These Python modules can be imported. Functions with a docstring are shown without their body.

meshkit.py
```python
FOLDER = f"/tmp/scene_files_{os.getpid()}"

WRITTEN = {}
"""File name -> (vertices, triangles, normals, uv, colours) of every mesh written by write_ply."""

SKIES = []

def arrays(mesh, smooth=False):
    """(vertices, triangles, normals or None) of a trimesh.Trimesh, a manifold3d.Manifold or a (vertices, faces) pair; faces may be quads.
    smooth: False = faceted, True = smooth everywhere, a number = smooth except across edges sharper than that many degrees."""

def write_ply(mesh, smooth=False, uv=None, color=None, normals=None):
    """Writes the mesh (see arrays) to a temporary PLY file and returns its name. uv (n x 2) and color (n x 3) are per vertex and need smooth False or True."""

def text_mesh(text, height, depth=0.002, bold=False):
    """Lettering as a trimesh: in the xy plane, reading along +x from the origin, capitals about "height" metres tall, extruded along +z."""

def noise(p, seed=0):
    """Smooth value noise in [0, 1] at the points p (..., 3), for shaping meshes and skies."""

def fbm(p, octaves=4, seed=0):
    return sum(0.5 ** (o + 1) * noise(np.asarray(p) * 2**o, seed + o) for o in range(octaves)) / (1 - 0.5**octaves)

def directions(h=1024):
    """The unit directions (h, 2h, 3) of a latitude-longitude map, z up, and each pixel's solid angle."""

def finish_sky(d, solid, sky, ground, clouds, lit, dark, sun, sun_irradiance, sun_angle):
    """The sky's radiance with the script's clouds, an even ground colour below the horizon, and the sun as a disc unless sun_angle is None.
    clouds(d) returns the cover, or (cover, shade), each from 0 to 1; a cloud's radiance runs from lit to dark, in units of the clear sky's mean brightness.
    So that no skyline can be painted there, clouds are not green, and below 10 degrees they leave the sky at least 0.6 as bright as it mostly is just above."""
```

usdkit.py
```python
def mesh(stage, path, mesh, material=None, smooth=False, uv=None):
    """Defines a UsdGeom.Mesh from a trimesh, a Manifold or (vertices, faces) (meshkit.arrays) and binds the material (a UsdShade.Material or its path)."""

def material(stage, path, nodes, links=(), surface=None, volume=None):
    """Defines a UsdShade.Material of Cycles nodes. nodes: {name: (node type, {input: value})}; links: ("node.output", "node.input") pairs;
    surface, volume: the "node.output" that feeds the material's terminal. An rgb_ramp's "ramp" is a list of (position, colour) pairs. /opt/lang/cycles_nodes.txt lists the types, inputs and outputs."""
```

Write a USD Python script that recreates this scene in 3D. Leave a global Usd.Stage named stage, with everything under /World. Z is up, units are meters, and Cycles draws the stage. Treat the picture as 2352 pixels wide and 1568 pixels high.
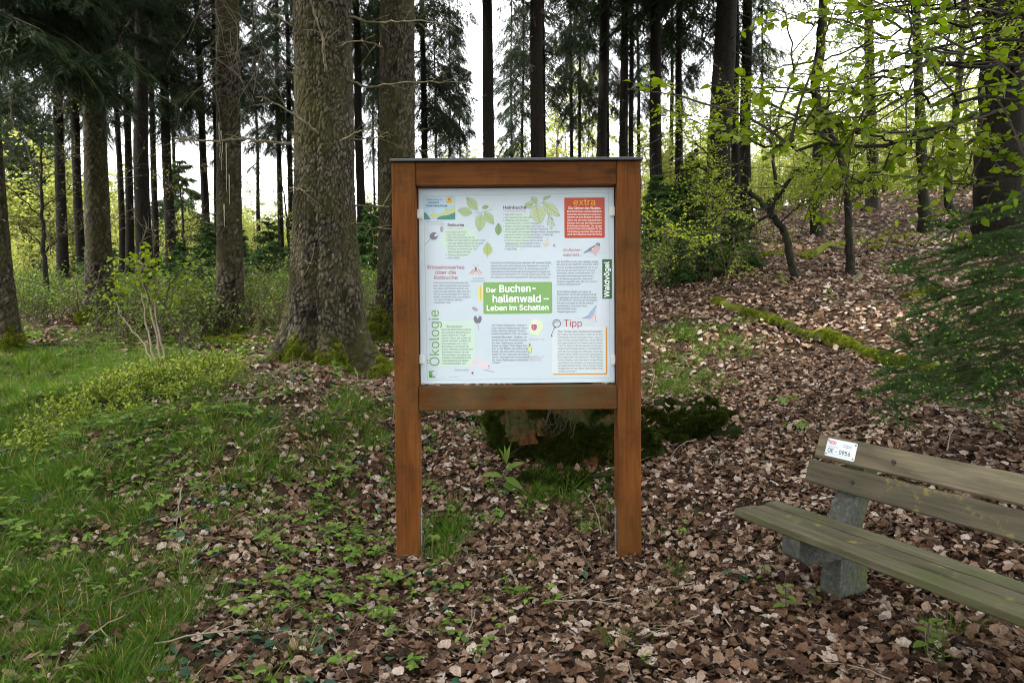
import math, random
import numpy as np, trimesh, usdkit, meshkit
from scipy.interpolate import RBFInterpolator
from scipy.spatial import cKDTree
from shapely.geometry import Polygon, box as sbox
from pxr import Usd, UsdGeom, UsdLux, UsdShade, Gf, Sdf, Vt

stage = Usd.Stage.CreateInMemory()
UsdGeom.SetStageUpAxis(stage, 'Z')
UsdGeom.SetStageMetersPerUnit(stage, 1.0)
UsdGeom.Xform.Define(stage, '/World')
V = np.array

# ------------------------------------------------------------------ camera
F_PX, CX, CY = 1568.0, 1176.0, 784.0
CAM = V([0, 0, 1.60])
PITCH, ROLL = math.radians(2.5), 0.008
Fw = V([0, math.cos(PITCH), -math.sin(PITCH)])
R0, U0 = V([1.0, 0, 0]), V([0, math.sin(PITCH), math.cos(PITCH)])
Rt = math.cos(ROLL) * R0 - math.sin(ROLL) * U0
Up = math.sin(ROLL) * R0 + math.cos(ROLL) * U0
cam = UsdGeom.Camera.Define(stage, '/World/camera')
cam.CreateHorizontalApertureAttr(36.0)
cam.CreateFocalLengthAttr(F_PX / 2352 * 36)
cam.CreateFStopAttr(3.2)
cam.CreateFocusDistanceAttr(4.6)
cam.CreateExposureAttr(1.43)
cam.CreateClippingRangeAttr((0.05, 2000))
cam.AddTransformOp().Set(Gf.Matrix4d(*Rt, 0, *Up, 0, *(-Fw), 0, *CAM, 1))

# ------------------------------------------------------------------ sky and sun
SUN = V([-0.80, -0.15, 0.57]); SUN /= np.linalg.norm(SUN)
el, rot = math.asin(SUN[2]), math.atan2(SUN[0], SUN[1])
sky_mat = usdkit.material(stage, '/World/Looks/cloudy_sky', {
    'tc': ('texture_coordinate', {}),
    'mp': ('mapping', {'scale': (1.0, 1.0, 2.2)}),
    'nz': ('noise_texture', {'scale': 2.2, 'detail': 7.0, 'roughness': 0.55}),
    'rp': ('rgb_ramp', {'ramp': [(0.0, (0.6, 0.6, 0.6)), (0.46, (0.82, 0.82, 0.82)), (0.62, (1, 1, 1)), (1, (1, 1, 1))]}),
    'sk': ('sky_texture', {'sky_type': 'single_scattering', 'sun_disc': False, 'sun_elevation': el, 'sun_rotation': rot, 'aerosol_density': 2.0}),
    'mx': ('mix_color', {'b': (18.0, 18.3, 18.8), 'use_clamp': False}),
    'bg': ('background_shader', {'strength': 0.10})},
    [('tc.generated', 'mp.vector'), ('mp.vector', 'nz.vector'), ('nz.fac', 'rp.fac'), ('rp.color', 'mx.fac'), ('sk.color', 'mx.a'), ('mx.result', 'bg.color')], surface='bg.background')
sky = UsdLux.DomeLight.Define(stage, '/World/sky')
UsdShade.MaterialBindingAPI.Apply(sky.GetPrim()).Bind(sky_mat)
sky.GetPrim().SetCustomDataByKey('kind', 'structure')
sun = UsdLux.DistantLight.Define(stage, '/World/sun')
sun.CreateIntensityAttr(0.95); sun.CreateAngleAttr(2.5); sun.CreateNormalizeAttr(True)
sun.CreateColorAttr(Gf.Vec3f(1.0, 0.95, 0.86))
zx = np.cross([0, 0, 1.0], SUN); zx /= np.linalg.norm(zx); zy = np.cross(SUN, zx)
sun.AddTransformOp().Set(Gf.Matrix4d(*zx, 0, *zy, 0, *SUN, 0, 0, 0, 0, 1))

# ------------------------------------------------------------------ helpers
def ray(px, py):
    d = Rt * ((px - CX) / F_PX) + Up * ((CY - py) / F_PX) + Fw
    return d / d[1]
def at(px, py, y):
    """the point at distance y (along +y) seen at a place of the photograph, measured on a 2352 x 1568 copy"""
    return CAM + ray(px, py) * y
def px_of(p):
    q = np.asarray(p, float) - CAM
    w = q @ Fw
    return CX + F_PX * (q @ Rt) / w, CY - F_PX * (q @ Up) / w, w
def tag(prim, label=None, cat=None, group=None, kind=None):
    prim = prim.GetPrim() if hasattr(prim, 'GetPrim') else prim
    for k, v in (('label', label), ('category', cat), ('group', group), ('kind', kind)):
        if v: prim.SetCustomDataByKey(k, v)
    return prim
_names = {}
def fresh(parent, name):
    n = _names.get((parent, name), 0)
    _names[(parent, name)] = n + 1
    return f'{parent}/{name}' if n == 0 else f'{parent}/{name}_{n:03d}'
def thing(name, label=None, cat=None, loc=(0, 0, 0), rz=0.0, scale=1.0, group=None, kind=None, lean=(0, 0)):
    x = UsdGeom.Xform.Define(stage, fresh('/World', name))
    place(x, loc, rz, scale, lean)
    tag(x, label, cat, group, kind)
    return x
def place(x, loc, rz=0.0, scale=1.0, lean=(0, 0)):
    c, s = math.cos(rz), math.sin(rz)
    sc = (scale,) * 3 if np.ndim(scale) == 0 else scale
    M = V([[c * sc[0], s * sc[0], 0], [-s * sc[1], c * sc[1], 0], [lean[0] * sc[2], lean[1] * sc[2], sc[2]]], float)
    x.ClearXformOpOrder()
    x.AddTransformOp().Set(Gf.Matrix4d(*M[0], 0, *M[1], 0, *M[2], 0, *map(float, loc), 1))
def copy_of(src, name, label, cat, loc, rz=0.0, scale=1.0, group=None, lean=(0, 0)):
    x = thing(name, label, cat, loc, rz, scale, group, None, lean)
    x.GetPrim().GetReferences().AddInternalReference(src.GetPath() if hasattr(src, 'GetPath') else src)
    x.GetPrim().SetInstanceable(True)
    return x
class MB:
    """collects triangles of one mesh, with a tint from 0 to 1 at every vertex"""
    def __init__(s): s.v, s.f, s.t, s.n = [], [], [], 0
    def add(s, v, f, t=0.5):
        v = np.asarray(v, float); f = np.asarray(f, int)
        if f.shape[1] == 4: f = np.vstack([f[:, [0, 1, 2]], f[:, [0, 2, 3]]])
        s.v.append(v); s.f.append(f + s.n); s.t.append(np.broadcast_to(np.asarray(t, float), (len(v),))); s.n += len(v)
        return s
    def mesh(s): return np.vstack(s.v), np.vstack(s.f), np.concatenate(s.t)
    def put(s, parent, name, mat, smooth=False, kind=None, label=None):
        v, f, t = s.mesh()
        return put(parent, name, (v, f), mat, smooth, t, kind, label)
def put(parent, name, mesh, mat, smooth=False, tint=None, kind=None, label=None):
    parent = str(parent.GetPath()) if hasattr(parent, 'GetPath') else parent
    m = usdkit.mesh(stage, fresh(parent, name), mesh, mat, smooth)
    if tint is not None and smooth in (True, False, None):
        UsdGeom.PrimvarsAPI(m).CreatePrimvar('tint', Sdf.ValueTypeNames.FloatArray, 'vertex').Set(Vt.FloatArray.FromNumpy(np.asarray(tint, np.float32)))
    if kind or label: tag(m, label, None, None, kind)
    return m
def unit(a):
    a = np.asarray(a, float)
    return a / np.maximum(np.linalg.norm(a, axis=-1, keepdims=True), 1e-9)
def tube(mb, pts, rad, sides=6, tint=0.5, cap=False):
    p = np.asarray(pts, float); rad = np.broadcast_to(np.asarray(rad, float), (len(p),))
    t = unit(np.gradient(p, axis=0))
    ref = V([0, 0, 1.0]) if abs(t[:, 2]).mean() < 0.75 else V([1.0, 0, 0])
    a = unit(np.cross(t, ref)); b = np.cross(t, a)
    ang = np.arange(sides) * 2 * np.pi / sides
    v = p[:, None] + rad[:, None, None] * (np.cos(ang)[None, :, None] * a[:, None] + np.sin(ang)[None, :, None] * b[:, None])
    i, j = np.meshgrid(np.arange(len(p) - 1), np.arange(sides), indexing='ij')
    q = np.stack([i * sides + j, i * sides + (j + 1) % sides, (i + 1) * sides + (j + 1) % sides, (i + 1) * sides + j], -1).reshape(-1, 4)
    v = v.reshape(-1, 3); f = np.vstack([q[:, [0, 1, 2]], q[:, [0, 2, 3]]])
    if cap:
        n = len(v); v = np.vstack([v, p[:1], p[-1:]])
        k = np.arange(sides); kk = (k + 1) % sides; e = (len(p) - 1) * sides
        f = np.vstack([f, np.stack([kk, k, np.full(sides, n)], 1), np.stack([e + k, e + kk, np.full(sides, n + 1)], 1)])
    mb.add(v, f, tint)
def frames(D, N):
    D = unit(D); S = unit(np.cross(D, N)); N = np.cross(S, D)
    return D, S, N
def leaves(mb, P, D, N, L, W, fold=0.15, droop=0.1, tint=0.5):
    """pointed oval leaves of six corners, folded along the midrib"""
    P = np.asarray(P, float); n = len(P)
    if n == 0: return
    D, S, N = frames(D, N)
    L = np.broadcast_to(np.asarray(L, float), (n,))[:, None]; W = np.broadcast_to(np.asarray(W, float), (n,))[:, None]
    def pt(a, b, c): return P + D * L * a + S * W * b + N * L * c
    vs = np.stack([P, pt(.33, .5, fold * .5), pt(.72, .36, fold * .4 - droop * .5), pt(1, 0, -droop), pt(.72, -.36, fold * .4 - droop * .5), pt(.33, -.5, fold * .5), pt(.5, 0, -droop * .25)], 1)
    k = np.arange(n)[:, None] * 7
    f = np.concatenate([k + V([[a, b, 6]]) for a, b in ((0, 1), (1, 2), (2, 3), (3, 4), (4, 5), (5, 0))])
    mb.add(vs.reshape(-1, 3), f, np.repeat(np.broadcast_to(np.asarray(tint, float), (n,)), 7))
def blades(mb, P, D, N, L, W, tint=0.5):
    """thin diamonds of two triangles (needle sprays, small leaves)"""
    P = np.asarray(P, float); n = len(P)
    if n == 0: return
    D, S, N = frames(D, N)
    L = np.broadcast_to(np.asarray(L, float), (n,))[:, None]; W = np.broadcast_to(np.asarray(W, float), (n,))[:, None]
    vs = np.stack([P, P + D * L * .45 + S * W * .5, P + D * L, P + D * L * .45 - S * W * .5 + N * W * .12], 1)
    k = np.arange(n)[:, None] * 4
    f = np.concatenate([k + V([[0, 1, 2]]), k + V([[0, 2, 3]])])
    mb.add(vs.reshape(-1, 3), f, np.repeat(np.broadcast_to(np.asarray(tint, float), (n,)), 4))
def wobble(p0, p1, n, amp, rng, power=1.0):
    t = np.linspace(0, 1, n)[:, None]
    p = V(p0) * (1 - t) + V(p1) * t
    d = rng.normal(0, amp, (n, 3)); d[0] = 0
    d = np.cumsum(d, 0); d -= t * d[-1]
    return p + d
def arc(p0, d0, length, n, rng, bend=(0, 0, 0), amp=0.0):
    """a polyline from p0 that starts towards d0 and bends by 'bend' per metre"""
    p, d, out = V(p0, ), unit(d0), [V(p0, float)]
    st = length / (n - 1)
    for i in range(n - 1):
        p = p + d * st; out.append(p.copy())
        d = unit(d + V(bend) * st + rng.normal(0, amp, 3))
    return V(out)
def rbox(x, y, z, r=0.006):
    """a box with chamfered edges"""
    m = trimesh.creation.box((x, y, z)); pts = []
    for s in np.ndindex(2, 2, 2):
        sg = V(s) * 2 - 1
        h = V([x, y, z]) / 2
        for k in range(3):
            q = h - r; q = q.copy(); q[k] = h[k]
            pts.append(sg * q)
    return trimesh.convex.convex_hull(V(pts))
def instancer(parent, name, protos, idx, pos, quat, scale, kind='stuff', label=None, cat=None):
    """protos: paths of meshes in the library; quat (n,4) as w, x, y, z"""
    parent = str(parent.GetPath()) if hasattr(parent, 'GetPath') else parent
    pi = UsdGeom.PointInstancer.Define(stage, fresh(parent, name))
    pi.CreatePrototypesRel().SetTargets([Sdf.Path(p) for p in protos])
    pi.CreateProtoIndicesAttr(Vt.IntArray.FromNumpy(np.asarray(idx, np.int32)))
    pi.CreatePositionsAttr(Vt.Vec3fArray.FromNumpy(np.asarray(pos, np.float32)))
    q = np.asarray(quat, float)
    pi.CreateOrientationsAttr(Vt.QuathArray([Gf.Quath(float(a), float(b), float(c), float(d)) for a, b, c, d in q]))
    sc = np.asarray(scale, np.float32)
    if sc.ndim == 1: sc = np.repeat(sc[:, None], 3, 1)
    pi.CreateScalesAttr(Vt.Vec3fArray.FromNumpy(sc))
    tag(pi, label, cat, None, kind)
    return pi
def quat_from(z, spin):
    """turns the +z axis to the unit vectors z after a spin about it"""
    z = unit(z); n = len(z)
    w = 1 + z[:, 2]
    q = np.stack([w, -z[:, 1], z[:, 0], np.zeros(n)], 1); q = q / np.maximum(np.linalg.norm(q, axis=1, keepdims=True), 1e-6)
    c, s = np.cos(np.asarray(spin) / 2), np.sin(np.asarray(spin) / 2)
    a, b, cc, d = q.T
    return np.stack([a * c - d * s, b * c + cc * s, cc * c - b * s, a * s + d * c], 1)
def fbm2(x, y, sc, seed=0, oc=4):
    return meshkit.fbm(np.stack([np.asarray(x) * sc, np.asarray(y) * sc, np.zeros_like(np.asarray(x, float))], -1), oc, seed)
lib = stage.CreateClassPrim('/World/library')
LIB = '/World/library'

# ------------------------------------------------------------------ materials
def M(name, nodes, links, surface='p.BSDF'):
    return usdkit.material(stage, '/World/Looks/' + name, nodes, links, surface=surface)
def plain(name, col, rough=0.6, metal=0.0, spec=0.175):
    return M(name, {'p': ('principled_bsdf', {'base_color': col, 'roughness': rough, 'metallic': metal, 'specular_ior_level': spec})}, [])
def leafy(name, ramp, rough=0.5, trans=0.45, src='tint', spec=0.122, scale=9.0):
    """thin leaves: colour by the leaf's own tint or by the copy, some light passing through"""
    nodes = {'r': ('rgb_ramp', {'ramp': ramp}), 'p': ('principled_bsdf', {'roughness': rough, 'specular_ior_level': spec}), 't': ('translucent_bsdf', {}),
             'h': ('hsv', {'saturation': 1.1, 'value': 1.25}), 'm': ('mix_closure', {'fac': trans}),
             'tc': ('texture_coordinate', {}), 'n': ('noise_texture', {'scale': scale, 'detail': 3.0}), 'ad': ('math', {'math_type': 'multiply_add', 'value2': 0.35, 'value3': -0.175}), 'sm': ('math', {'math_type': 'add', 'use_clamp': True})}
    if src == 'tint': nodes['a'] = ('attribute', {'attribute': 'tint'}); o = 'a.fac'
    else: nodes['a'] = ('object_info', {}); o = 'a.random'
    return M(name, nodes, [('tc.object', 'n.vector'), ('n.fac', 'ad.value1'), (o, 'sm.value1'), ('ad.value', 'sm.value2'), ('sm.value', 'r.fac'), ('r.color', 'p.base_color'), ('r.color', 'h.color'), ('h.color', 't.color'), ('p.BSDF', 'm.closure1'), ('t.BSDF', 'm.closure2')], surface='m.closure')
def crumpled(name, ramp):
    """dry leaves: colour by the copy, mottled, veined and creased"""
    return M(name, {'a': ('object_info', {}), 'tc': ('texture_coordinate', {}), 'n': ('noise_texture', {'scale': 7.0, 'detail': 6.0, 'roughness': 0.7}), 'w': ('wave_texture', {'wave_type': 'bands', 'bands_direction': 'diagonal', 'scale': 5.0, 'distortion': 3.0, 'detail': 2.0}),
        'lo': ('vector_math', {'math_type': 'add'}), 'ad': ('math', {'math_type': 'multiply_add', 'value2': 0.7, 'value3': -0.35}), 'sm': ('math', {'math_type': 'add', 'use_clamp': True}), 'r': ('rgb_ramp', {'ramp': ramp}),
        'hm': ('math', {'math_type': 'multiply_add', 'value2': 0.25}), 'b': ('bump', {'strength': 0.9, 'distance': 0.10, 'use_object_space': True}), 'h': ('hsv', {'value': 1.2}),
        'p': ('principled_bsdf', {'roughness': 0.45, 'specular_ior_level': 0.135}), 't': ('translucent_bsdf', {}), 'm': ('mix_closure', {'fac': 0.12})},
        [('tc.object', 'lo.vector1'), ('a.location', 'lo.vector2'), ('lo.vector', 'n.vector'), ('tc.object', 'w.vector'), ('n.fac', 'ad.value1'), ('a.random', 'sm.value1'), ('ad.value', 'sm.value2'), ('sm.value', 'r.fac'), ('r.color', 'p.base_color'), ('r.color', 'h.color'), ('h.color', 't.color'),
         ('w.fac', 'hm.value1'), ('n.fac', 'hm.value3'), ('hm.value', 'b.height'), ('b.normal', 'p.normal'), ('p.BSDF', 'm.closure1'), ('t.BSDF', 'm.closure2')], surface='m.closure')
def bark(name, dark, mid, light, green, gamt=0.4, scale=14.0, bump=0.6, zs=0.35, rough=0.9):
    """bark: scales stretched along the trunk, cracks darker, patches of green algae"""
    return M(name, {
        'g': ('texture_coordinate', {}), 'mp': ('mapping', {'scale': (1, 1, zs)}),
        'vo': ('voronoi_texture', {'feature': 'distance_to_edge', 'scale': scale, 'randomness': 1.0}),
        'n0': ('noise_texture', {'scale': scale * 2.5, 'detail': 5.0, 'roughness': 0.65}),
        'n1': ('noise_texture', {'scale': 2.2, 'detail': 5.0, 'roughness': 0.6}),
        'n2': ('noise_texture', {'scale': 1.3, 'detail': 4.0}),
        'dv': ('vector_math', {'math_type': 'scale', 'scale': 0.07}), 'av': ('vector_math', {'math_type': 'add'}),
        'r0': ('rgb_ramp', {'ramp': [(0.25, dark), (0.5, mid), (0.8, light)]}),
        'rv': ('rgb_ramp', {'ramp': [(0.0, (0.3, 0.3, 0.3)), (0.12, (1, 1, 1))]}),
        'm1': ('mix_color', {'blend_type': 'multiply', 'fac': 0.8}),
        'rg': ('rgb_ramp', {'ramp': [(0.45, (0, 0, 0)), (0.68, (gamt, gamt, gamt))]}),
        'm2': ('mix_color', {'b': green}),
        'ma': ('math', {'math_type': 'multiply_add', 'value2': 0.6}),
        'bp': ('bump', {'strength': bump, 'distance': 0.012}),
        'p': ('principled_bsdf', {'roughness': rough, 'specular_ior_level': 0.075})},
        [('g.object', 'n2.vector'), ('n0.color', 'dv.vector1'), ('g.object', 'av.vector1'), ('dv.vector', 'av.vector2'), ('av.vector', 'mp.vector'), ('mp.vector', 'vo.vector'), ('g.object', 'n0.vector'), ('g.object', 'n1.vector'),
         ('n0.fac', 'r0.fac'), ('vo.distance', 'rv.fac'), ('r0.color', 'm1.a'), ('rv.color', 'm1.b'), ('n1.fac', 'rg.fac'), ('rg.color', 'm2.fac'), ('m1.result', 'm2.a'), ('m2.result', 'p.base_color'),
         ('rv.color', 'ma.value1'), ('n0.fac', 'ma.value3'), ('ma.value', 'bp.height'), ('bp.normal', 'p.normal')])
def wood(name, ramp, axis='x', scale=1.0, rough=0.6, bump=0.25, stain=None, spec=0.140, knots=True):
    """sawn timber: grain stretched along the axis, optional patches of growth"""
    st = {'x': (2.0, 38, 38), 'z': (38, 38, 2.0)}[axis]
    sv = {'x': (2.2, 9, 9), 'z': (9, 9, 2.2)}[axis]
    nodes = {'g': ('texture_coordinate', {}), 'mp': ('mapping', {'scale': tuple(scale * s for s in st)}), 'mq': ('mapping', {'scale': tuple(scale * s for s in sv)}),
             'n0': ('noise_texture', {'scale': 1.6, 'detail': 6.0, 'roughness': 0.6, 'distortion': 0.5}), 'n1': ('noise_texture', {'scale': 1.1, 'detail': 4.0}),
             'kv': ('voronoi_texture', {'feature': 'f1', 'scale': 0.62}), 'kr': ('rgb_ramp', {'ramp': [(0.0, (0.25, 0.2, 0.16)), (0.09, (0.45, 0.4, 0.36)), (0.15, (1, 1, 1))]}), 'km': ('mix_color', {'blend_type': 'multiply', 'fac': 0.85 if knots else 0.0}),
             'mm': ('math', {'math_type': 'multiply_add', 'value2': 0.55}), 'ms': ('math', {'math_type': 'multiply', 'value2': 0.45}),
             'r': ('rgb_ramp', {'ramp': ramp}), 'bp': ('bump', {'strength': bump, 'distance': 0.003}), 'p': ('principled_bsdf', {'roughness': rough, 'specular_ior_level': spec})}
    links = [('g.object', 'mp.vector'), ('g.object', 'mq.vector'), ('mp.vector', 'n0.vector'), ('mq.vector', 'n1.vector'), ('mq.vector', 'kv.vector'), ('kv.distance', 'kr.fac'), ('n0.fac', 'mm.value1'), ('n1.fac', 'ms.value1'), ('ms.value', 'mm.value3'), ('mm.value', 'r.fac'),
             ('r.color', 'km.a'), ('kr.color', 'km.b'), ('n0.fac', 'bp.height'), ('bp.normal', 'p.normal')]
    last = 'km.result'
    for i, (col, sc, lo, hi, amt) in enumerate(stain or []):
        nodes.update({f's{i}': ('noise_texture', {'scale': sc, 'detail': 8.0, 'roughness': 0.68}), f'sr{i}': ('rgb_ramp', {'ramp': [(lo, (0, 0, 0)), (hi, (amt,) * 3)]}), f'sm{i}': ('mix_color', {'b': col})})
        if i % 2: nodes[f'so{i}'] = ('mapping', {'location': (3.7 * i, 1.3, 2.1)}); links += [('g.object', f'so{i}.vector'), (f'so{i}.vector', f's{i}.vector')]
        else: links += [('g.object', f's{i}.vector')]
        links += [(f's{i}.fac', f'sr{i}.fac'), (f'sr{i}.color', f'sm{i}.fac'), (last, f'sm{i}.a')]
        last = f'sm{i}.result'
    return M(name, nodes, links + [(last, 'p.base_color')])
def mossy(name, dark, light, scale=40.0):
    return M(name, {'g': ('texture_coordinate', {}), 'n': ('noise_texture', {'scale': scale, 'detail': 6.0, 'roughness': 0.7}), 'n2': ('noise_texture', {'scale': scale * .12, 'detail': 3.0}), 'ma': ('math', {'math_type': 'multiply_add', 'value2': 0.5}), 'mb': ('math', {'math_type': 'multiply', 'value2': 0.5}), 'r': ('rgb_ramp', {'ramp': [(0.3, dark), (0.7, light)]}), 'b': ('bump', {'strength': 0.9, 'distance': 0.02}),
                     'p': ('principled_bsdf', {'roughness': 0.95, 'specular_ior_level': 0.030, 'sheen_weight': 0.0})},
             [('g.object', 'n.vector'), ('g.object', 'n2.vector'), ('n.fac', 'ma.value1'), ('n2.fac', 'mb.value1'), ('mb.value', 'ma.value3'), ('ma.value', 'r.fac'), ('r.color', 'p.base_color'), ('n.fac', 'b.height'), ('b.normal', 'p.normal')])
m_litter = crumpled('fallen_leaf', [(0.0, (0.016, 0.008, 0.005)), (0.2, (0.050, 0.025, 0.014)), (0.42, (0.112, 0.060, 0.033)), (0.64, (0.195, 0.118, 0.072)), (0.84, (0.30, 0.208, 0.146)), (1.0, (0.47, 0.395, 0.33))])
m_grass = leafy('grass_blade', [(0.0, (0.0353, 0.0731, 0.0095)), (0.5, (0.0647, 0.1268, 0.0158)), (0.88, (0.1177, 0.1852, 0.0277)), (0.95, (0.3061, 0.2145, 0.0869)), (1, (0.3885, 0.2730, 0.1263))], trans=0.35, spec=0.140)
m_needle = leafy('spruce_needles', [(0.0, (0.0096, 0.0160, 0.0072)), (0.5, (0.0192, 0.0336, 0.0128)), (1.0, (0.0480, 0.0680, 0.0224))], rough=0.6, trans=0.12, spec=0.087)
m_needle_young = leafy('young_spruce_needles', [(0.0, (0.0187, 0.0432, 0.0114)), (0.6, (0.0434, 0.0882, 0.0210)), (1.0, (0.0880, 0.1440, 0.0340))], rough=0.5, trans=0.2)
m_bud = leafy('fresh_bud', [(0.0, (0.20, 0.32, 0.05)), (1.0, (0.34, 0.44, 0.09))], trans=0.3)
m_beech = leafy('fresh_beech_leaf', [(0.0, (0.13, 0.19, 0.022)), (0.5, (0.22, 0.28, 0.036)), (1.0, (0.33, 0.37, 0.065))], trans=0.5, spec=0.105)
m_hazel = leafy('hazel_leaf', [(0.0, (0.0610, 0.1041, 0.0086)), (0.5, (0.1112, 0.1615, 0.0144)), (1.0, (0.1722, 0.2153, 0.0272))], trans=0.5, spec=0.122, scale=25.0)
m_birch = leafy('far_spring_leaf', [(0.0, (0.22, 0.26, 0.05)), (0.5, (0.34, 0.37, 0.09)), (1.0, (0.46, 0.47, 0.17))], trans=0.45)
m_herb = leafy('herb_leaf', [(0.0, (0.0524, 0.0975, 0.0158)), (0.5, (0.0983, 0.1658, 0.0246)), (1.0, (0.1704, 0.2340, 0.0395))], trans=0.35, spec=0.140)
m_bramble_old = leafy('old_bramble_leaf', [(0.0, (0.012, 0.035, 0.018)), (1.0, (0.03, 0.07, 0.032))], trans=0.15, spec=0.210, rough=0.35)
m_bilberry = leafy('bilberry_leaf', [(0.0, (0.0850, 0.1360, 0.0170)), (0.5, (0.1700, 0.2295, 0.0272)), (1.0, (0.2720, 0.3145, 0.0510))], trans=0.4)
m_redleaf = leafy('dry_beech_leaf', [(0.0, (0.28, 0.12, 0.05)), (1.0, (0.42, 0.22, 0.12))], trans=0.4)
m_twig = M('twig_bark', {'a': ('attribute', {'attribute': 'tint'}), 'r': ('rgb_ramp', {'ramp': [(0, (0.030, 0.024, 0.018)), (0.5, (0.07, 0.055, 0.038)), (1, (0.22, 0.18, 0.13))]}), 'p': ('principled_bsdf', {'roughness': 0.85, 'specular_ior_level': 0.060})}, [('a.fac', 'r.fac'), ('r.color', 'p.base_color')])
m_spruce = bark('spruce_bark', (0.0038, 0.0031, 0.0023), (0.0123, 0.0100, 0.0073), (0.0269, 0.0231, 0.0177), (0.0108, 0.0115, 0.0042), 0.5, 16.0, 0.8)
m_beechbark = bark('mossy_bark', (0.0099, 0.0089, 0.0066), (0.0198, 0.0175, 0.0132), (0.0330, 0.0297, 0.0231), (0.0198, 0.0264, 0.0066), 0.7, 9.0, 0.5, 0.3)
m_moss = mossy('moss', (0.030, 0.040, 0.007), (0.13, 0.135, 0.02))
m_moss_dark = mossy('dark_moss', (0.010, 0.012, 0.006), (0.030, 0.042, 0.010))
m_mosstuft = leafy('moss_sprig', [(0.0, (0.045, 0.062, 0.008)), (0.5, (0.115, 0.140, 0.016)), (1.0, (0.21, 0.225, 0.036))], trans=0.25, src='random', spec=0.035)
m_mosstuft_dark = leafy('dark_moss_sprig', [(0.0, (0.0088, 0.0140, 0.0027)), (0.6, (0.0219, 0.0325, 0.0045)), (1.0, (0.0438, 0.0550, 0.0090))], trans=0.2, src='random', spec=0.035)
# ------------------------------------------------------------------ the lie of the land
_seen = [(738, 862, 8.2), (600, 845, 8.4), (880, 835, 8.8), (530, 765, 11), (230, 738, 11), (15, 800, 9), (130, 655, 17), (170, 640, 18),
         (430, 862, 6.9), (330, 905, 6.3), (520, 850, 7.4), (100, 850, 8.3), (10, 905, 7.4), (60, 1040, 5.5), (150, 1010, 5.7), (0, 1250, 4.1), (300, 1190, 4.5), (230, 990, 5.45),
         (550, 1000, 5.35), (600, 1200, 4.55), (800, 1000, 5.6), (850, 1120, 5.2), (760, 1300, 4.25), (380, 1400, 3.6),
         (1100, 960, 6.4), (1300, 1085, 5.25), (1200, 1200, 4.72), (1600, 1065, 5.35), (1560, 890, 6.9), (1480, 1160, 4.9),
         (1800, 950, 6.1), (1740, 1010, 5.65), (1650, 700, 9.8), (2100, 850, 6.9), (1955, 630, 11.5), (1830, 640, 11.2), (2300, 590, 12.8),
         (1880, 545, 17.5), (2010, 477, 22.5), (2130, 540, 18.5), (2190, 497, 20.5), (1520, 528, 18), (1500, 670, 11.5), (2200, 452, 25),
         (2352, 930, 5.6), (1800, 1250, 4.1), (1905, 1383, 3.46), (2340, 1300, 3.55), (2200, 1500, 2.95), (300, 640, 22), (900, 660, 18), (1240, 620, 18)]
_pts = [at(*p) for p in _seen]
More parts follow.
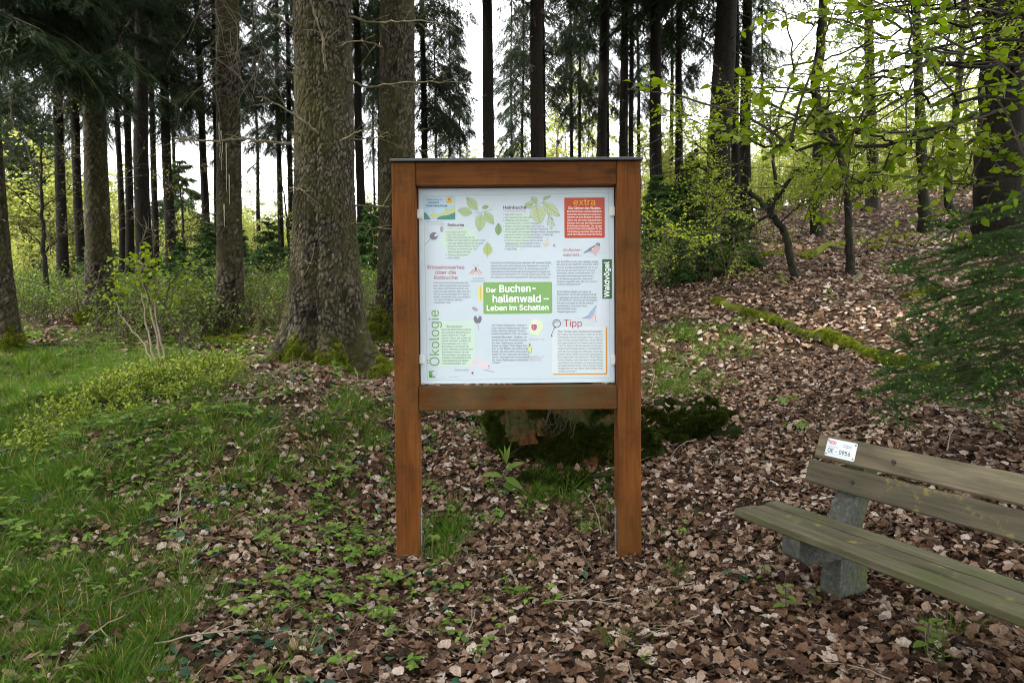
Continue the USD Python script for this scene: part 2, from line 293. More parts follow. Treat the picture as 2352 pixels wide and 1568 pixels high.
_pts += [V(p, float) for p in ((-0.66, 4.38, -0.02), (0.76, 4.38, -0.02), (0.05, 4.3, -0.01), (-3, 2.3, -.02), (0, 2.6, 0), (2.4, 2.0, 0.02), (0, 1, -.05), (-6, 0, -.1), (5, 0, 0), (0, -8, -.2), (-20, -8, -.4), (20, -8, .3), (0, -40, -.5),
         (-16, 12, 1.0), (-12, 30, 3.2), (0, 32, 3.8), (12, 32, 6.2), (-60, 60, 4), (0, 70, 6.5), (60, 70, 12), (-60, 0, 0), (60, 10, 6), (16, 12, 3.6), (14, 5, 1.8), (-12, 5, .3))]
_pts = V(_pts)
_rbf = RBFInterpolator(_pts[:, :2], _pts[:, 2], kernel='linear', smoothing=0.02)
_gx = np.concatenate([np.linspace(-120, -14, 40)[:-1], np.linspace(-14, 14, 225), np.linspace(14, 120, 40)[1:]])
_gy = np.concatenate([np.linspace(-60, -2, 20)[:-1], np.linspace(-2, 26, 225), np.linspace(26, 160, 50)[1:]])
_X, _Y = np.meshgrid(_gx, _gy)
_Z = _rbf(np.stack([_X.ravel(), _Y.ravel()], 1)).reshape(_X.shape)
from scipy.ndimage import gaussian_filter
from scipy.interpolate import RegularGridInterpolator
_Z = gaussian_filter(_Z, 1.6)
_base = RegularGridInterpolator((_gy, _gx), _Z, bounds_error=False, fill_value=None)
def _rough_z(x, y):
    x, y = np.broadcast_arrays(np.asarray(x, float), np.asarray(y, float))
    z = _base(np.stack([y, x], -1))
    near = np.clip(1 - (np.hypot(x, y - 6) - 20) / 20, 0, 1)
    z = z + near * ((fbm2(x, y, 0.9, 3) - 0.5) * 0.16 * np.clip((y - 3.2) / 2.5, 0.25, 1) + (fbm2(x, y, 4.0, 7) - 0.5) * 0.06)
    z = z + near * np.clip((-x - .2) / .8, 0, 1) * np.clip((y - 4.2) / 1.0, 0, 1) * np.clip((9.5 - y) / 2, 0, 1) * (fbm2(x, y, 1.9, 13) - .5) * .34
    return z + (1 - near) * (fbm2(x, y, 0.05, 9) - 0.5) * 3.0
# bring the land back to the points that were measured
_fix = _pts[:len(_seen) + 3]; _fix = _fix[(_fix[:, 1] < 14)]
_K = np.exp(-((_fix[:, None, :2] - _fix[None, :, :2]) ** 2).sum(-1) / (2 * 0.45 ** 2))
_wt = np.linalg.solve(_K + 0.08 * np.eye(len(_fix)), _fix[:, 2] - 0.012 - _rough_z(_fix[:, 0], _fix[:, 1]))
def ground_z(x, y):
    x, y = np.broadcast_arrays(np.asarray(x, float), np.asarray(y, float))
    z = _rough_z(x, y)
    k = (abs(x) < 14) & (y > 0) & (y < 18)
    if k.any():
        d = (x[k][..., None] - _fix[:, 0]) ** 2 + (y[k][..., None] - _fix[:, 1]) ** 2
        z = np.array(z); z[k] += np.exp(-d / (2 * 0.45 ** 2)) @ _wt
    return z
def on_ground(px, py, guess=None):
    """where the sight line through a place of the photograph meets the ground"""
    ys = np.concatenate([np.linspace(2, 14, 241), np.linspace(14.1, 60, 231)])
    p = CAM + ray(px, py)[None] * ys[:, None]
    d = p[:, 2] - ground_z(p[:, 0], p[:, 1])
    k = np.nonzero(d < 0)[0]
    k = k[0] if len(k) else len(ys) - 1
    return V([p[k, 0], p[k, 1], float(ground_z(p[k, 0], p[k, 1]).ravel()[0])])
def stand(px, y, sink=0.0):
    """the ground point at distance y in the column px of the photograph"""
    x = at(px, 700, y)[0]
    for _ in range(3):
        z = float(ground_z(x, y).ravel()[0]); py = px_of((x, y, z))[1]; x = at(px, py, y)[0]
    return V([x, y, z - sink])
def ground_normal(x, y, e=0.05):
    dx = (ground_z(x + e, y) - ground_z(x - e, y)) / (2 * e); dy = (ground_z(x, y + e) - ground_z(x, y - e)) / (2 * e)
    return unit(np.stack([-dx, -dy, np.ones_like(dx)], -1))

_gx = np.concatenate([np.linspace(-120, -9, 60)[:-1], np.linspace(-9, 11, 290), np.linspace(11, 18, 50)[1:], np.linspace(18, 120, 50)[1:]])
_gy = np.concatenate([np.linspace(-60, 0.5, 30)[:-1], np.linspace(0.5, 14, 240), np.linspace(14, 30, 90)[1:], np.linspace(30, 180, 60)[1:]])
_X, _Y = np.meshgrid(_gx, _gy)
_Z = ground_z(_X, _Y)
_n, _m = _X.shape
_i, _j = np.meshgrid(np.arange(_n - 1), np.arange(_m - 1), indexing='ij')
_q = np.stack([_i * _m + _j, _i * _m + _j + 1, (_i + 1) * _m + _j + 1, (_i + 1) * _m + _j], -1).reshape(-1, 4)
m_soil = M('forest_soil', {
    'g': ('geometry', {}), 'n': ('noise_texture', {'scale': 9.0, 'detail': 9.0, 'roughness': 0.7}), 'n2': ('noise_texture', {'scale': 0.9, 'detail': 4.0}),
    'vo': ('voronoi_texture', {'scale': 16.0, 'feature': 'f1'}), 'sp': ('separate_color', {}),
    'r': ('rgb_ramp', {'ramp': [(0.3, (0.007, 0.0045, 0.003)), (0.55, (0.020, 0.012, 0.007)), (0.75, (0.050, 0.031, 0.019))]}),
    'rl': ('rgb_ramp', {'ramp': [(0.0, (0.012, 0.007, 0.004)), (0.5, (0.040, 0.023, 0.013)), (1, (0.11, 0.075, 0.05))]}),
    'mx': ('mix_color', {'fac': 0.5}), 'rg': ('rgb_ramp', {'ramp': [(0.48, (0, 0, 0)), (0.62, (0.25, 0.25, 0.25))]}),
    'mg': ('mix_color', {'b': (0.045, 0.065, 0.014)}), 'b': ('bump', {'strength': 0.8, 'distance': 0.03}), 'p': ('principled_bsdf', {'roughness': 0.9, 'specular_ior_level': 0.060})},
    [('g.position', 'n.vector'), ('g.position', 'n2.vector'), ('g.position', 'vo.vector'), ('vo.color', 'sp.color'), ('sp.r', 'rl.fac'), ('n.fac', 'r.fac'), ('r.color', 'mx.a'), ('rl.color', 'mx.b'), ('n2.fac', 'rg.fac'), ('rg.color', 'mg.fac'), ('mx.result', 'mg.a'),
     ('mg.result', 'p.base_color'), ('n.fac', 'b.height'), ('b.normal', 'p.normal')])
ground = thing('ground', kind='structure')
put(ground, 'soil', (np.stack([_X.ravel(), _Y.ravel(), _Z.ravel()], 1), _q), m_soil, True)

# where the grass and the green plants grow: (px, py, radius in metres, density), the rest is leaf litter
_green = [(90, 900, 1.6, 1.3), (10, 960, 1.3, 1.3), (0, 1150, .8, 1.2), (200, 860, 1.0, .9), (30, 1060, .7, .8), (60, 1200, .9, .9), (40, 1330, .55, 1.0), (250, 1310, .4, .4), (230, 1440, .5, 1.0), (330, 1500, .5, .9), (150, 1530, .4, .5), (520, 1480, .28, .6), (430, 1010, .8, .75), (620, 960, .6, .8), (760, 990, .6, .85), (850, 1010, .5, .8),
          (540, 1040, .5, .8), (300, 1080, .7, .6), (700, 920, .5, .5), (1010, 1230, .16, 1.1), (1020, 1290, .12, .8), (1280, 1130, .2, .8), (1240, 1150, .14, .6), (1340, 1200, .2, .3), (1100, 990, .3, .4), (1540, 880, .5, .6), (1590, 800, .7, .35), (350, 960, .6, .6), (180, 1130, .6, .6), (640, 750, 2.0, .7), (420, 740, 2.2, .5), (100, 760, 2.5, .55), (950, 690, 2.5, .7)]
_gp = [(on_ground(a, b), r, d) for a, b, r, d in _green]
def greenness(x, y):
    g = np.zeros_like(np.asarray(x, float))
    for p, r, d in _gp: g = np.maximum(g, d * np.exp(-((x - p[0]) ** 2 + (y - p[1]) ** 2) / (r * r)))
    return g
def scatter(rng, n, y0, y1, wide=0.80, power=1.0):
    """points spread over the ground that the photograph takes in, and a margin on either side"""
    y = y0 + (y1 - y0) * rng.random(n) ** power
    x = (rng.random(n) * 2 - 1) * (wide * y + 0.5)
    return x, y

# ------------------------------------------------------------------ fallen leaves
rng = np.random.default_rng(11)
def dead_leaf(k):
    r = np.random.default_rng(500 + k)
    nu, nv = 8, 5
    u = np.linspace(0, 1, nu); prof = np.sin(np.pi * np.clip(u * 0.97 + 0.015, 0, 1)) ** 0.7 * 0.68
    if k % 4 == 3: prof = prof * (1 + 0.38 * np.cos(u * 6 * np.pi))        # lobed, as of an oak
    if k % 6 == 2: prof = prof * np.where(u > r.uniform(.45, .7), r.uniform(.1, .6), 1)    # torn
    prof = prof * (1 + r.normal(0, .09, nu))
    curl, bend, twist = r.normal(0, 0.8), r.normal(0, 0.5), r.normal(0, 0.6)
    v = []
    for a, w in zip(u, prof):
        for b in np.linspace(-1, 1, nv):
            y = b * w * 0.5
            z = curl * y * y + bend * (a - .5) ** 2 + twist * y * (a - .5) + 0.10 * abs(b) * w * 0.5 + r.normal(0, 0.035)
            y = y + r.normal(0, .018)
            v.append(((a - .5), y * (1 - 0.2 * min(1, abs(curl) * .3)), z))
    i, j = np.meshgrid(np.arange(nu - 1), np.arange(nv - 1), indexing='ij')
    q = np.stack([i * nv + j, (i + 1) * nv + j, (i + 1) * nv + j + 1, i * nv + j + 1], -1).reshape(-1, 4)
    v = V(v); v[:, 2] -= v[:, 2].mean()
    return v, q
NLEAF = 12
UsdGeom.PointInstancer.Define(stage, '/World/leaf_litter')
for k in range(NLEAF): put('/World/leaf_litter', 'dead_leaf', dead_leaf(k), m_litter, True)
leaf_paths = ['/World/leaf_litter/dead_leaf' + ('' if k == 0 else f'_{k:03d}') for k in range(NLEAF)]
def litter(n, y0, y1, lo, hi, power, lift):
    x, y = scatter(rng, n, y0, y1, power=power)
    bare = greenness(x, y)
    left = np.clip((-x - 1.5 - 0.25 * y) / 2.0, 0, 1) * 0.35 + 0.0
    keep = rng.random(n) > np.clip(bare * 0.85 + left * 0.3, 0, 0.93)
    dark = fbm2(x, y, 1.5, 21)
    keep &= rng.random(n) < np.clip(0.6 + 1.9 * (dark - 0.22), 0.5, 1)
    x, y = x[keep], y[keep]; n = len(x)
    nrm = ground_normal(x, y)
    tilt = unit(nrm + rng.normal(0, 0.33, (n, 3)))
    z = ground_z(x, y) + rng.random(n) ** 1.5 * lift + 0.006
    return np.stack([x, y, z], 1), quat_from(tilt, rng.random(n) * 6.283), lo + (hi - lo) * rng.random(n) ** 1.3, rng.integers(0, NLEAF, n)
_l = [litter(92000, 2.2, 7.5, 0.022, 0.074, 0.72, 0.05), litter(44000, 7.0, 14, 0.05, 0.10, 0.8, 0.06), litter(30000, 12, 32, 0.10, 0.19, 0.9, 0.06)]
# leaves drifted against the posts of the board and the bench foot
for _x, _y, _n in ((-.66, 4.33, 130), (.76, 4.33, 130), (1.66, 3.48, 150), (1.70, 3.30, 60)):
    _a = rng.normal(0, .13, (_n, 2)); _q = np.stack([_x + _a[:, 0], _y + _a[:, 1]], 1); _h = .05 * np.exp(-(_a ** 2).sum(1) / .02) * rng.random(_n)
    _l.append((np.stack([_q[:, 0], _q[:, 1], ground_z(_q[:, 0], _q[:, 1]) + .01 + _h], 1), quat_from(unit(V([0, 0, 1.0]) + rng.normal(0, .5, (_n, 3))), rng.random(_n) * 6.28), .03 + .05 * rng.random(_n), rng.integers(0, NLEAF, _n)))
_pos, _quat, _sc, _ix = (np.concatenate([a[i] for a in _l]) for i in range(4))
_u, _v, _w = px_of(_pos)
_score = np.where((_u > 20) & (_u < 2330) & (_v < 1555), _sc / _w, 0)
_big = np.argsort(-_score)[:300]
for k in _big:
    p = stage.DefinePrim(fresh('/World/ground', 'fallen_leaf'), 'Mesh')
    p.GetReferences().AddInternalReference(leaf_paths[_ix[k]])
    a, b, c, d = _quat[k]
    Q = Gf.Matrix3d(Gf.Rotation(Gf.Quatd(a, b, c, d))); s = _sc[k] * 1.12
    R3 = V([[Q[i][j] for j in range(3)] for i in range(3)]) * s
    UsdGeom.Xformable(p).AddTransformOp().Set(Gf.Matrix4d(*R3[0], 0, *R3[1], 0, *R3[2], 0, *map(float, _pos[k] + V([0, 0, 0.02])), 1))
_rest = np.ones(len(_pos), bool); _rest[_big] = False
instancer('/World', 'leaf_litter', leaf_paths, _ix[_rest], _pos[_rest], _quat[_rest], _sc[_rest], 'stuff', 'brown fallen beech leaves covering the forest floor and the bank', 'leaf litter')
# ------------------------------------------------------------------ the information board
BY = 4.35
_o = V([at(1192, 1293, BY)[0], BY, 0.0])
LEAN = math.radians(0.7)
BX, BZ = V([1.0, 0.006, 0.0]), V([0.0, math.sin(LEAN), math.cos(LEAN)])
BX /= np.linalg.norm(BX); BN = np.cross(BZ, BX)            # BN points to the back of the board
def on_board(px, py, depth=0.0):
    """board coordinates (x to the right, z up) of a place of the photograph on the plane set back by depth"""
    r = ray(px, py); p0 = _o + BN * depth
    t = ((p0 - CAM) @ BN) / (r @ BN)
    q = CAM + r * t - _o
    return V([q @ BX, q @ BZ])
board = UsdGeom.Xform.Define(stage, fresh('/World', 'information_board'))
board.AddTransformOp().Set(Gf.Matrix4d(*BX, 0, *BN, 0, *BZ, 0, *_o, 1))
tag(board, 'wooden information board about beech woods on two brown posts', 'information board')
_brown = [(0.15, (0.036, 0.010, 0.002)), (0.42, (0.090, 0.031, 0.007)), (0.62, (0.140, 0.051, 0.012)), (0.85, (0.195, 0.078, 0.021))]
_gw = [((0.075, 0.078, 0.036), 1.7, 0.52, 0.68, 0.55), ((0.21, 0.06, 0.018), 2.6, 0.55, 0.72, 0.45)]
m_post = wood('stained_post_wood', _brown, 'z', 0.9, 0.60, 0.25, [((0.070, 0.052, 0.018), 1.3, 0.50, 0.74, 0.6), ((0.035, 0.014, 0.006), 4.0, 0.52, 0.70, 0.6), ((0.02, 0.009, 0.004), 16.0, 0.62, 0.72, 0.5)], spec=0.063)
m_beam = wood('stained_beam_wood', [(a, V(c) * 0.82) for a, c in _brown], 'x', 0.9, 0.55, 0.25, [((0.04, 0.018, 0.009), 4.5, 0.52, 0.66, 0.6)], spec=0.063)
m_beam_low = wood('weathered_beam_wood', [(a, V(c) * 0.72) for a, c in _brown], 'x', 0.9, 0.6, 0.25, [((0.062, 0.058, 0.026), 2.0, 0.42, 0.60, 0.75), ((0.20, 0.062, 0.02), 2.2, 0.56, 0.72, 0.5)], spec=0.070)
m_algae_wood = wood('green_inner_wood', [(0.2, (0.07, 0.06, 0.025)), (0.6, (0.14, 0.12, 0.055)), (0.9, (0.19, 0.16, 0.08))], 'z', 0.9, 0.7, 0.2)
m_capmetal = plain('slate_cap', (0.07, 0.075, 0.08), 0.55, 0.0)
m_zinc = M('zinc', {'g': ('texture_coordinate', {}), 'n': ('noise_texture', {'scale': 30.0, 'detail': 4.0}), 'r': ('rgb_ramp', {'ramp': [(0.3, (0.16, 0.17, 0.18)), (0.7, (0.28, 0.30, 0.31))]}), 'p': ('principled_bsdf', {'roughness': 0.45, 'metallic': 0.7})}, [('g.object', 'n.vector'), ('n.fac', 'r.fac'), ('r.color', 'p.base_color')])
m_clip = plain('white_clip', (0.62, 0.62, 0.60), 0.4)
m_panel = M('printed_panel', {'g': ('texture_coordinate', {}), 'n': ('noise_texture', {'scale': 2.0, 'detail': 4.0}), 'r': ('rgb_ramp', {'ramp': [(0.3, (0.51, 0.585, 0.625)), (0.7, (0.535, 0.61, 0.65))]}), 'p': ('principled_bsdf', {'roughness': 0.32, 'specular_ior_level': 0.120})}, [('g.object', 'n.vector'), ('n.fac', 'r.fac'), ('r.color', 'p.base_color')])
def bbox(name, x0, x1, y0, y1, z0, z1, mat, r=0.006, parent=None):
    b = rbox(x1 - x0, y1 - y0, z1 - z0, r); b.apply_translation(((x0 + x1) / 2, (y0 + y1) / 2, (z0 + z1) / 2))
    return put(parent or board, name, b, mat, 20)
_ztop = on_board(1188, 371)[1]
PD = 0.155                                                  # depth of the posts
_lx0, _lx1 = on_board(905, 850)[0], on_board(959, 850)[0]
_rx0, _rx1 = on_board(1418.5, 850)[0], on_board(1472.5, 850)[0]
bbox('post', _lx0, _lx1, 0, PD, on_board(935, 1297)[1] - 0.01, _ztop, m_post)
bbox('post', _rx0, _rx1, 0, PD, on_board(1447, 1291)[1] - 0.01, _ztop, m_post)
_tz = on_board(1188, 425)[1]
bbox('top_beam', _lx1 + .002, _rx0 - .002, 0.005, PD - .02, _tz, _ztop, m_beam)
_b1, _b0 = on_board(1188, 887.5)[1], on_board(1188, 941.5)[1]
bbox('lower_beam', _lx1 + .002, _rx0 - .002, 0.008, PD - .02, _b0, _b1, m_beam_low)
for s, x0, x1 in ((1, _lx1 + .0015, _lx1 + .0075), (-1, _rx0 - .0075, _rx0 - .0015)):      # green inner laths that hold the panel
    bbox('inner_lath', min(x0, x1) - (0 if s > 0 else .014), max(x0, x1) + (.014 if s > 0 else 0), 0.098, PD - .03, _b1 + .002, _tz - .002, m_algae_wood, .002)
_c = bbox('cover_board', on_board(896, 371)[0], on_board(1476, 367)[0], -0.022, PD + 0.03, _ztop + .003, _ztop + .02, m_capmetal, .003)
for x in (_lx1, _rx0 - .006):                               # steel feet on the inner sides of the posts
    z1 = on_board(1170, 1172)[1]
    ft = bbox('steel_foot', x + .001, x + .0035, 0.05, PD - .045, -0.12, z1, m_zinc, .0015)
    for z in (z1 - .04, z1 - .16):
        c = trimesh.creation.cylinder(0.011, 0.010, sections=8); c.apply_transform(trimesh.transformations.rotation_matrix(math.pi / 2, [0, 1, 0])); c.apply_translation((x + (.009 if x < 0 else -.003), 0.075, z))
        put(board, 'bolt', c, m_zinc)

# the printed panel ------------------------------------------------
PF = 0.088                                                  # how far the panel is set back
_p00, _p11 = on_board(966.5, 881.5, PF), on_board(1410.2, 434.5, PF)
_p11[1] = _tz - .0015
_pb = rbox(_p11[0] - _p00[0], 0.006, _p11[1] - _p00[1], 0.0015); _pb.apply_translation(((_p00[0] + _p11[0]) / 2, PF + .003, (_p00[1] + _p11[1]) / 2))
panel = UsdGeom.Xform.Define(stage, fresh(board.GetPath().pathString, 'panel'))
put(panel, 'sheet', _pb, m_panel, 20)
_ink = {}
def ink(col):
    if col not in _ink: _ink[col] = plain('print_colour' + ('' if not _ink else f'_{len(_ink):03d}'), col, 0.35, 0.0, 0.4)
    return _ink[col]
def hexc(h):
    c = [int(h[i:i + 2], 16) / 255 for i in (0, 2, 4)]
    return tuple((x / 12.92 if x <= 0.04045 else ((x + 0.055) / 1.055) ** 2.4) for x in c)
def Z1(x, y): return 1540 + x * 520 / 1568, 620 + y * 520 / 1568
def Z2(x, y): return 2040 + x * 560 / 1689, 620 + y * 520 / 1568
def Z3(x, y): return 1540 + x * 520 / 1510, 1120 + y * 540 / 1568
def Z4(x, y): return 2040 + x * 560 / 1626, 1120 + y * 540 / 1568
_S = 2352 / 4096
def pb(zf, x, y, d=PF):
    sx, sy = zf(x, y)
    return on_board(sx * _S, sy * _S, d)
_layer = [0]
def flat(parent, name, polys, col, lift):
    """flat shapes printed on the panel: shapely polygons in board coordinates"""
    mb = MB(); t = []
    for g in polys:
        for h in getattr(g, 'geoms', [g]):
            if h.is_empty or h.area < 1e-9: continue
            v, f = trimesh.creation.triangulate_polygon(h, engine='earcut')
            mb.add(np.stack([v[:, 0], np.full(len(v), PF - lift), v[:, 1]], 1), f)
    v, f, _ = mb.mesh()
    n = np.cross(v[f[:, 1]] - v[f[:, 0]], v[f[:, 2]] - v[f[:, 0]])
    f = np.where((n[:, 1] > 0)[:, None], f[:, ::-1], f)
    return put(parent, name, (v, f), ink(col))
_gc, _bar = {}, {}
def _top(s, bold):
    m = meshkit.text_mesh(s, 1.0, 0.01, bold)
    f = m.faces[m.face_normals[:, 2] > 0.9]
    u, inv = np.unique(f, return_inverse=True)
    return m.vertices[u][:, :2], inv.reshape(-1, 3)
def glyph(c, bold):
    """one letter: its outline and how far it moves the pen"""
    if bold not in _bar:
        a = _top('|', bold)[0][:, 0].max(); b = _top('||', bold)[0][:, 0].max()
        _bar[bold] = (a, b, b - a)
    a, b, w = _bar[bold]
    if (c, bold) not in _gc:
        adv = _top('|' + c + '|', bold)[0][:, 0].max() - b
        if c == ' ': _gc[(c, bold)] = (np.zeros((0, 2)), np.zeros((0, 3), int), adv)
        else:
            v, f = _top('|' + c, bold)
            f = f[(v[f][:, :, 0] > a + 1e-6).all(1)]; u, inv = np.unique(f, return_inverse=True)
            _gc[(c, bold)] = (v[u] - V([w, 0]), inv.reshape(-1, 3), adv)
    return _gc[(c, bold)]
def glyphs(s, bold):
    vs, fs, x, n = [], [], 0.0, 0
    for c in s:
        v, f, adv = glyph(c, bold)
        vs.append(v + V([x, 0])); fs.append(f + n); n += len(v); x += adv
    v = np.vstack(vs); v[:, 0] -= v[:, 0].min()
    return v, np.vstack(fs)
def text_into(mb, s, p0, p1, cap, lift=0.0009, bold=False, rot=False, slant=0.0):
    """one line of print whose base line runs from p0 to p1, capitals cap metres tall"""
    v, f = glyphs(s, bold)
    w = v[:, 0].max()
    d = (p1 - p0); L = np.linalg.norm(d); d = d / L; n = V([-d[1], d[0]])
    xy = p0 + d * ((v[:, :1] + slant * v[:, 1:]) * (L / w)) + n * (v[:, 1:] * cap)
    vv = np.stack([xy[:, 0], np.full(len(xy), PF - lift), xy[:, 1]], 1)
    nn = np.cross(vv[f[:, 1]] - vv[f[:, 0]], vv[f[:, 2]] - vv[f[:, 0]])
    mb.add(vv, np.where((nn[:, 1] > 0)[:, None], f[:, ::-1], f))
def block(name, zf, lines, col, cap=None, bold=False, slant=0.0, lift=0.0009, parent=None):
    """lines: (text, x0, x1, y of the base line[, capital height]) in one of the four enlarged quarters"""
    mb = MB()
    for ln in lines:
        s, x0, x1, y = ln[:4]; c = ln[4] if len(ln) > 4 else cap
        p0, p1 = pb(zf, x0, y), pb(zf, x1, y)
        text_into(mb, s, p0, p1, np.linalg.norm(pb(zf, x0, y - c) - p0), lift, bold, slant=slant)
    v, f, _ = mb.mesh()
    return put(parent or panel, name, (v, f), ink(col))
def poly(zf, pts): return Polygon([tuple(pb(zf, *p)) for p in pts]).buffer(0)
def rrect(zf, x0, y0, x1, y1, r):
    a, b = pb(zf, x0, y1), pb(zf, x1, y0)
    return sbox(a[0], a[1], b[0], b[1]).buffer(-r).buffer(r, quad_segs=6)
def line(zf, pts, w): 
    from shapely.geometry import LineString
    return LineString([tuple(pb(zf, *p)) for p in pts]).buffer(w / 2, quad_segs=3)
def ellipse(zf, x, y, a, b, rot=0.0, n=20):
    c, s = math.cos(rot), math.sin(rot)
    return poly(zf, [(x + a * math.cos(t) * c - b * math.sin(t) * s, y + a * math.cos(t) * s + b * math.sin(t) * c) for t in np.linspace(0, 2 * np.pi, n, endpoint=False)])
GREY = hexc('5a5c60'); RED = hexc('9c3030'); GREEN = hexc('6fae4f'); PALE = hexc('bcd2c0'); DKG = hexc('1f5a2a'); ORANGE = hexc('a93c18'); TEAL = hexc('5d9a8a')
# thin green rule round the print
_r = []
for a, b in (((Z1, 465, 494), (Z2, 1190, 455)), ((Z2, 1190, 455), (Z4, 1163, 1133)), ((Z4, 1163, 1133), (Z3, 490, 1163)), ((Z3, 490, 1163), (Z1, 465, 494))):
    from shapely.geometry import LineString
    _r.append(LineString([tuple(pb(a[0], a[1], a[2])), tuple(pb(b[0], b[1], b[2]))]).buffer(0.0011))
flat(panel, 'border_line', _r, hexc('7fae9a'), 0.0004)
# village emblem
_e = UsdGeom.Xform
flat(panel, 'village_emblem', [rrect(Z1, 468, 494, 847, 780, .001)], hexc('a8c2d0'), 0.0004)
flat(panel, 'village_emblem', [poly(Z1, [(535, 745), (545, 712), (565, 705), (578, 690), (587, 642), (596, 690), (605, 702), (637, 715), (700, 690), (726, 672), (726, 652), (738, 630), (750, 652), (752, 668), (790, 660), (800, 640), (826, 616), (845, 612), (847, 700), (760, 720), (690, 735), (600, 755)])], hexc('b4bd80'), 0.0007)
flat(panel, 'village_emblem', [poly(Z1, [(470, 690), (500, 700), (530, 745), (552, 780), (470, 780)]), poly(Z1, [(640, 752), (690, 735), (760, 725), (847, 690), (847, 780), (620, 780)])], hexc('3f8077'), 0.001)
flat(panel, 'medal', [ellipse(Z1, 775, 549, 40, 40)], hexc('d8b34a'), 0.0008)
flat(panel, 'medal', [ellipse(Z1, 775, 541, 15, 16).difference(ellipse(Z1, 775, 548, 7, 10)), line(Z1, [(745, 570), (805, 570)], .002), line(Z1, [(752, 494), (765, 512)], .001), line(Z1, [(818, 494), (790, 512)], .001)], hexc('6e5a1e'), 0.0011)
block('emblem_text', Z1, [('Willkommen im', 502, 686, 550, 22)], hexc('33424a'), slant=0.15, lift=.0011)
block('emblem_text', Z1, [('Golddorf', 522, 650, 586, 24), ('Oberveischede', 492, 752, 624, 25)], hexc('26343c'), bold=True, lift=.0011)
block('web_address', Z1, [('Mehr Informationen:', 497, 703, 812, 15), ('www.oberveischede.de', 497, 723, 839, 13)], hexc('7d8080'))
# tree silhouettes behind the two lists
_rs = np.random.default_rng(3)
def crown(zf, cx, cy, a, b, trunk):
    pts = [(cx + a * (1 + _rs.normal(0, .06)) * math.cos(t), cy + b * (1 + _rs.normal(0, .06)) * math.sin(t)) for t in np.linspace(0, 2 * np.pi, 46, endpoint=False)]
    return [poly(zf, pts).union(poly(zf, trunk))]
flat(panel, 'tree_silhouette', crown(Z1, 900, 1040, 225, 185, [(885, 1200), (915, 1200), (915, 1260), (885, 1260)]), PALE, 0.0004)
flat(panel, 'tree_silhouette', crown(Z2, 95, 890, 175, 195, [(75, 1080), (118, 1080), (118, 1178), (75, 1178)]), PALE, 0.0004)
block('heading', Z1, [('Rotbuche', 757, 953, 861, 34), ('Hainbuche', 1424, 1706, 650, 35)], hexc('2c2e30'), bold=True)
block('latin_name', Z1, [('(Fagus silvatica)', 757, 943, 894, 20), ('(Carpinus betulus)', 1424, 1697, 683, 20)], hexc('cf8f86'))
block('list_text', Z1, [('• bis über 40m hoch', 737, 980, 939), ('• über 300 Jahre alt', 737, 968, 973), ('• Stammdurchmesser bis 2m', 737, 1081, 1006), ('• Blätter am Rand glatt bis gewellt, Ober-', 737, 1222, 1038), ('seite der Blätter glänzend und glatt', 757, 1184, 1074),
    ('• grünliche kleine Blüten, die im', 737, 1125, 1109), ('Frühling erscheinen und vom', 758, 1109, 1144), ('Wind bestäubt werden', 758, 1033, 1179), ('• Früchte: Bucheckern', 740, 1007, 1214), ('• Holz rötlich', 740, 902, 1249)], GREY, 21)
block('list_text', Z1, [('• bis 20m hoch', 1428, 1645, 729), ('• bis maximal 150 Jahr alt', 1428, 1760, 765), ('• Stämme oft verdreht', 1428, 1735, 800), ('wachsend, bis 1 m Durchmesser', 1447, 1860, 833), ('• Blätter am Rand gesägt und nicht so', 1428, 1918, 869), ('glatt und glänzend wie die der Rotbuche', 1450, 1967, 902),
    ('• Borke glatt, mit unregelmäßigen hellen Längsstreifen', 1432, 2106, 936), ('• gerne an hellen Standorten (Hain = Lichtung)', 1434, 2024, 971), ('• Blüten werden vom Wind bestäubt', 1434, 1900, 1005), ('• Früchte: kleine Nüsse, die in einem', 1434, 1905, 1040), ('dreipappigen Blattgebilde sitzen', 1450, 1873, 1075), ('und vom Wind verdriftet werden', 1452, 1878, 1110), ('• Holz hell', 1434, 1590, 1144)], GREY, 21)
block('title_text', Z1, [('Wissenswertes', 503, 957, 1375, 46), ('über die', 608, 856, 1436, 46), ('Rotbuche', 590, 876, 1500, 46)], RED)
block('body_text', Z3, [('Die Krone einer Rotbuche kann bis', 564, 966, 41), ('über 500 Quadratmeter beschatten!', 564, 984, 75), ('Der Name „Rot“buche stammt zum', 565, 972, 108), ('einen von dem rötlichen Holz, das sehr', 565, 993, 141), ('fest ist und zum Beispiel für Treppen-', 566, 990, 174), ('stufen verwendet wird, zum anderen', 566, 992, 205), ('von dem im Herbst rotbraun', 567, 897, 238), ('werdenden Laub.', 568, 764, 271)], GREY, 21)
block('caption', Z1, [('Rotschwanz', 1057, 1197, 1494, 20), ('oder Streckfuß', 1041, 1213, 1529, 20)], hexc('6f9a92'))
block('body_text', Z1, [('Hainbuche und Rotbuche werden oft verwechselt,', 1274, 2007, 1310, 24), ('obwohl sie noch nicht einmal nah miteinander verwandt', 1276, 1980, 1345), ('sind! Die Rotbuche gehört mit z. B. den Eichen und der', 1276, 1962, 1380), ('Esskastanie zu der Familie der Buchengewächs (Fagacaea,', 1276, 1994, 1415), ('während die Hainbuche z. B. mit der Haselnuss, Erlen und', 1277, 2000, 1447), ('den Birken zu den Birkengewächsen (Betulaceae) gehört.', 1277, 1987, 1483)], GREY, 21)
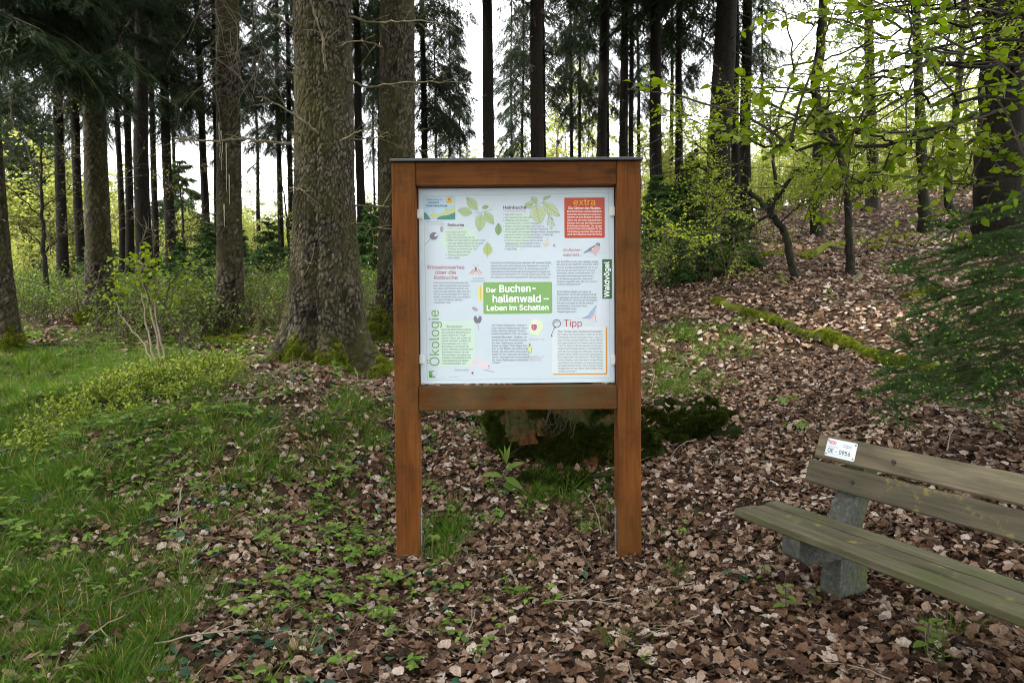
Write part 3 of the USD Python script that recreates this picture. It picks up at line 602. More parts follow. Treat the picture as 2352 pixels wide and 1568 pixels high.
# the red box
flat(panel, 'extra_box', [rrect(Z2, 656, 512, 1142, 1003, .008)], ORANGE, 0.0004)
block('extra_title', Z2, [('extra', 765, 1027, 605, 78)], hexc('d69a24'))
block('extra_text', Z2, [('Die Gärtner des Waldes', 706, 1090, 656, 31), ('Eichhörnchen und Eichelhäher', 690, 1108, 692), ('sammeln Bucheckern und ver-', 690, 1108, 727), ('stecken sie zum Beispiel im Boden.', 690, 1108, 760), ('Wenn sie sie nicht wiederfinden,', 690, 1108, 797), ('können sich aus den Bucheckern', 690, 1108, 831), ('Keimlinge entwickeln. So sorgen', 691, 1108, 865), ('Eichhörnchen & Eichelhäher für die', 691, 1109, 899), ('Verbreitung mancher Baumarten,', 692, 1109, 935), ('auch der Haselnuss oder der Eiche!', 692, 1109, 968)], hexc('f4efe8'), 23)
block('heading', Z2, [('Im Buchen-', 640, 866, 1163, 36), ('wald lebt...', 640, 862, 1221, 36)], RED, slant=0.2)
block('body_text', Z2, [('Der Buchfink ist ein sehr häufiger Vogel,', 562, 1066, 1297, 24), ('der auch in der Stadt oft vorkommt. Gern', 562, 1061, 1329), ('frisst er die Buchecker(Name!). Da er gar', 563, 1056, 1365), ('nicht scheu ist, kann man ihn oft beim', 563, 1026, 1400), ('Vortragen seines schmetternden und', 564, 1016, 1432), ('einprägsamenGesanges beobachten.', 565, 1010, 1466), ('In die Menschensprache „übersetzt“', 565, 1003, 1502), ('klingt er ungefähr wie: „Bin ich nicht ein', 566, 1052, 1536), ('schöner Reitergeneral?“', 566, 856, 1568)], GREY, 21)
block('body_text', Z4, [('Auch Kleiber laben sich gern an', 546, 941, 147, 25), ('Bucheckern. Um an den leckeren Inhalt', 547, 1001, 178), ('zu gelangen, klemmen sie die Buchecker', 547, 1013, 212), ('in Rindenritzen. Jetzt können sie bequem', 547, 1014, 243), ('mit dem Schnabel auf die Buchecker', 547, 971, 277), ('einhämmern, ohne dass diese', 548, 893, 309), ('herunterfallen oder', 548, 774, 342), ('wegspringen kann.', 548, 766, 376)], GREY, 21)
# dark green upright strip
_s0, _s1 = pb(Z4, 1072, 217), pb(Z2, 1225, 1257)
_s1 = V([pb(Z4, 1183, 100)[0], _s1[1]])
flat(panel, 'side_strip', [sbox(_s0[0], _s0[1], _s1[0], _s1[1])], DKG, 0.0008)
def upright(name, s, a, b, cap, col, bold=False):
    mb = MB(); text_into(mb, s, a, b, cap, 0.0012, bold); v, f, _ = mb.mesh(); put(panel, name, (v, f), ink(col))
upright('side_text', 'Waldvögel', pb(Z4, 1152, 200), pb(Z2, 1196, 1285), np.linalg.norm(pb(Z4, 1092, 150) - pb(Z4, 1152, 150)), hexc('eef2ee'), True)
# the green title box
_t0, _t1 = pb(Z3, 1143, 394), pb(Z4, 488, 20)
flat(panel, 'title_box', [sbox(_t0[0], _t0[1], _t1[0], _t1[1]).buffer(-.01).buffer(.01, quad_segs=6)], hexc('74a058'), 0.0004)
_mb = MB()
for s, a, b, cap in (('Der', (Z3, 1178, 142), (Z3, 1292, 142), 50), ('Buchen-', (Z3, 1328, 140), (Z4, 298, 132), 80), ('hallenwald –', (Z3, 1250, 258), (Z4, 452, 254), 84), ('Leben im Schatten', (Z3, 1182, 354), (Z4, 448, 346), 60)):
    p0, p1 = pb(*a), pb(*b)
    text_into(_mb, s, p0, p1, np.linalg.norm(pb(a[0], a[1], a[2] - cap) - p0), 0.0009, True)
_v, _f, _ = _mb.mesh(); put(panel, 'title_text', (_v, _f), ink(hexc('f3f6f1')))
upright('side_text', 'Ökologie', pb(Z3, 632, 994), pb(Z3, 624, 347), np.linalg.norm(pb(Z3, 518, 930) - pb(Z3, 632, 930)), hexc('6c9a50'), False)
flat(panel, 'text_box', [rrect(Z3, 624, 473, 1040, 1005, .006)], PALE, 0.0004)
block('body_text', Z3, [('Bucheckern', 718, 896, 552, 28), ('Nach der Befruchtung wächst', 658, 1001, 584), ('der weibliche Blütenstand zu', 658, 993, 617), ('einem hölzernen „Frucht-', 658, 952, 650), ('becher“ heran, der außen mit', 659, 997, 682), ('kleinen Stacheln versehen ist.', 660, 1000, 714), ('Darin befinden sich 1 bis 2', 660, 959, 748), ('Bucheckern, die Samen der', 661, 974, 780), ('Buche. Botanisch gesehen sind', 661, 1015, 812), ('Bucheckern Nüsse, die viel', 662, 972, 845), ('Fett enthalten und daher ein', 662, 992, 878), ('beliebter Energielieferant für', 663, 1000, 911), ('viele Waldtiere wie Mäuse', 663, 967, 944), ('und Siebenschläfer sind.', 664, 945, 976)], hexc('3f5346'), 21)
block('caption', Z3, [('Siebenschläfer', 808, 974, 1052, 20)], TEAL)
block('small_print', Z3, [('Diplom-Biologin', 743, 850, 1127, 10), ('Illustrationen', 633, 700, 1141, 8)], hexc('7d8a84'))
flat(panel, 'leaf_emblem', [poly(Z3, [(508, 1053), (580, 1050), (545, 1075), (550, 1100), (545, 1128), (512, 1130)])], hexc('5aa345'), 0.0004)
flat(panel, 'leaf_emblem', [ellipse(Z3, 575, 1078, 30, 24, -.3).difference(ellipse(Z3, 575, 1078, 28, 22, -.3))], hexc('7d8a84'), 0.0007)
block('emblem_text', Z3, [('tilia', 515, 582, 1131, 24)], hexc('2f6a2f'), bold=True, lift=.0011)
block('emblem_text', Z3, [('Natur erleben', 533, 617, 1145, 9)], hexc('6a8a70'), lift=.0011)
block('body_text', Z3, [('Auf vielen Rotbuchen-Blättern', 1238, 1640, 534), ('kann man im Spätsommer rätsel-', 1239, 1666, 567), ('hafte rötliche „Beutel“ finden.', 1239, 1633, 599), ('Hierbei handelt es sich um soge-', 1239, 1663, 632), ('nannte Buchen-Gallen, in', 1240, 1642, 673, 25), ('denen sich die Entwicklung der', 1240, 1648, 706), ('Buchen-Gallwespe abspielt.', 1241, 1606, 740), ('Diese winzigen Tiere legen ihre', 1241, 1650, 772), ('Eier in die Blätter der Rotbuche', 1242, 1653, 805), ('hinein, die daraufhin eine Galle', 1242, 1651, 838), ('bildet. In der Galle lebt die kleine', 1243, 1671, 871), ('Larve, verpuppt sich und schlüpft', 1243, 1676, 903), ('als neue Gallwespe im nächsten', 1244, 1661, 936), ('Frühjahr.', 1245, 1345, 968)], GREY, 21)
block('caption', Z4, [('Originalgröße 6 - 8 mm', 217, 397, 694, 13), ('Originalgröße 4 - 5 mm', 219, 399, 893, 13), ('Längsschnitt durch', 219, 368, 915, 13), ('die Galle mit Larve', 219, 367, 937, 13)], hexc('a5877f'))
# tip box
flat(panel, 'tip_box', [rrect(Z4, 500, 545, 1127, 1101, .008)], hexc('c8902c'), 0.0003)
flat(panel, 'tip_box', [rrect(Z4, 484, 534, 1113, 1087, .008)], hexc('d8c08a'), 0.0005)
flat(panel, 'tip_box', [rrect(Z4, 486, 536, 1111, 1085, .0075)], hexc('c6d0d2'), 0.0007)
block('title_text', Z4, [('Tipp', 627, 834, 540, 80)], RED, lift=.0011)
block('body_text', Z4, [('Wer findet eine Kleiberschmiede?', 552, 1072, 608, 27), ('Der Kleiber liebt Bucheckern! Damit er an den', 552, 1073, 640), ('fetthaltigen Samen gelangen kann, muss er', 553, 1073, 674), ('aber erst die Schale entfernen. Ohne Hände', 553, 1074, 707), ('nicht ganz einfach! Der Kleiber benutzt einen', 553, 1074, 739), ('Trick. Er klemmt die Bucheckern (und auch', 554, 1074, 772), ('andere hartschalige Samen) in Rindenritzen.', 554, 1072, 805), ('Jetzt kann er sie bequem aufhacken. Wenn der', 554, 1075, 838), ('Kleiber einen dafür besonders geeigneten', 555, 1075, 871), ('Baum gefunden hat, benutzt er diesen Baum', 555, 1076, 903), ('immer wieder, und man kann in der Rinde', 556, 1077, 936), ('viele Reste von Schalen und manchmal auch', 556, 1077, 970), ('komplette Samen finden, die er dort als Vorrat', 556, 1077, 1002), ('eingeklemmt hat. Man nennt dies eine', 557, 1077, 1034), ('„Kleiberschmiede“.', 557, 775, 1068)], GREY, 21, lift=.0011)
flat(panel, 'magnifier_print', [ellipse(Z4, 542, 505, 48, 48, n=30).difference(ellipse(Z4, 542, 505, 40, 40, n=30)), line(Z4, [(520, 548), (484, 648)], .010), ellipse(Z4, 542, 505, 28, 28).difference(ellipse(Z4, 545, 510, 28, 28))], hexc('3a3a3c'), 0.0013)
flat(panel, 'magnifier_print', [line(Z4, [(518, 560), (489, 640)], .005)], hexc('d3dde2'), 0.0016)
# leaf drawings
def drawn_leaf(zf, base, tip, width, teeth, fill, veins):
    b, t = V(base, float), V(tip, float); d = t - b; n = V([-d[1], d[0]]) / np.linalg.norm(d)
    u = np.linspace(0, 1, 13); w = np.sin(np.pi * u ** 0.85) * width / 2
    saw = 1 + (teeth * (np.arange(13) % 2) if teeth else 0)
    A = [b + d * a + n * k * s for a, k, s in zip(u, w, np.broadcast_to(saw, 13))]; B = [b + d * a - n * k * s for a, k, s in zip(u, w, np.broadcast_to(saw, 13))]
    shape = poly(zf, A + B[::-1][1:-1])
    vs = [line(zf, [b, t], .0016)]
    for a in np.linspace(.15, .8, 6):
        c = b + d * a
        for sg in (1, -1): vs.append(line(zf, [c, c + d * .14 + n * sg * width * .42 * math.sin(np.pi * a ** .85)], .0014))
    return shape, shape.buffer(.0012).difference(shape), vs
def leaf_picture(zf, lst, stems, fill, dark):
    S = [drawn_leaf(zf, *l, fill, None) for l in lst]
    flat(panel, 'leaf_print', [s[0] for s in S], fill, 0.0006)
    flat(panel, 'leaf_print', [s[1] for s in S] + [q for s in S for q in s[2]] + [line(zf, p, .002) for p in stems], dark, 0.001)
leaf_picture(Z1, [((1050, 700), (876, 668), 105, 0), ((1110, 660), (985, 510), 105, .06), ((1160, 720), (1135, 922), 120, .03), ((1200, 690), (1312, 835), 100, .05), ((1170, 640), (1250, 618), 50, 0)], [[(1075, 705), (1180, 690), (1292, 655)], [(1110, 650), (1125, 690)], [(1085, 755), (1150, 700)], [(1165, 725), (1170, 690)]], hexc('a6b98a'), hexc('66804f'))
leaf_picture(Z2, [((310, 610), (370, 828), 180, .05), ((395, 575), (600, 738), 115, .05), ((320, 590), (262, 510), 90, .06), ((275, 600), (175, 610), 70, .05), ((395, 535), (493, 495), 36, 0)], [[(225, 655), (320, 605), (420, 560)], [(400, 560), (420, 540)]], hexc('b2c096'), hexc('5f7350'))
leaf_picture(Z2, [((455, 700), (520, 790), 36, 0), ((470, 740), (455, 850), 34, 0), ((490, 750), (540, 860), 36, 0), ((500, 800), (495, 898), 40, 0)], [[(440, 690), (470, 740)]], hexc('c9d6c4'), hexc('7e9484'))
leaf_picture(Z1, [((1366, 965), (1368, 822), 76, .08)], [[(1366, 965), (1366, 972)]], hexc('86a06e'), hexc('4b6440'))
leaf_picture(Z1, [((1238, 1212), (1240, 1057), 104, .03)], [[(1240, 1212), (1241, 1243)]], hexc('aaba74'), hexc('6f8450'))
# nuts, catkin, galls
flat(panel, 'nut_print', [ellipse(Z1, 684, 893, 22, 40), ellipse(Z3, 1045, 336, 38, 20, .5), ellipse(Z2, 533, 1090, 16, 20)], hexc('a892a0'), 0.0006)
flat(panel, 'husk_print', [ellipse(Z1, 588, 978, 50, 44, -.4).difference(ellipse(Z1, 618, 965, 26, 16, -.6)), line(Z1, [(482, 1082), (545, 1015)], .0026), ellipse(Z3, 1055, 460, 22, 44, -.25), ellipse(Z3, 1098, 460, 22, 44, .25), line(Z3, [(1076, 500), (1091, 578)], .0026)] + [line(Z1, [(588 + 46 * math.cos(t), 978 + 42 * math.sin(t)), (588 + 64 * math.cos(t), 978 + 58 * math.sin(t))], .0015) for t in np.linspace(0, 6.28, 14)] + [line(Z3, [(1076 + 36 * math.cos(t), 455 + 40 * math.sin(t)), (1076 + 50 * math.cos(t), 455 + 54 * math.sin(t))], .0015) for t in np.linspace(2.6, 6.8, 12)], hexc('6d6a74'), 0.0006)
flat(panel, 'catkin_print', [poly(Z3, [(1108 + (22 + (k % 2) * 6) * sg * (1 if 0 < k < 15 else .3), 68 + k * 11.6) for sg, ks in ((1, range(16)), (-1, range(15, -1, -1))) for k in ks])], hexc('e0cf6a'), 0.0006)
flat(panel, 'catkin_print', [line(Z3, [(1108, 58), (1108, 235)], .0018)] + [line(Z3, [(1095, y), (1122, y + 5)], .0012) for y in range(80, 230, 18)], hexc('a3832f'), 0.0009)
flat(panel, 'gall_print', [poly(Z4, [(212, 560), (250, 470), (285, 450), (385, 490), (380, 560), (330, 650), (240, 620)])], hexc('ccd9b4'), 0.0005)
flat(panel, 'gall_print', [ellipse(Z4, 280, 542, 33, 42)], hexc('a94f7c'), 0.0008)
flat(panel, 'gall_print', [poly(Z4, [(280, 468), (306, 515), (254, 515)]), line(Z4, [(268, 525), (268, 570)], .002)], hexc('dfd0d6'), 0.0011)
flat(panel, 'gall_print', [poly(Z4, [(229, 727), (245, 770), (257, 800), (250, 835), (230, 850), (210, 835), (201, 800), (213, 770)])], hexc('7a7340'), 0.0006)
flat(panel, 'gall_print', [ellipse(Z4, 229, 802, 22, 42)], hexc('c6d08a'), 0.0009)
flat(panel, 'husk_print', [poly(Z2, [(390, 1050), (420, 1070), (440, 1000), (450, 985), (462, 1000), (460, 1065), (490, 1070), (455, 1095), (432, 1108), (410, 1095)])], hexc('c5b9a4'), 0.0006)
# moth
flat(panel, 'moth_print', [poly(Z1, [(1094, 1380), (1120, 1365), (1175, 1400), (1188, 1425), (1175, 1445), (1130, 1448), (1094, 1400)]), poly(Z1, [(1094, 1380), (1068, 1365), (1018, 1410), (1003, 1438), (1015, 1446), (1060, 1448), (1094, 1400)]), ellipse(Z1, 1095, 1410, 14, 45)], hexc('c9bcbc'), 0.0006)
flat(panel, 'moth_print', [line(Z1, [(1090, 1358), (1070, 1322)], .0016), line(Z1, [(1098, 1358), (1123, 1322)], .0016), ellipse(Z1, 1095, 1372, 13, 18), line(Z1, [(1060, 1385), (1030, 1425)], .003), line(Z1, [(1130, 1385), (1160, 1428)], .003), line(Z1, [(1075, 1395), (1055, 1440)], .002), line(Z1, [(1112, 1395), (1135, 1440)], .002)], hexc('6f6266'), 0.001)
# finch on a twig
flat(panel, 'bird_print', [line(Z2, [(920, 1240), (1150, 1180)], .006)], hexc('b9c3c6'), 0.0005)
flat(panel, 'bird_print', [poly(Z2, [(948, 1165), (975, 1110), (1030, 1070), (1068, 1058), (1090, 1078), (1090, 1110), (1080, 1150), (1045, 1180), (1000, 1188), (965, 1178)])], hexc('c3a1a0'), 0.0008)
flat(panel, 'bird_print', [ellipse(Z2, 1062, 1078, 28, 20, .2), poly(Z2, [(880, 1192), (900, 1165), (960, 1120), (1020, 1090), (1030, 1120), (980, 1155), (925, 1175)])], hexc('6e8398'), 0.0011)
flat(panel, 'bird_print', [poly(Z2, [(985, 1130), (1025, 1112), (1020, 1122), (990, 1142)]), poly(Z2, [(1086, 1080), (1104, 1090), (1086, 1094)])], hexc('e6e6e2'), 0.0014)
flat(panel, 'bird_print', [ellipse(Z2, 1077, 1083, 5, 5), line(Z2, [(1010, 1188), (1028, 1215)], .0018), line(Z2, [(1030, 1182), (1048, 1210)], .0018), line(Z2, [(940, 1150), (1020, 1105)], .002)], hexc('3c4046'), 0.0016)
# nuthatch on a trunk
flat(panel, 'bird_print', [poly(Z4, [(1020, 235), (1143, 228), (1128, 350), (1136, 535), (982, 533), (1005, 430), (1012, 330)])], hexc('c4ccd4'), 0.0005)
flat(panel, 'bird_print', [poly(Z4, [(870, 445), (920, 470), (965, 465), (995, 430), (1000, 385), (985, 350), (950, 380), (910, 420)])], hexc('d6b8b2'), 0.0008)
flat(panel, 'bird_print', [poly(Z4, [(850, 440), (880, 418), (908, 405), (930, 365), (965, 330), (1000, 288), (1008, 298), (990, 350), (960, 420), (930, 455), (900, 440)])], hexc('8faac4'), 0.0011)
flat(panel, 'bird_print', [poly(Z4, [(832, 438), (862, 432), (862, 442)]), line(Z4, [(860, 437), (910, 432)], .003), line(Z4, [(990, 420), (1000, 490)], .0018)], hexc('4a5560'), 0.0014)
# dormouse
flat(panel, 'dormouse_print', [poly(Z3, [(1000, 1085), (985, 1050), (985, 1005), (1010, 955), (1045, 922), (1090, 908), (1130, 922), (1165, 955), (1195, 962), (1222, 985), (1222, 1018), (1190, 1028), (1160, 1040), (1100, 1005), (1060, 965), (1030, 985), (1010, 1030), (1022, 1080)])], hexc('cfc4c6'), 0.0006)
flat(panel, 'dormouse_print', [ellipse(Z3, 1205, 998, 6, 7), ellipse(Z3, 1016, 1078, 12, 12), line(Z3, [(1150, 1040), (1270, 1068)], .002), line(Z3, [(1215, 1010), (1185, 1050)], .0012)], hexc('5c4a48'), 0.0009)
# white clips that hold the panel
for zf, x0, y0, x1, y1 in ((Z1, 386, 653, 448, 768), (Z3, 398, 865, 454, 972), (Z2, 1200, 622, 1264, 738), (Z4, 1168, 872, 1223, 980)):
    a, b = pb(zf, x0, y1, PF - .012), pb(zf, x1, y0, PF - .012)
    bbox('clip', a[0], b[0], PF - .014, PF - .0035, a[1], b[1], m_clip, .003)
# ------------------------------------------------------------------ the bench
SZ = 0.505                                                   # height of the seat above the path
def on_level(px, py, z):
    r = ray(px, py); return CAM + r * ((z - CAM[2]) / r[2])
_fl, _fr, _bl, _br = on_level(1687, 1166, SZ), on_level(2352, 1414, SZ), on_level(1840, 1166, SZ), on_level(2352, 1336.6, SZ)
bu = unit((_fr - _fl)[:2] + (_br - _bl)[:2]); bn = V([-bu[1], bu[0]])           # along the bench, and towards its back
if bn[0] < 0: bn = -bn
BD = float(np.mean([(_bl - _fl)[:2] @ bn, (_br - _fl)[:2] @ bn, (_br - _fr)[:2] @ bn]))
bench = UsdGeom.Xform.Define(stage, fresh('/World', 'bench'))
bench.AddTransformOp().Set(Gf.Matrix4d(bu[0], bu[1], 0, 0, bn[0], bn[1], 0, 0, 0, 0, 1, 0, _fl[0], _fl[1], 0, 1))
tag(bench, 'weathered wooden plank bench on concrete supports with a metal number plate', 'bench')
m_plank = wood('weathered_plank', [(0.22, (0.016, 0.014, 0.008)), (0.42, (0.048, 0.042, 0.022)), (0.58, (0.085, 0.076, 0.042)), (0.8, (0.155, 0.14, 0.085))], 'x', 1.0, 0.75, 0.5, [((0.050, 0.058, 0.014), 3.0, 0.42, 0.62, 0.8), ((0.16, 0.15, 0.03), 9.0, 0.62, 0.72, 0.4)], 0.25)
m_plank2 = wood('lichen_plank', [(0.22, (0.018, 0.015, 0.009)), (0.42, (0.045, 0.038, 0.022)), (0.58, (0.075, 0.065, 0.039)), (0.8, (0.125, 0.11, 0.07))], 'x', 1.0, 0.8, 0.5, [((0.05, 0.052, 0.016), 2.0, 0.48, 0.66, 0.7), ((0.22, 0.19, 0.03), 11.0, 0.57, 0.70, 0.7)], 0.25)
m_plank3 = wood('pale_plank', [(0.22, (0.025, 0.020, 0.011)), (0.42, (0.075, 0.061, 0.035)), (0.58, (0.135, 0.113, 0.068)), (0.8, (0.22, 0.19, 0.125))], 'x', 1.0, 0.7, 0.5, [((0.06, 0.058, 0.018), 1.6, 0.48, 0.66, 0.7), ((0.2, 0.18, 0.04), 12.0, 0.62, 0.72, 0.4)], 0.25)
m_concrete = M('mossy_concrete', {'g': ('texture_coordinate', {}), 'n': ('noise_texture', {'scale': 45.0, 'detail': 8.0, 'roughness': 0.75}), 'n1': ('noise_texture', {'scale': 5.0, 'detail': 5.0}),
    'r': ('rgb_ramp', {'ramp': [(0.3, (0.022, 0.023, 0.018)), (0.55, (0.062, 0.065, 0.055)), (0.75, (0.135, 0.136, 0.120))]}), 'rg': ('rgb_ramp', {'ramp': [(0.48, (0, 0, 0)), (0.63, (0.75, 0.75, 0.75))]}), 'mg': ('mix_color', {'b': (0.06, 0.07, 0.016)}), 'b': ('bump', {'strength': 0.7, 'distance': 0.006}), 'p': ('principled_bsdf', {'roughness': 0.9, 'specular_ior_level': 0.060})},
    [('g.object', 'n.vector'), ('g.object', 'n1.vector'), ('n.fac', 'r.fac'), ('n1.fac', 'rg.fac'), ('r.color', 'mg.a'), ('rg.color', 'mg.fac'), ('mg.result', 'p.base_color'), ('n.fac', 'b.height'), ('b.normal', 'p.normal')])
LEN, PT = 2.05, 0.046
_rb = np.random.default_rng(5)
def plank(name, parent, w, th, mat, y, z, tilt=0.0, x0=0.0, ln=LEN, seed=0):
    n = 24; r = 0.008; rr = np.random.default_rng(seed)
    prof = V([(-w / 2 + r, -th / 2), (w / 2 - r, -th / 2), (w / 2, -th / 2 + r), (w / 2, th / 2 - r), (w / 2 - r, th / 2), (-w / 2 + r, th / 2), (-w / 2, th / 2 - r), (-w / 2, -th / 2 + r)])
    v, f = [], []
    xs = np.linspace(x0, x0 + ln, n)
    for i, x in enumerate(xs):
        k = V([1, 1]) * (0.985 if i in (0, n - 1) else 1)
        q = prof * k + rr.normal(0, 0.0009, prof.shape)
        c, s = math.cos(tilt), math.sin(tilt)
        for a, b in q: v.append((x, y + a * c - b * s, z + a * s + b * c))
    for i in range(n - 1):
        for j in range(8): a, b = i * 8 + j, i * 8 + (j + 1) % 8; f += [(a, a + 8, b + 8), (a, b + 8, b)]
    for e, o in ((0, 1), ((n - 1) * 8, -1)):
        for j in range(1, 7): f.append((e, e + j, e + j + 1)[::o])
    m = trimesh.Trimesh(v, f, process=False); trimesh.repair.fix_normals(m)
    return put(parent, name, m, mat, 25)
_pw = (BD - 2 * 0.010) / 3
for k in range(3): plank('seat_plank', bench, _pw, PT, (m_plank, m_plank2, m_plank)[k], _pw / 2 + k * (_pw + 0.010), SZ - PT / 2 + (0.0, -.003, .002)[k], 0.0, (0, .012, -.004)[k], LEN, 10 + k)
# backrest: two planks on a slanting plane behind the seat
TILT = 0.30
def back(y, z0, z1, x0, mat, seed):
    t = TILT
    plank('back_plank', bench, (z1 - z0) / math.cos(t), 0.042, mat, y, (z0 + z1) / 2, math.pi / 2 - t, x0, LEN, seed)
    return None, y, z0, z1, x0
_up = back(0.445, 0.782, 0.905, 0.175, m_plank3, 21); _lo = back(0.402, 0.642, 0.766, 0.145, m_plank2, 22)
# concrete supports: an arm under the seat, a foot and a slanting post behind
def prism(name, pts, x0, x1, parent, mat, bev=0.008):
    P = Polygon(pts).buffer(-bev).buffer(bev, quad_segs=2)
    m = trimesh.creation.extrude_polygon(P, x1 - x0, engine='earcut')
    m = m.subdivide_to_size(0.05)
    v = m.vertices.copy(); v = np.stack([v[:, 2] + x0, v[:, 0], v[:, 1]], 1)
    v += (meshkit.noise(v * 40, 3)[:, None] - 0.5) * 0.004 + (meshkit.noise(v * 12, 4)[:, None] - 0.5) * 0.006
    m = trimesh.Trimesh(v, m.faces, process=True); trimesh.repair.fix_normals(m)
    return put(parent, name, m, mat, 35)
for x in (0.335, LEN - 0.30):
    zs = SZ - PT - .001
    arm = V([(0.012, zs), (0.012, zs - 0.095), (0.06, zs - 0.13), (BD + 0.09, zs - 0.14), (BD + .12, zs)])
    prism('seat_support', arm, x, x + 0.118, bench, m_concrete)
    prism('foot', [(0.285, zs - 0.135), (0.27, 0.02), (0.27, -0.1), (BD + 0.17, -0.1), (BD + 0.14, zs - 0.135)], x + .004, x + 0.122, bench, m_concrete)
    prism('back_support', [(BD - .035, zs - .005), (BD + .10, zs - .005), (_up[1] + .15, _up[3] - .04), (_up[1] + .035, _up[3] - .04), (_lo[1] + .022, (_lo[2] + _lo[3]) / 2)], x + .002, x + 0.120, bench, m_concrete)
m_bolt = plain('rusty_bolt', (.03, .026, .022), .7)
for pl, x in ((_up, .64), (_lo, .44), (_up, 1.72), (_lo, 1.72)):      # bolt heads that hold the backrest
    c = trimesh.creation.cylinder(.011, .012, sections=10); c.apply_transform(trimesh.transformations.rotation_matrix(math.pi / 2 - TILT, [1, 0, 0])); c.apply_translation((x, pl[1] - .0225, (pl[2] + pl[3]) / 2 + .005)); put(bench, 'bolt', c, m_bolt, 30)
# the number plate
_t = TILT
plate = UsdGeom.Xform.Define(stage, fresh('/World/bench', 'number_plate'))
_cx = _up[4] + 0.155; _cz = (_up[2] + _up[3]) / 2 + .004; _pn = V([0, -math.cos(_t), math.sin(_t)]); _pz = V([0, math.sin(_t), math.cos(_t)])
_po = V([_cx, _up[1], _cz]) + _pn * 0.0225
plate.AddTransformOp().Set(Gf.Matrix4d(1, 0, 0, 0, *(-_pn), 0, *_pz, 0, *_po, 1))
m_plate = plain('plate_metal', (0.60, 0.64, 0.66), 0.3, 0.25)
PW, PH = 0.187, 0.096
_pp = trimesh.creation.extrude_polygon(sbox(-PW / 2, -PH / 2, PW / 2, PH / 2).buffer(-.008).buffer(.008, quad_segs=4), .003, engine='earcut'); _pp.apply_transform(trimesh.transformations.rotation_matrix(math.pi / 2, [1, 0, 0])); _pp.apply_translation((0, .0015, 0))
put(plate, 'plate', _pp, m_plate, 30)
def plate_text(name, s, x0, x1, z, cap, col, bold=False, lift=.0020):
    v, f = glyphs(s, bold); w = v[:, 0].max()
    vv = np.stack([x0 + v[:, 0] * (x1 - x0) / w, np.full(len(v), -lift), z + v[:, 1] * cap], 1)
    n = np.cross(vv[f[:, 1]] - vv[f[:, 0]], vv[f[:, 2]] - vv[f[:, 0]])
    put(plate, name, (vv, np.where((n[:, 1] > 0)[:, None], f[:, ::-1], f)), ink(col))
def plate_shape(name, g, col, lift=.0019):
    mb = MB()
    for h in getattr(g, 'geoms', [g]):
        v, f = trimesh.creation.triangulate_polygon(h, engine='earcut'); mb.add(np.stack([v[:, 0], np.full(len(v), -lift), v[:, 1]], 1), f)
    v, f, _ = mb.mesh(); n = np.cross(v[f[:, 1]] - v[f[:, 0]], v[f[:, 2]] - v[f[:, 0]])
    put(plate, name, (v, np.where((n[:, 1] > 0)[:, None], f[:, ::-1], f)), ink(col))
def q(u, v): return (u - 0.5) * PW, (0.5 - v) * PH
plate_shape('red_field', sbox(*q(.085, .31), *q(.31, .12)), hexc('c0213a'))
plate_text('number', '112', *[q(a, 0)[0] for a in (.165, .295)], q(0, .28)[1], .0125, hexc('f5f0f0'), True, .0024)
from shapely.geometry import Point
plate_shape('ring', Point(*q(.125, .215)).buffer(.0065).difference(Point(*q(.125, .215)).buffer(.005)), hexc('f5f0f0'), .0024)
plate_text('lettering', 'olpe', *[q(a, 0)[0] for a in (.56, .84)], q(0, .36)[1], .020, hexc('5f6a70'))
plate_text('lettering', 'Standortnummer:', *[q(a, 0)[0] for a in (.07, .44)], q(0, .47)[1], .0062, hexc('6a7074'))
plate_text('number', 'OE - 0956', *[q(a, 0)[0] for a in (.075, .84)], q(0, .78)[1], .0225, hexc('1c1e20'), True)
plate_shape('blue_line', sbox(*q(.08, .865), *q(.84, .845)), hexc('4a9ac0'))
for a, b in ((.05, .12), (.95, .12), (.05, .88), (.95, .88)):
    c = trimesh.creation.cylinder(.0055, .003, sections=10); c.apply_transform(trimesh.transformations.rotation_matrix(math.pi / 2, [1, 0, 0])); x, z = q(a, b); c.apply_translation((x, -.0025, z))
    put(plate, 'screw', c, m_zinc)
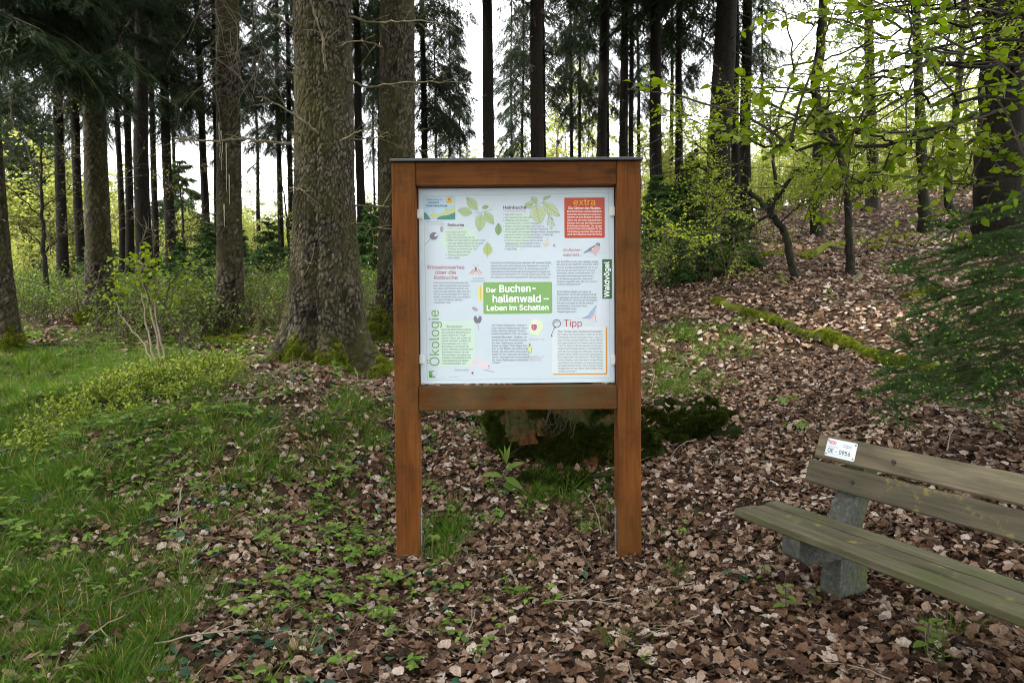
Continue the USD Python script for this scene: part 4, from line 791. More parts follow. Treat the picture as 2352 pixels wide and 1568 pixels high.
# ------------------------------------------------------------------ spruces of the stand
def trunk_mesh(h, r0, r1, seed, sides=18, step=0.25, flare=0.6, curve=0.0, lumps=0.05, flare_h=0.45, lobes=5):
    """a round trunk from 0.3 m below the ground to h, flared at the foot; returns vertices, quads and the axis"""
    r = np.random.default_rng(seed)
    zs = np.concatenate([np.linspace(-0.35, 1.2, 11), np.arange(1.2 + step, h + step, step)])
    th = np.arange(sides) * 2 * np.pi / sides
    ph, am = r.random(lobes) * 6.28, r.random(lobes) * 0.5 + 0.6
    wav = r.normal(0, 1, 4)
    ax = np.stack([curve * np.sin(zs / h * 2.2 * np.pi + wav[0]) + 0.02 * np.sin(zs * 1.1 + wav[2]), curve * np.sin(zs / h * 1.7 * np.pi + wav[1]) + .02 * np.sin(zs * .9 + wav[3])], 1)
    ax -= ax[np.argmin(abs(zs))]
    T, Z = np.meshgrid(th, zs)
    base = r1 + (r0 - r1) * (1 - np.clip(Z, 0, h) / h) ** 1.1
    lob = sum(a * np.maximum(np.cos(T - p), 0) ** 6 for a, p in zip(am, ph)) * 0.5
    fl = 1 + flare * np.exp(-np.clip(Z, -0.2, None) / flare_h) * (0.35 + lob)
    R = base * fl * (1 + lumps * (meshkit.noise(np.stack([np.cos(T) * 2, np.sin(T) * 2, Z * 2.2], -1), seed) - .5) * 2)
    v = np.stack([R * np.cos(T) + ax[:, :1], R * np.sin(T) + ax[:, 1:], Z], -1).reshape(-1, 3)
    i, j = np.meshgrid(np.arange(len(zs) - 1), np.arange(sides), indexing='ij')
    q = np.stack([i * sides + j, i * sides + (j + 1) % sides, (i + 1) * sides + (j + 1) % sides, (i + 1) * sides + j], -1).reshape(-1, 4)
    axis = lambda z: np.stack([np.interp(z, zs, ax[:, 0]), np.interp(z, zs, ax[:, 1]), np.asarray(z, float)], -1)
    return v, q, axis
def spruce_bough(mb, tw, p0, az, L, rng, sag, dens=1.0, fine=1.0, bl=1.0, bw=0.020):
    """one drooping bough: a thin axis with twigs on both sides, each twig hung with needle sprays"""
    n = 9
    s = np.linspace(0, 1, n)
    d = V([math.cos(az), math.sin(az)])
    r = s * L * 0.93
    z = -sag * L * s ** 1.3 + 0.22 * L * sag * s ** 4
    ax = np.stack([p0[0] + d[0] * r, p0[1] + d[1] * r, p0[2] + z], 1)
    ax[1:] += rng.normal(0, 0.03 * L, (n - 1, 3)) * s[1:, None]
    if tw is not None: tube(tw, ax, 0.010 * L * (1 - s * 0.85) + 0.003, 3, 0.25)
    nt = int(15 * dens * L / 1.5) + 5
    u = np.sort(rng.random(nt) * 0.85 + 0.13)
    P, D, Lq, Wq, T = [], [], [], [], []
    side = np.where(np.arange(nt) % 2, 1, -1)
    c = np.stack([np.interp(u, s, ax[:, k]) for k in range(3)], 1)
    fw = unit(np.stack([np.interp(u, s, np.gradient(ax[:, k])) for k in range(3)], 1))
    lat = unit(np.cross(fw, [0, 0, 1.0]))
    tl = L * (0.42 * (1 - u) + 0.14) * (0.7 + 0.6 * rng.random(nt))
    td = unit(fw * 0.75 + lat * side[:, None] * 0.9 + V([0, 0, -0.35]) + rng.normal(0, .15, (nt, 3)))
    m = int(10 * fine)
    w = (np.arange(m) + 0.6) / m
    # along each twig, sprays to either side that hang down towards its end
    C = c[:, None] + td[:, None] * (tl[:, None, None] * w[None, :, None]) + V([0, 0, -1.0]) * (0.30 * tl[:, None] * w[None] ** 2)[..., None]
    tl2 = np.repeat(tl, m); TD = np.repeat(td, m, 0); C = C.reshape(-1, 3)
    for k in (-1, 1, 0):
        la = unit(np.cross(TD, [0, 0, 1.0]))
        dd = unit(TD * 0.8 + la * k * 0.7 + V([0, 0, -0.55 if k else -0.2]) + rng.normal(0, .22, TD.shape))
        P.append(C + rng.normal(0, .012, C.shape)); D.append(dd); Lq.append((0.08 + 0.08 * rng.random(len(C))) * (0.7 + 0.3 * L) * bl); Wq.append(np.full(len(C), bw)); T.append(rng.random(len(C)) * 0.7 + (0.2 if k == 0 else 0))
    P, D = np.vstack(P), np.vstack(D)
    blades(mb, P, D, unit(rng.normal(0, .5, P.shape) + V([0, 0, 1.0])), np.concatenate(Lq), np.concatenate(Wq), np.concatenate(T))
def dead_twigs(mb, axis, rad, z0, z1, n, rng, L=(0.5, 1.5)):
    for k in range(n):
        z = z0 + (z1 - z0) * rng.random(); az = rng.random() * 6.283
        p = axis(z) + V([math.cos(az), math.sin(az), 0]) * rad * 0.8
        l = L[0] + (L[1] - L[0]) * rng.random()
        c = arc(p, (math.cos(az), math.sin(az), rng.normal(-.15, .25)), l, 7, rng, (0, 0, -0.45), 0.07)
        tube(mb, c, np.linspace(0.010, 0.002, 7), 3, 0.35 + .3 * rng.random())
        for i in (2, 3, 4, 5):
            if rng.random() < .75:
                e = arc(c[i], unit(c[i] - c[i - 1]) + rng.normal(0, .6, 3) + V([0, 0, -.3]), l * .35 * rng.random() + .1, 4, rng, (0, 0, -.8), .1)
                tube(mb, e, np.linspace(0.004, 0.0012, 4), 3, 0.4 + .3 * rng.random())
SPRUCE_H = 21.0
def make_spruce(k, z0, twigs=26):
    """one spruce of radius 0.16 m: trunk, crown of boughs from z0 up, dead twigs below"""
    rng = np.random.default_rng(900 + k)
    path = UsdGeom.Xform.Define(stage, LIB + f'/spruce_{k}').GetPath().pathString
    v, q, axis = trunk_mesh(SPRUCE_H, 0.165, 0.02, 40 + k, 16, 0.35, 0.55, 0.06)
    put(path, 'trunk', (v, q), m_spruce, True)
    mb, tw = MB(), MB()
    z = z0
    while z < SPRUCE_H - 0.3:
        fr = (z - z0) / (SPRUCE_H - z0)
        L = (2.5 * (1 - fr) ** 0.8 + 0.25) * (1.0 if z > z0 + 1.2 else 0.75)
        low = z < 14
        for b in range(4):
            spruce_bough(mb, tw if low else None, axis(z + rng.normal(0, .12)), rng.random() * 6.283, L * (0.6 + 0.55 * rng.random()), rng, 0.50 - 0.25 * fr + rng.normal(0, .1), 1.0 if low else 0.5, 1.0 if low else 0.6)
        z += (0.40 if low else 0.55) * (0.8 + 0.4 * rng.random())
    dead_twigs(tw, axis, 0.14, 1.5, z0 + 1.5, twigs, rng)
    mb.put(path, 'crown', m_needle, False, 'stuff'); tw.put(path, 'twigs', m_twig, False, 'stuff')
    return path
spruces = [make_spruce(0, 6.3), make_spruce(1, 7.3), make_spruce(2, 5.8), make_spruce(3, 8.0)]
# (column at breast height, distance, trunk width in the photograph, which, lean, label)
_stand = [
    (123, 17.0, 21, 2, 'slim dark spruce, leftmost of the pair with mossy feet beyond the grassy hollow'),
    (167, 18.0, 18, 0, 'slim dark spruce, rightmost of the pair with mossy feet beyond the grassy hollow'),
    (263, 20.0, 13, 1, 'thin spruce trunk close behind the thick grey trunk with the pale foot'),
    (279, 19.0, 17, 3, 'dark spruce trunk touching the thin one behind the grey-footed trunk'),
    (314, 14.0, 32, 1, 'broad brown spruce trunk standing behind the leafy sapling'),
    (338, 22.0, 14, 0, 'thin black spruce trunk just past the broad brown one'),
    (376, 18.0, 21, 2, 'dark spruce trunk in the open gap beyond the leafy sapling'),
    (391, 27.0, 9, 1, 'very thin spruce stem half hidden by a dark trunk in the open gap'),
    (462, 20.0, 17, 3, 'black spruce trunk standing alone against the sky left of the scarred trunk'),
    (495, 19.0, 18, 0, 'dark spruce trunk beside the scarred grey trunk'),
    (583, 30.0, 9, 1, 'faint thin spruce stem with pale drooping boughs between two thick trunks'),
    (634, 25.0, 13, 2, 'thin black spruce trunk, first of two beside the great mossy spruce'),
    (656, 24.0, 13, 0, 'thin black spruce trunk almost touching the great mossy spruce'),
    (820, 18.0, 20, 3, 'dark spruce trunk seen just behind the edge of the great mossy spruce'),
    (871, 23.0, 12, 1, 'slender black spruce stem between the two thickest trunks'),
    (855, 33.0, 6, 0, 'hair-thin pale spruce stem between the two thickest trunks'),
    (974, 21.0, 16, 2, 'dark spruce trunk right behind the thick trunk over the board corner'),
    (998, 36.0, 7, 3, 'thin far spruce stem in the white gap over the board'),
    (1034, 34.0, 7, 0, 'thin far spruce stem, second in the white gap over the board'),
    (1056, 35.0, 5, 1, 'thinnest far spruce stem in the white gap over the board'),
    (1121, 16.0, 28, 1, 'stout dark spruce trunk above the middle of the board'),
    (1178, 33.0, 7, 3, 'thin far spruce stem between the two stout trunks above the board'),
    (1199, 31.0, 8, 2, 'pale thin spruce stem beside the second stout trunk above the board'),
    (1229, 15.5, 31, 3, 'stout brown spruce trunk, second one above the middle of the board'),
    (1250, 23.0, 12, 0, 'narrow dark spruce trunk peeping out behind the second stout trunk'),
    (1316, 25.0, 9, 1, 'thin black spruce, first of the twin stems before the yellow birches'),
    (1333, 26.0, 8, 2, 'thin black spruce, second of the twin stems before the yellow birches'),
    (1384, 18.0, 23, 3, 'straight brown spruce trunk right of the yellow birches'),
    (1403, 27.0, 9, 0, 'thin spruce stem close behind the straight brown trunk'),
    (1434, 19.5, 21, 1, 'slightly leaning spruce trunk over the end of the board roof'),
    (1475, 27.0, 9, 2, 'thin dark spruce stem above the top corner post of the board'),
    (1523, 17.0, 27, 3, 'pale barked spruce trunk with a flared mossy foot beside the board'),
    (1546, 25.0, 10, 0, 'thin spruce stem behind the pale barked trunk beside the board'),
    (1569, 22.0, 18, 1, 'dark spruce trunk two stems past the pale barked one'),
    (1663, 15.5, 50, 2, 'thickest dark trunk in the wood behind the budding beech'),
    (1701, 19.0, 18, 0, 'dark spruce trunk pressed against the thickest trunk behind the budding beech'),
    (1729, 19.5, 25, 3, 'dark spruce trunk behind the crooked beech branches'),
]
_rt = np.random.default_rng(77)
for px, y, w, k, lab in _stand:
    px += (CX - px) * .022; p = stand(px, y, 0.05)
    s = w / 2 * y / F_PX / 0.145
    _t = copy_of(spruces[k], 'spruce_tree', lab, 'tree', p, _rt.random() * 6.283, (s, s, max(0.85, min(1.15, s))), None, (_rt.normal(0, .006), _rt.normal(0, .006)))
# more of the same stand behind, seen only as dark crowns and slivers of stem
_back = []
for k in range(34):
    y = 21 + 22 * _rt.random(); px = -250 + 2000 * _rt.random()
    if any(abs(px - a[0]) < 14 for a in _stand) or 330 < px < 460 or 1010 < px < 1100 or 1270 < px < 1370: continue
    _back.append((px, y))
for k, (px, y) in enumerate(_back):
    _q = 0.45 + 0.3 * _rt.random(); copy_of(spruces[(1, 3)[k % 2]], 'spruce_tree', 'slender spruce deep in the stand behind the front trunks', 'tree', stand(px, y, .05), _rt.random() * 6.283, (_q, _q, 1.05), 'slender spruces deep in the stand')
# two spruces out of the picture whose low boughs hang into its upper corner
for px, y, k, s, rz, lab in ((-60, 7.5, 2, 0.85, 1.0, 'spruce at the edge of the view whose low dark boughs hang over the hollow'), (270, 8.6, 2, 0.80, 2.0, 'spruce whose drooping dark boughs cover the grey-footed trunk')):
    pass

# ------------------------------------------------------------------ the near trunks, bark modelled
def near_trunk(name, label, base, prof, seed, groove=None, cell=0.034, step=0.013, depth=0.017, lobes=(), top=9.0, mat=None, moss_h=0.0, lean=(0, 0), twig_list=()):
    """prof: (height, radius) pairs; bark of raised scales by cell noise; lobes: (angle, reach, width) of the roots"""
    r = np.random.default_rng(seed)
    t = thing(name, label, 'tree', base)
    zs = np.arange(-0.35, top, step)
    zs = np.concatenate([zs[zs < 5.2], np.arange(5.2, top, 0.12)])
    hh, rr = zip(*prof)
    R0 = np.interp(zs, hh, rr)
    n = int(2 * np.pi * np.mean(rr) / step)
    th = np.arange(n) * 2 * np.pi / n
    T, Z = np.meshgrid(th, zs)
    R = np.repeat(R0[:, None], n, 1)
    for a, reach, w in lobes:
        da = (T - a + np.pi) % (2 * np.pi) - np.pi
        R = R + reach * np.exp(-np.clip(Z + .05, 0, None) / 0.26) * np.exp(-(da / w) ** 2)
        R = R + 0.16 * reach * np.exp(-np.clip(Z, 0, None) / 0.9) * np.exp(-(da / (w * 1.3)) ** 2)
    if groove:
        for a, dp, w in groove:
            da = (T - a + np.pi) % (2 * np.pi) - np.pi
            R = R - dp * np.exp(-(da / w) ** 2) * np.exp(-np.clip(Z - 1.2, 0, None) / 1.6)
    rm = float(np.mean(rr))
    P = np.stack([np.cos(T) * rm, np.sin(T) * rm, Z * 0.48], -1).reshape(-1, 3)
    warp = np.stack([meshkit.noise(P * 9 + k * 31, seed + k) for k in range(3)], -1) - .5
    area_n = int(2 * np.pi * rm * (zs[-1] - zs[0]) * .48 / cell ** 2)
    a = r.random(area_n) * 2 * np.pi; zz = (zs[0] + r.random(area_n) * (zs[-1] - zs[0])) * .62
    tree = cKDTree(np.stack([np.cos(a) * rm, np.sin(a) * rm, zz], 1))
    d, ix = tree.query(P + warp * 0.03, k=2)
    edge = np.clip((d[:, 1] - d[:, 0]) / (cell * 0.30), 0, 1); edge = edge * edge * (3 - 2 * edge)
    fis = abs(meshkit.fbm(np.stack([np.cos(T) * rm * 22, np.sin(T) * rm * 22, Z * 5.0], -1).reshape(-1, 3) + warp * 1.2, 2, seed + 3) - .5)
    edge = edge * np.clip(.25 + fis / .07, 0, 1)
    lift = r.random(area_n)[ix[:, 0]]
    rough = meshkit.fbm(P * 55, 3, seed + 9) - .5
    big = meshkit.fbm(P * 3.5, 3, seed + 5) - .5
    disp = (edge * (0.5 + 0.7 * lift) * depth + rough * 0.005 + big * 0.05 * rm * 2).reshape(T.shape)
    R = R + disp
    cx, cy = lean[0] * zs[:, None], lean[1] * zs[:, None]
    v = np.stack([R * np.cos(T) + cx, R * np.sin(T) + cy, Z], -1).reshape(-1, 3)
    i, j = np.meshgrid(np.arange(len(zs) - 1), np.arange(n), indexing='ij')
    q = np.stack([i * n + j, i * n + (j + 1) % n, (i + 1) * n + (j + 1) % n, (i + 1) * n + j], -1).reshape(-1, 4)
    tint = np.clip(0.02 + edge * (0.50 + 0.24 * lift) + rough * 0.8 + big * .35, 0, 1)
    put(t, 'trunk', (v, q), mat or m_nearbark, True, tint)
    def surf(z, a):
        k = int(np.argmin(abs(zs - z))); jj = int(a % (2 * np.pi) / (2 * np.pi) * n) % n
        return v[k * n + jj]
    return t, surf, (v.reshape(len(zs), n, 3), zs, th)
m_nearbark = M('scaly_bark', {
    'a': ('attribute', {'attribute': 'tint'}), 'g': ('texture_coordinate', {}), 'n0': ('noise_texture', {'scale': 60.0, 'detail': 6.0, 'roughness': 0.7}), 'n1': ('noise_texture', {'scale': 1.7, 'detail': 5.0, 'roughness': 0.65}), 'n2': ('noise_texture', {'scale': 4.5, 'detail': 7.0, 'roughness': 0.7}), 'mo': ('mapping', {'location': (5.1, 2.2, 0.7)}),
    'ad': ('math', {'math_type': 'multiply_add', 'value2': 0.5}), 'sb': ('math', {'math_type': 'subtract', 'value2': 0.25}),
    'r': ('rgb_ramp', {'ramp': [(0.08, (0.005, 0.004, 0.003)), (0.38, (0.022, 0.018, 0.012)), (0.66, (0.052, 0.044, 0.031)), (0.95, (0.115, 0.102, 0.078))]}),
    'rg': ('rgb_ramp', {'ramp': [(0.40, (0, 0, 0)), (0.62, (0.72, 0.72, 0.72))]}), 'mg': ('mix_color', {'b': (0.032, 0.031, 0.009)}),
    'rl': ('rgb_ramp', {'ramp': [(0.66, (0, 0, 0)), (0.72, (0.6, 0.6, 0.6))]}), 'ml': ('mix_color', {'b': (0.20, 0.25, 0.20)}),
    'b': ('bump', {'strength': 0.6, 'distance': 0.006}), 'p': ('principled_bsdf', {'roughness': 0.88, 'specular_ior_level': 0.075})},
    [('g.object', 'n0.vector'), ('g.object', 'n1.vector'), ('g.object', 'mo.vector'), ('mo.vector', 'n2.vector'), ('n0.fac', 'ad.value1'), ('a.fac', 'ad.value3'), ('ad.value', 'sb.value1'), ('sb.value', 'r.fac'), ('n1.fac', 'rg.fac'), ('r.color', 'mg.a'), ('rg.color', 'mg.fac'),
     ('n2.fac', 'rl.fac'), ('mg.result', 'ml.a'), ('rl.color', 'ml.fac'), ('ml.result', 'p.base_color'), ('n0.fac', 'b.height'), ('b.normal', 'p.normal')])
_FR = -math.pi / 2                                            # the side that faces the path
big_base = stand(752, 8.2, 0.03)
_g0 = big_base[2]
big_tree, big_surf, big_grid = near_trunk('spruce_tree', 'great thick spruce with mossy roots and dead branches beside the board', big_base,
    [(-0.4, .66), (0, .60), (.15, .54), (.4, .47), (.8, .415), (1.35, .372), (2.4, .330), (4.2, .315), (9, .27)], 5, groove=[(_FR - .05, .055, .16), (_FR + .75, .03, .12)],
    lobes=[(_FR - 1.15, .50, .24), (_FR + .28, .22, .20), (_FR + 1.15, .60, .26), (_FR - .45, .22, .2), (0.6, .3, .3), (2.0, .3, .3), (2.9, .25, .3)], lean=(0.007, 0))
gb = stand(232, 11.0, .03)
grey_tree, grey_surf, grey_grid = near_trunk('spruce_tree', 'thick grey spruce trunk with a pale foot beside the leafy sapling', gb, [(-.4, .30), (0, .245), (.5, .20), (1.5, .172), (3, .158), (9, .13)], 8, step=.022, cell=.045, depth=.008, lobes=[(_FR - .9, .12, .3), (_FR + .6, .10, .3), (1.5, .1, .4)], lean=(0.003, 0), top=10)
sb_ = stand(530, 11.0, .03)
scar_tree, scar_surf, scar_grid = near_trunk('spruce_tree', 'grey spruce trunk with long resin scars between sapling and great spruce', sb_, [(-.4, .28), (0, .235), (.4, .21), (1.2, .192), (3, .178), (9, .15)], 9, groove=[(_FR + .55, .03, .10)], step=.022, cell=.045, depth=.008, lobes=[(_FR - .8, .10, .3), (_FR + .7, .10, .3), (1.5, .1, .4)], lean=(0.015, 0), top=10)
eb = stand(12, 9.0, .03)
edge_tree, edge_surf, edge_grid = near_trunk('spruce_tree', 'rough spruce trunk half cut off by the edge of the view', eb, [(-.4, .26), (0, .215), (.4, .175), (1.0, .14), (3, .11), (9, .09)], 10, step=.022, cell=.04, depth=.009, lobes=[(_FR + .6, .12, .3), (_FR - .8, .1, .3)], lean=(-0.03, 0), top=9)
tb = stand(912, 10.3, .03)
thick_tree, thick_surf, thick_grid = near_trunk('spruce_tree', 'thick spruce trunk rising behind the top corner of the board', tb, [(-.4, .44), (0, .36), (.4, .31), (1.2, .275), (3, .258), (9, .22)], 12, step=.020, cell=.04, depth=.008, lobes=[(_FR - .9, .22, .25), (_FR + .4, .2, .25), (1.5, .1, .4)], lean=(0.016, 0), top=10)
# what all near spruces carry above the picture
def crown_on(t, z0, z1, seed, L0=2.6, axis=(0, 0), kmax=5, first=None):
    rng = np.random.default_rng(seed); mb, tw = MB(), MB(); z = z0
    while z < z1:
        fr = (z - z0) / (z1 - z0)
        for b in range(kmax): spruce_bough(mb, tw, V([axis[0] * z, axis[1] * z, z]), rng.random() * 6.283, L0 * (1 - .8 * fr) * (.6 + .5 * rng.random()), rng, 0.45 + rng.normal(0, .1), 1.0, 1.0)
        z += 0.5
    mb.put(t, 'crown', m_needle, False, 'stuff'); tw.put(t, 'boughs', m_twig, False, 'stuff')
def upper_trunk(t, z0, r0, z1, lean=(0, 0)):
    mb = MB(); z = np.linspace(z0, z1, 8); tube(mb, np.stack([lean[0] * z, lean[1] * z, z], 1), r0 * (1 - (z - z0) / (z1 - z0)) + .02, 14, .4); mb.put(t, 'upper_trunk', m_spruce, True)
for t, z0, c0, r0, ln, sd in ((big_tree, 8.95, 9.3, .30, (.007, 0), 1), (grey_tree, 9.9, 7.2, .13, (.003, 0), 2), (scar_tree, 9.9, 7.6, .145, (.015, 0), 3), (edge_tree, 8.9, 4.4, .09, (-.03, 0), 4), (thick_tree, 9.9, 9.0, .21, (.016, 0), 5)):
    upper_trunk(t, z0, r0, 19, ln); crown_on(t, c0, 18.5, sd, 3.0 if sd in (1, 5) else 2.2, ln)
# low green boughs of the spruces on the far side of the hollow, hanging in front of the trunks
def low_boughs(t, base, lst, seed):
    """lst: (px, py, distance, length, heading): where each bough starts"""
    rng = np.random.default_rng(seed); mb, tw = MB(), MB()
    for px, py, y, L, az in lst:
        p = at(px, py, y) - V(base)
        spruce_bough(mb, tw, p, az, L, rng, .55, 2.6, 2.6, .55, .009)
    mb.put(t, 'crown', m_needle, False, 'stuff'); tw.put(t, 'boughs', m_twig, False, 'stuff')
_r3 = np.random.default_rng(31)
low_boughs(edge_tree, eb, [(10 + 20 * _r3.random(), -80 + 310 * _r3.random() ** 1.6, 9.0, 1.1 + .6 * _r3.random(), _r3.uniform(-1.2, 0.6)) for _ in range(11)], 61)
low_boughs(grey_tree, gb, [(222 + 20 * _r3.random(), -120 + 170 * _r3.random(), 11.0, 1.4 + .7 * _r3.random(), _r3.uniform(-3.1, 0.0)) for _ in range(14)], 62)
# spruces of the same wood on the bench side of the path, out of the picture: their crowns shade the bench
for px, py_, s, lab in ((6.2, 2.2, 1.1, 'spruce on the bench side of the path, out of the view'), (4.6, -2.2, 1.0, 'spruce behind the bench side of the path, out of the view'), (8.0, 5.0, 1.2, 'spruce up the slope past the bench, out of the view'), (-5.0, -3.0, 1.0, 'spruce on the near side of the path below the grassy bank, out of the view'), (-2.2, -6.5, 1.2, 'first spruce across the path opposite the board, out of the view'), (1.8, -5.5, 1.0, 'second spruce across the path opposite the board, out of the view'), (6.5, -6.5, 1.2, 'spruce across the path opposite the bench, out of the view'), (0.2, -11, 1.2, 'spruce deeper in the wood opposite the board, out of the view'), (-7.5, -9, 1.2, 'spruce deeper in the wood opposite the bank, out of the view'), (-11.5, 2.3, 1.2, 'first spruce of the row past the grassy hollow, out of the view'), (-10.0, 0.7, 1.1, 'second spruce of the row past the grassy hollow, out of the view'), (-14.5, 2.9, 1.2, 'third spruce of the row past the grassy hollow, out of the view'), (-13.5, -.8, 1.2, 'fourth spruce of the row past the grassy hollow, out of the view'), (-17, 1.0, 1.3, 'fifth spruce of the row past the grassy hollow, out of the view')):
    copy_of(spruces[2], 'spruce_tree', lab, 'tree', (px, py_, float(ground_z(px, py_).ravel()[0]) - .05), px, (s, s, 1.0))
# ------------------------------------------------------------------ dead branches of the great spruce and its neighbour
def px_line(pts, y, base):
    """a polyline given by places of the photograph and distances, in the thing's own frame"""
    return V([at(p[0], p[1], p[2] if len(p) > 2 else y) for p in pts]) - V(base)
def smooth_line(p, n=14):
    p = np.asarray(p, float); t = np.linspace(0, 1, len(p)); tt = np.linspace(0, 1, n)
    from scipy.interpolate import PchipInterpolator
    return PchipInterpolator(t, p)(tt)
def dead_branch(t, base, pts, y, r0, r1, seed, side=5):
    rng = np.random.default_rng(seed); mb = MB()
    c = smooth_line(px_line(pts, y, base), 18); c[1:] += rng.normal(0, .006, c[1:].shape)
    tube(mb, c, np.linspace(r0, r1, len(c)) * (1 + rng.normal(0, .12, len(c))), 7, .5, True)
    for k in range(side):
        i = rng.integers(3, len(c) - 2); l = rng.uniform(.08, .35)
        d = unit(c[i] - c[i - 1]) + rng.normal(0, .8, 3)
        tube(mb, arc(c[i], d, l, 5, rng, (0, 0, -.3), .12), np.linspace(r1 * .9, .0015, 5), 4, .6)
    mb.put(t, 'dead_branch', m_deadwood, True)
m_deadwood = M('dead_branch_bark', {'a': ('attribute', {'attribute': 'tint'}), 'g': ('texture_coordinate', {}), 'n': ('noise_texture', {'scale': 22.0, 'detail': 5.0}), 'ad': ('math', {'math_type': 'multiply_add', 'value2': 0.8, 'value3': 0.1}), 'r': ('rgb_ramp', {'ramp': [(0.2, (0.03, 0.026, 0.016)), (0.5, (0.085, 0.075, 0.042)), (0.8, (0.19, 0.165, 0.10))]}), 'b': ('bump', {'strength': .6, 'distance': .004}), 'p': ('principled_bsdf', {'roughness': 0.9, 'specular_ior_level': 0.060})}, [('g.object', 'n.vector'), ('n.fac', 'ad.value1'), ('ad.value', 'r.fac'), ('r.color', 'p.base_color'), ('n.fac', 'b.height'), ('b.normal', 'p.normal')])
for i, (pts, y, r0, r1) in enumerate([
    ([(727, 308, 7.85), (712, 290, 7.75), (682, 270, 7.7), (640, 240, 7.65), (587, 222, 7.6)], 7.7, .024, .006),
    ([(668, 330, 8.1), (600, 325, 8.0), (565, 319, 8.0), (490, 323, 7.9), (400, 316, 7.8)], 8, .017, .010),
    ([(748, 165, 7.85), (742, 100, 7.75), (726, 40, 7.7), (705, -20, 7.6)], 7.7, .018, .008),
    ([(803, 187, 8.1), (860, 198, 8.0), (960, 190, 7.9), (1068, 190, 7.8)], 8, .016, .005),
    ([(803, 40, 8.1), (880, 52, 8.0), (960, 48, 7.9), (1042, 63, 7.8)], 8, .016, .005),
    ([(782, 325, 7.9), (830, 301, 7.8), (872, 288, 7.75)], 7.8, .014, .004), ([(806, 320, 8.1), (850, 318, 8.0), (890, 303, 7.9)], 8, .010, .004),
    ([(666, 432, 8.0), (690, 436, 7.85), (703, 441, 7.8)], 8, .013, .007), ([(812, 470, 8.1), (850, 474, 8.0), (893, 474, 7.9)], 8, .012, .005), ([(812, 520, 8.1), (890, 524, 7.9)], 8, .010, .004), ([(700, 600, 7.8), (716, 606, 7.7)], 7.8, .010, .004),
    ([(770, 110, 7.8), (820, 95, 7.7), (880, 108, 7.6)], 7.8, .010, .004), ([(670, 60, 8.0), (610, 20, 7.9), (560, -20, 7.8)], 8, .014, .006)]):
    dead_branch(big_tree, big_base, pts, y, r0, r1, 200 + i)
for i, (pts, y) in enumerate([([(960, 300, 10.2), (1000, 290, 10.1)], 10), ([(962, 345, 10.2), (1010, 348, 10)], 10), ([(895, 120, 10.2), (860, 100, 10)], 10), ([(962, 55, 10.1), (1000, 90, 10), (1030, 125, 9.9)], 10)]):
    dead_branch(thick_tree, tb, pts, y, .012, .004, 230 + i, 2)
# broken stubs of branches on the near trunks
for t, surf, n, z0, z1, sd in ((big_tree, big_surf, 16, 1.0, 5.2, 1), (grey_tree, grey_surf, 14, 1.0, 6.5, 2), (scar_tree, scar_surf, 14, 1.2, 6.5, 3), (thick_tree, thick_surf, 12, 1.8, 6, 4), (edge_tree, edge_surf, 8, 1, 4.5, 5)):
    g = np.random.default_rng(400 + sd)
    for k in range(n):
        a = _FR + g.uniform(-1.5, 1.5); p = surf(g.uniform(z0, z1), a); d = V([math.cos(a), math.sin(a), g.normal(.1, .25)]); mb = MB()
        tube(mb, arc(p - d * .02, d, g.uniform(.04, .16), 5, g, (0, 0, -.6), .08), np.linspace(g.uniform(.009, .016), .005, 5), 6, g.uniform(.3, .7), True); mb.put(t, 'branch_stub', m_deadwood, True)
# hanging dead twigs before the scarred trunk
_mb = MB(); _r = np.random.default_rng(44)
for k in range(34):
    p = at(470 + 190 * _r.random(), -40 + 230 * _r.random(), 10.4) - sb_
    tube(_mb, arc(p, (_r.normal(0, .6), -.2, -.5), .5 + .7 * _r.random(), 7, _r, (0, 0, -1.0), .14), np.linspace(.005, .0015, 7), 3, .75)
    for j in range(3): tube(_mb, arc(p + V([0, 0, -.1 * j]), (_r.normal(0, 1), -.2, -.4), .35, 5, _r, (0, 0, -.9), .16), np.linspace(.003, .0012, 5), 3, .7)
_mb.put(scar_tree, 'twigs', m_twig, False, 'stuff')
_mb = MB()
for k, (x0, y0, x1, y1) in enumerate([(522, 280, 520, 360), (528, 300, 527, 390), (538, 330, 537, 440), (544, 400, 546, 470), (533, 470, 534, 520)]):      # pale runs of resin on the bark
    a, b = at(x0, y0, 10.80) - sb_, at(x1, y1, 10.80) - sb_; u0 = _FR + (x0 - 532) / 25 * .9
    pp = V([scar_surf(z, u0 + .02 * math.sin(9 * z)) for z in np.linspace(a[2], b[2], 14)]); tube(_mb, pp, np.linspace(.007, .003, 14), 5, .9)
_mb.put(scar_tree, 'resin_scar', plain('resin', (0.42, 0.38, 0.30), .6), True)

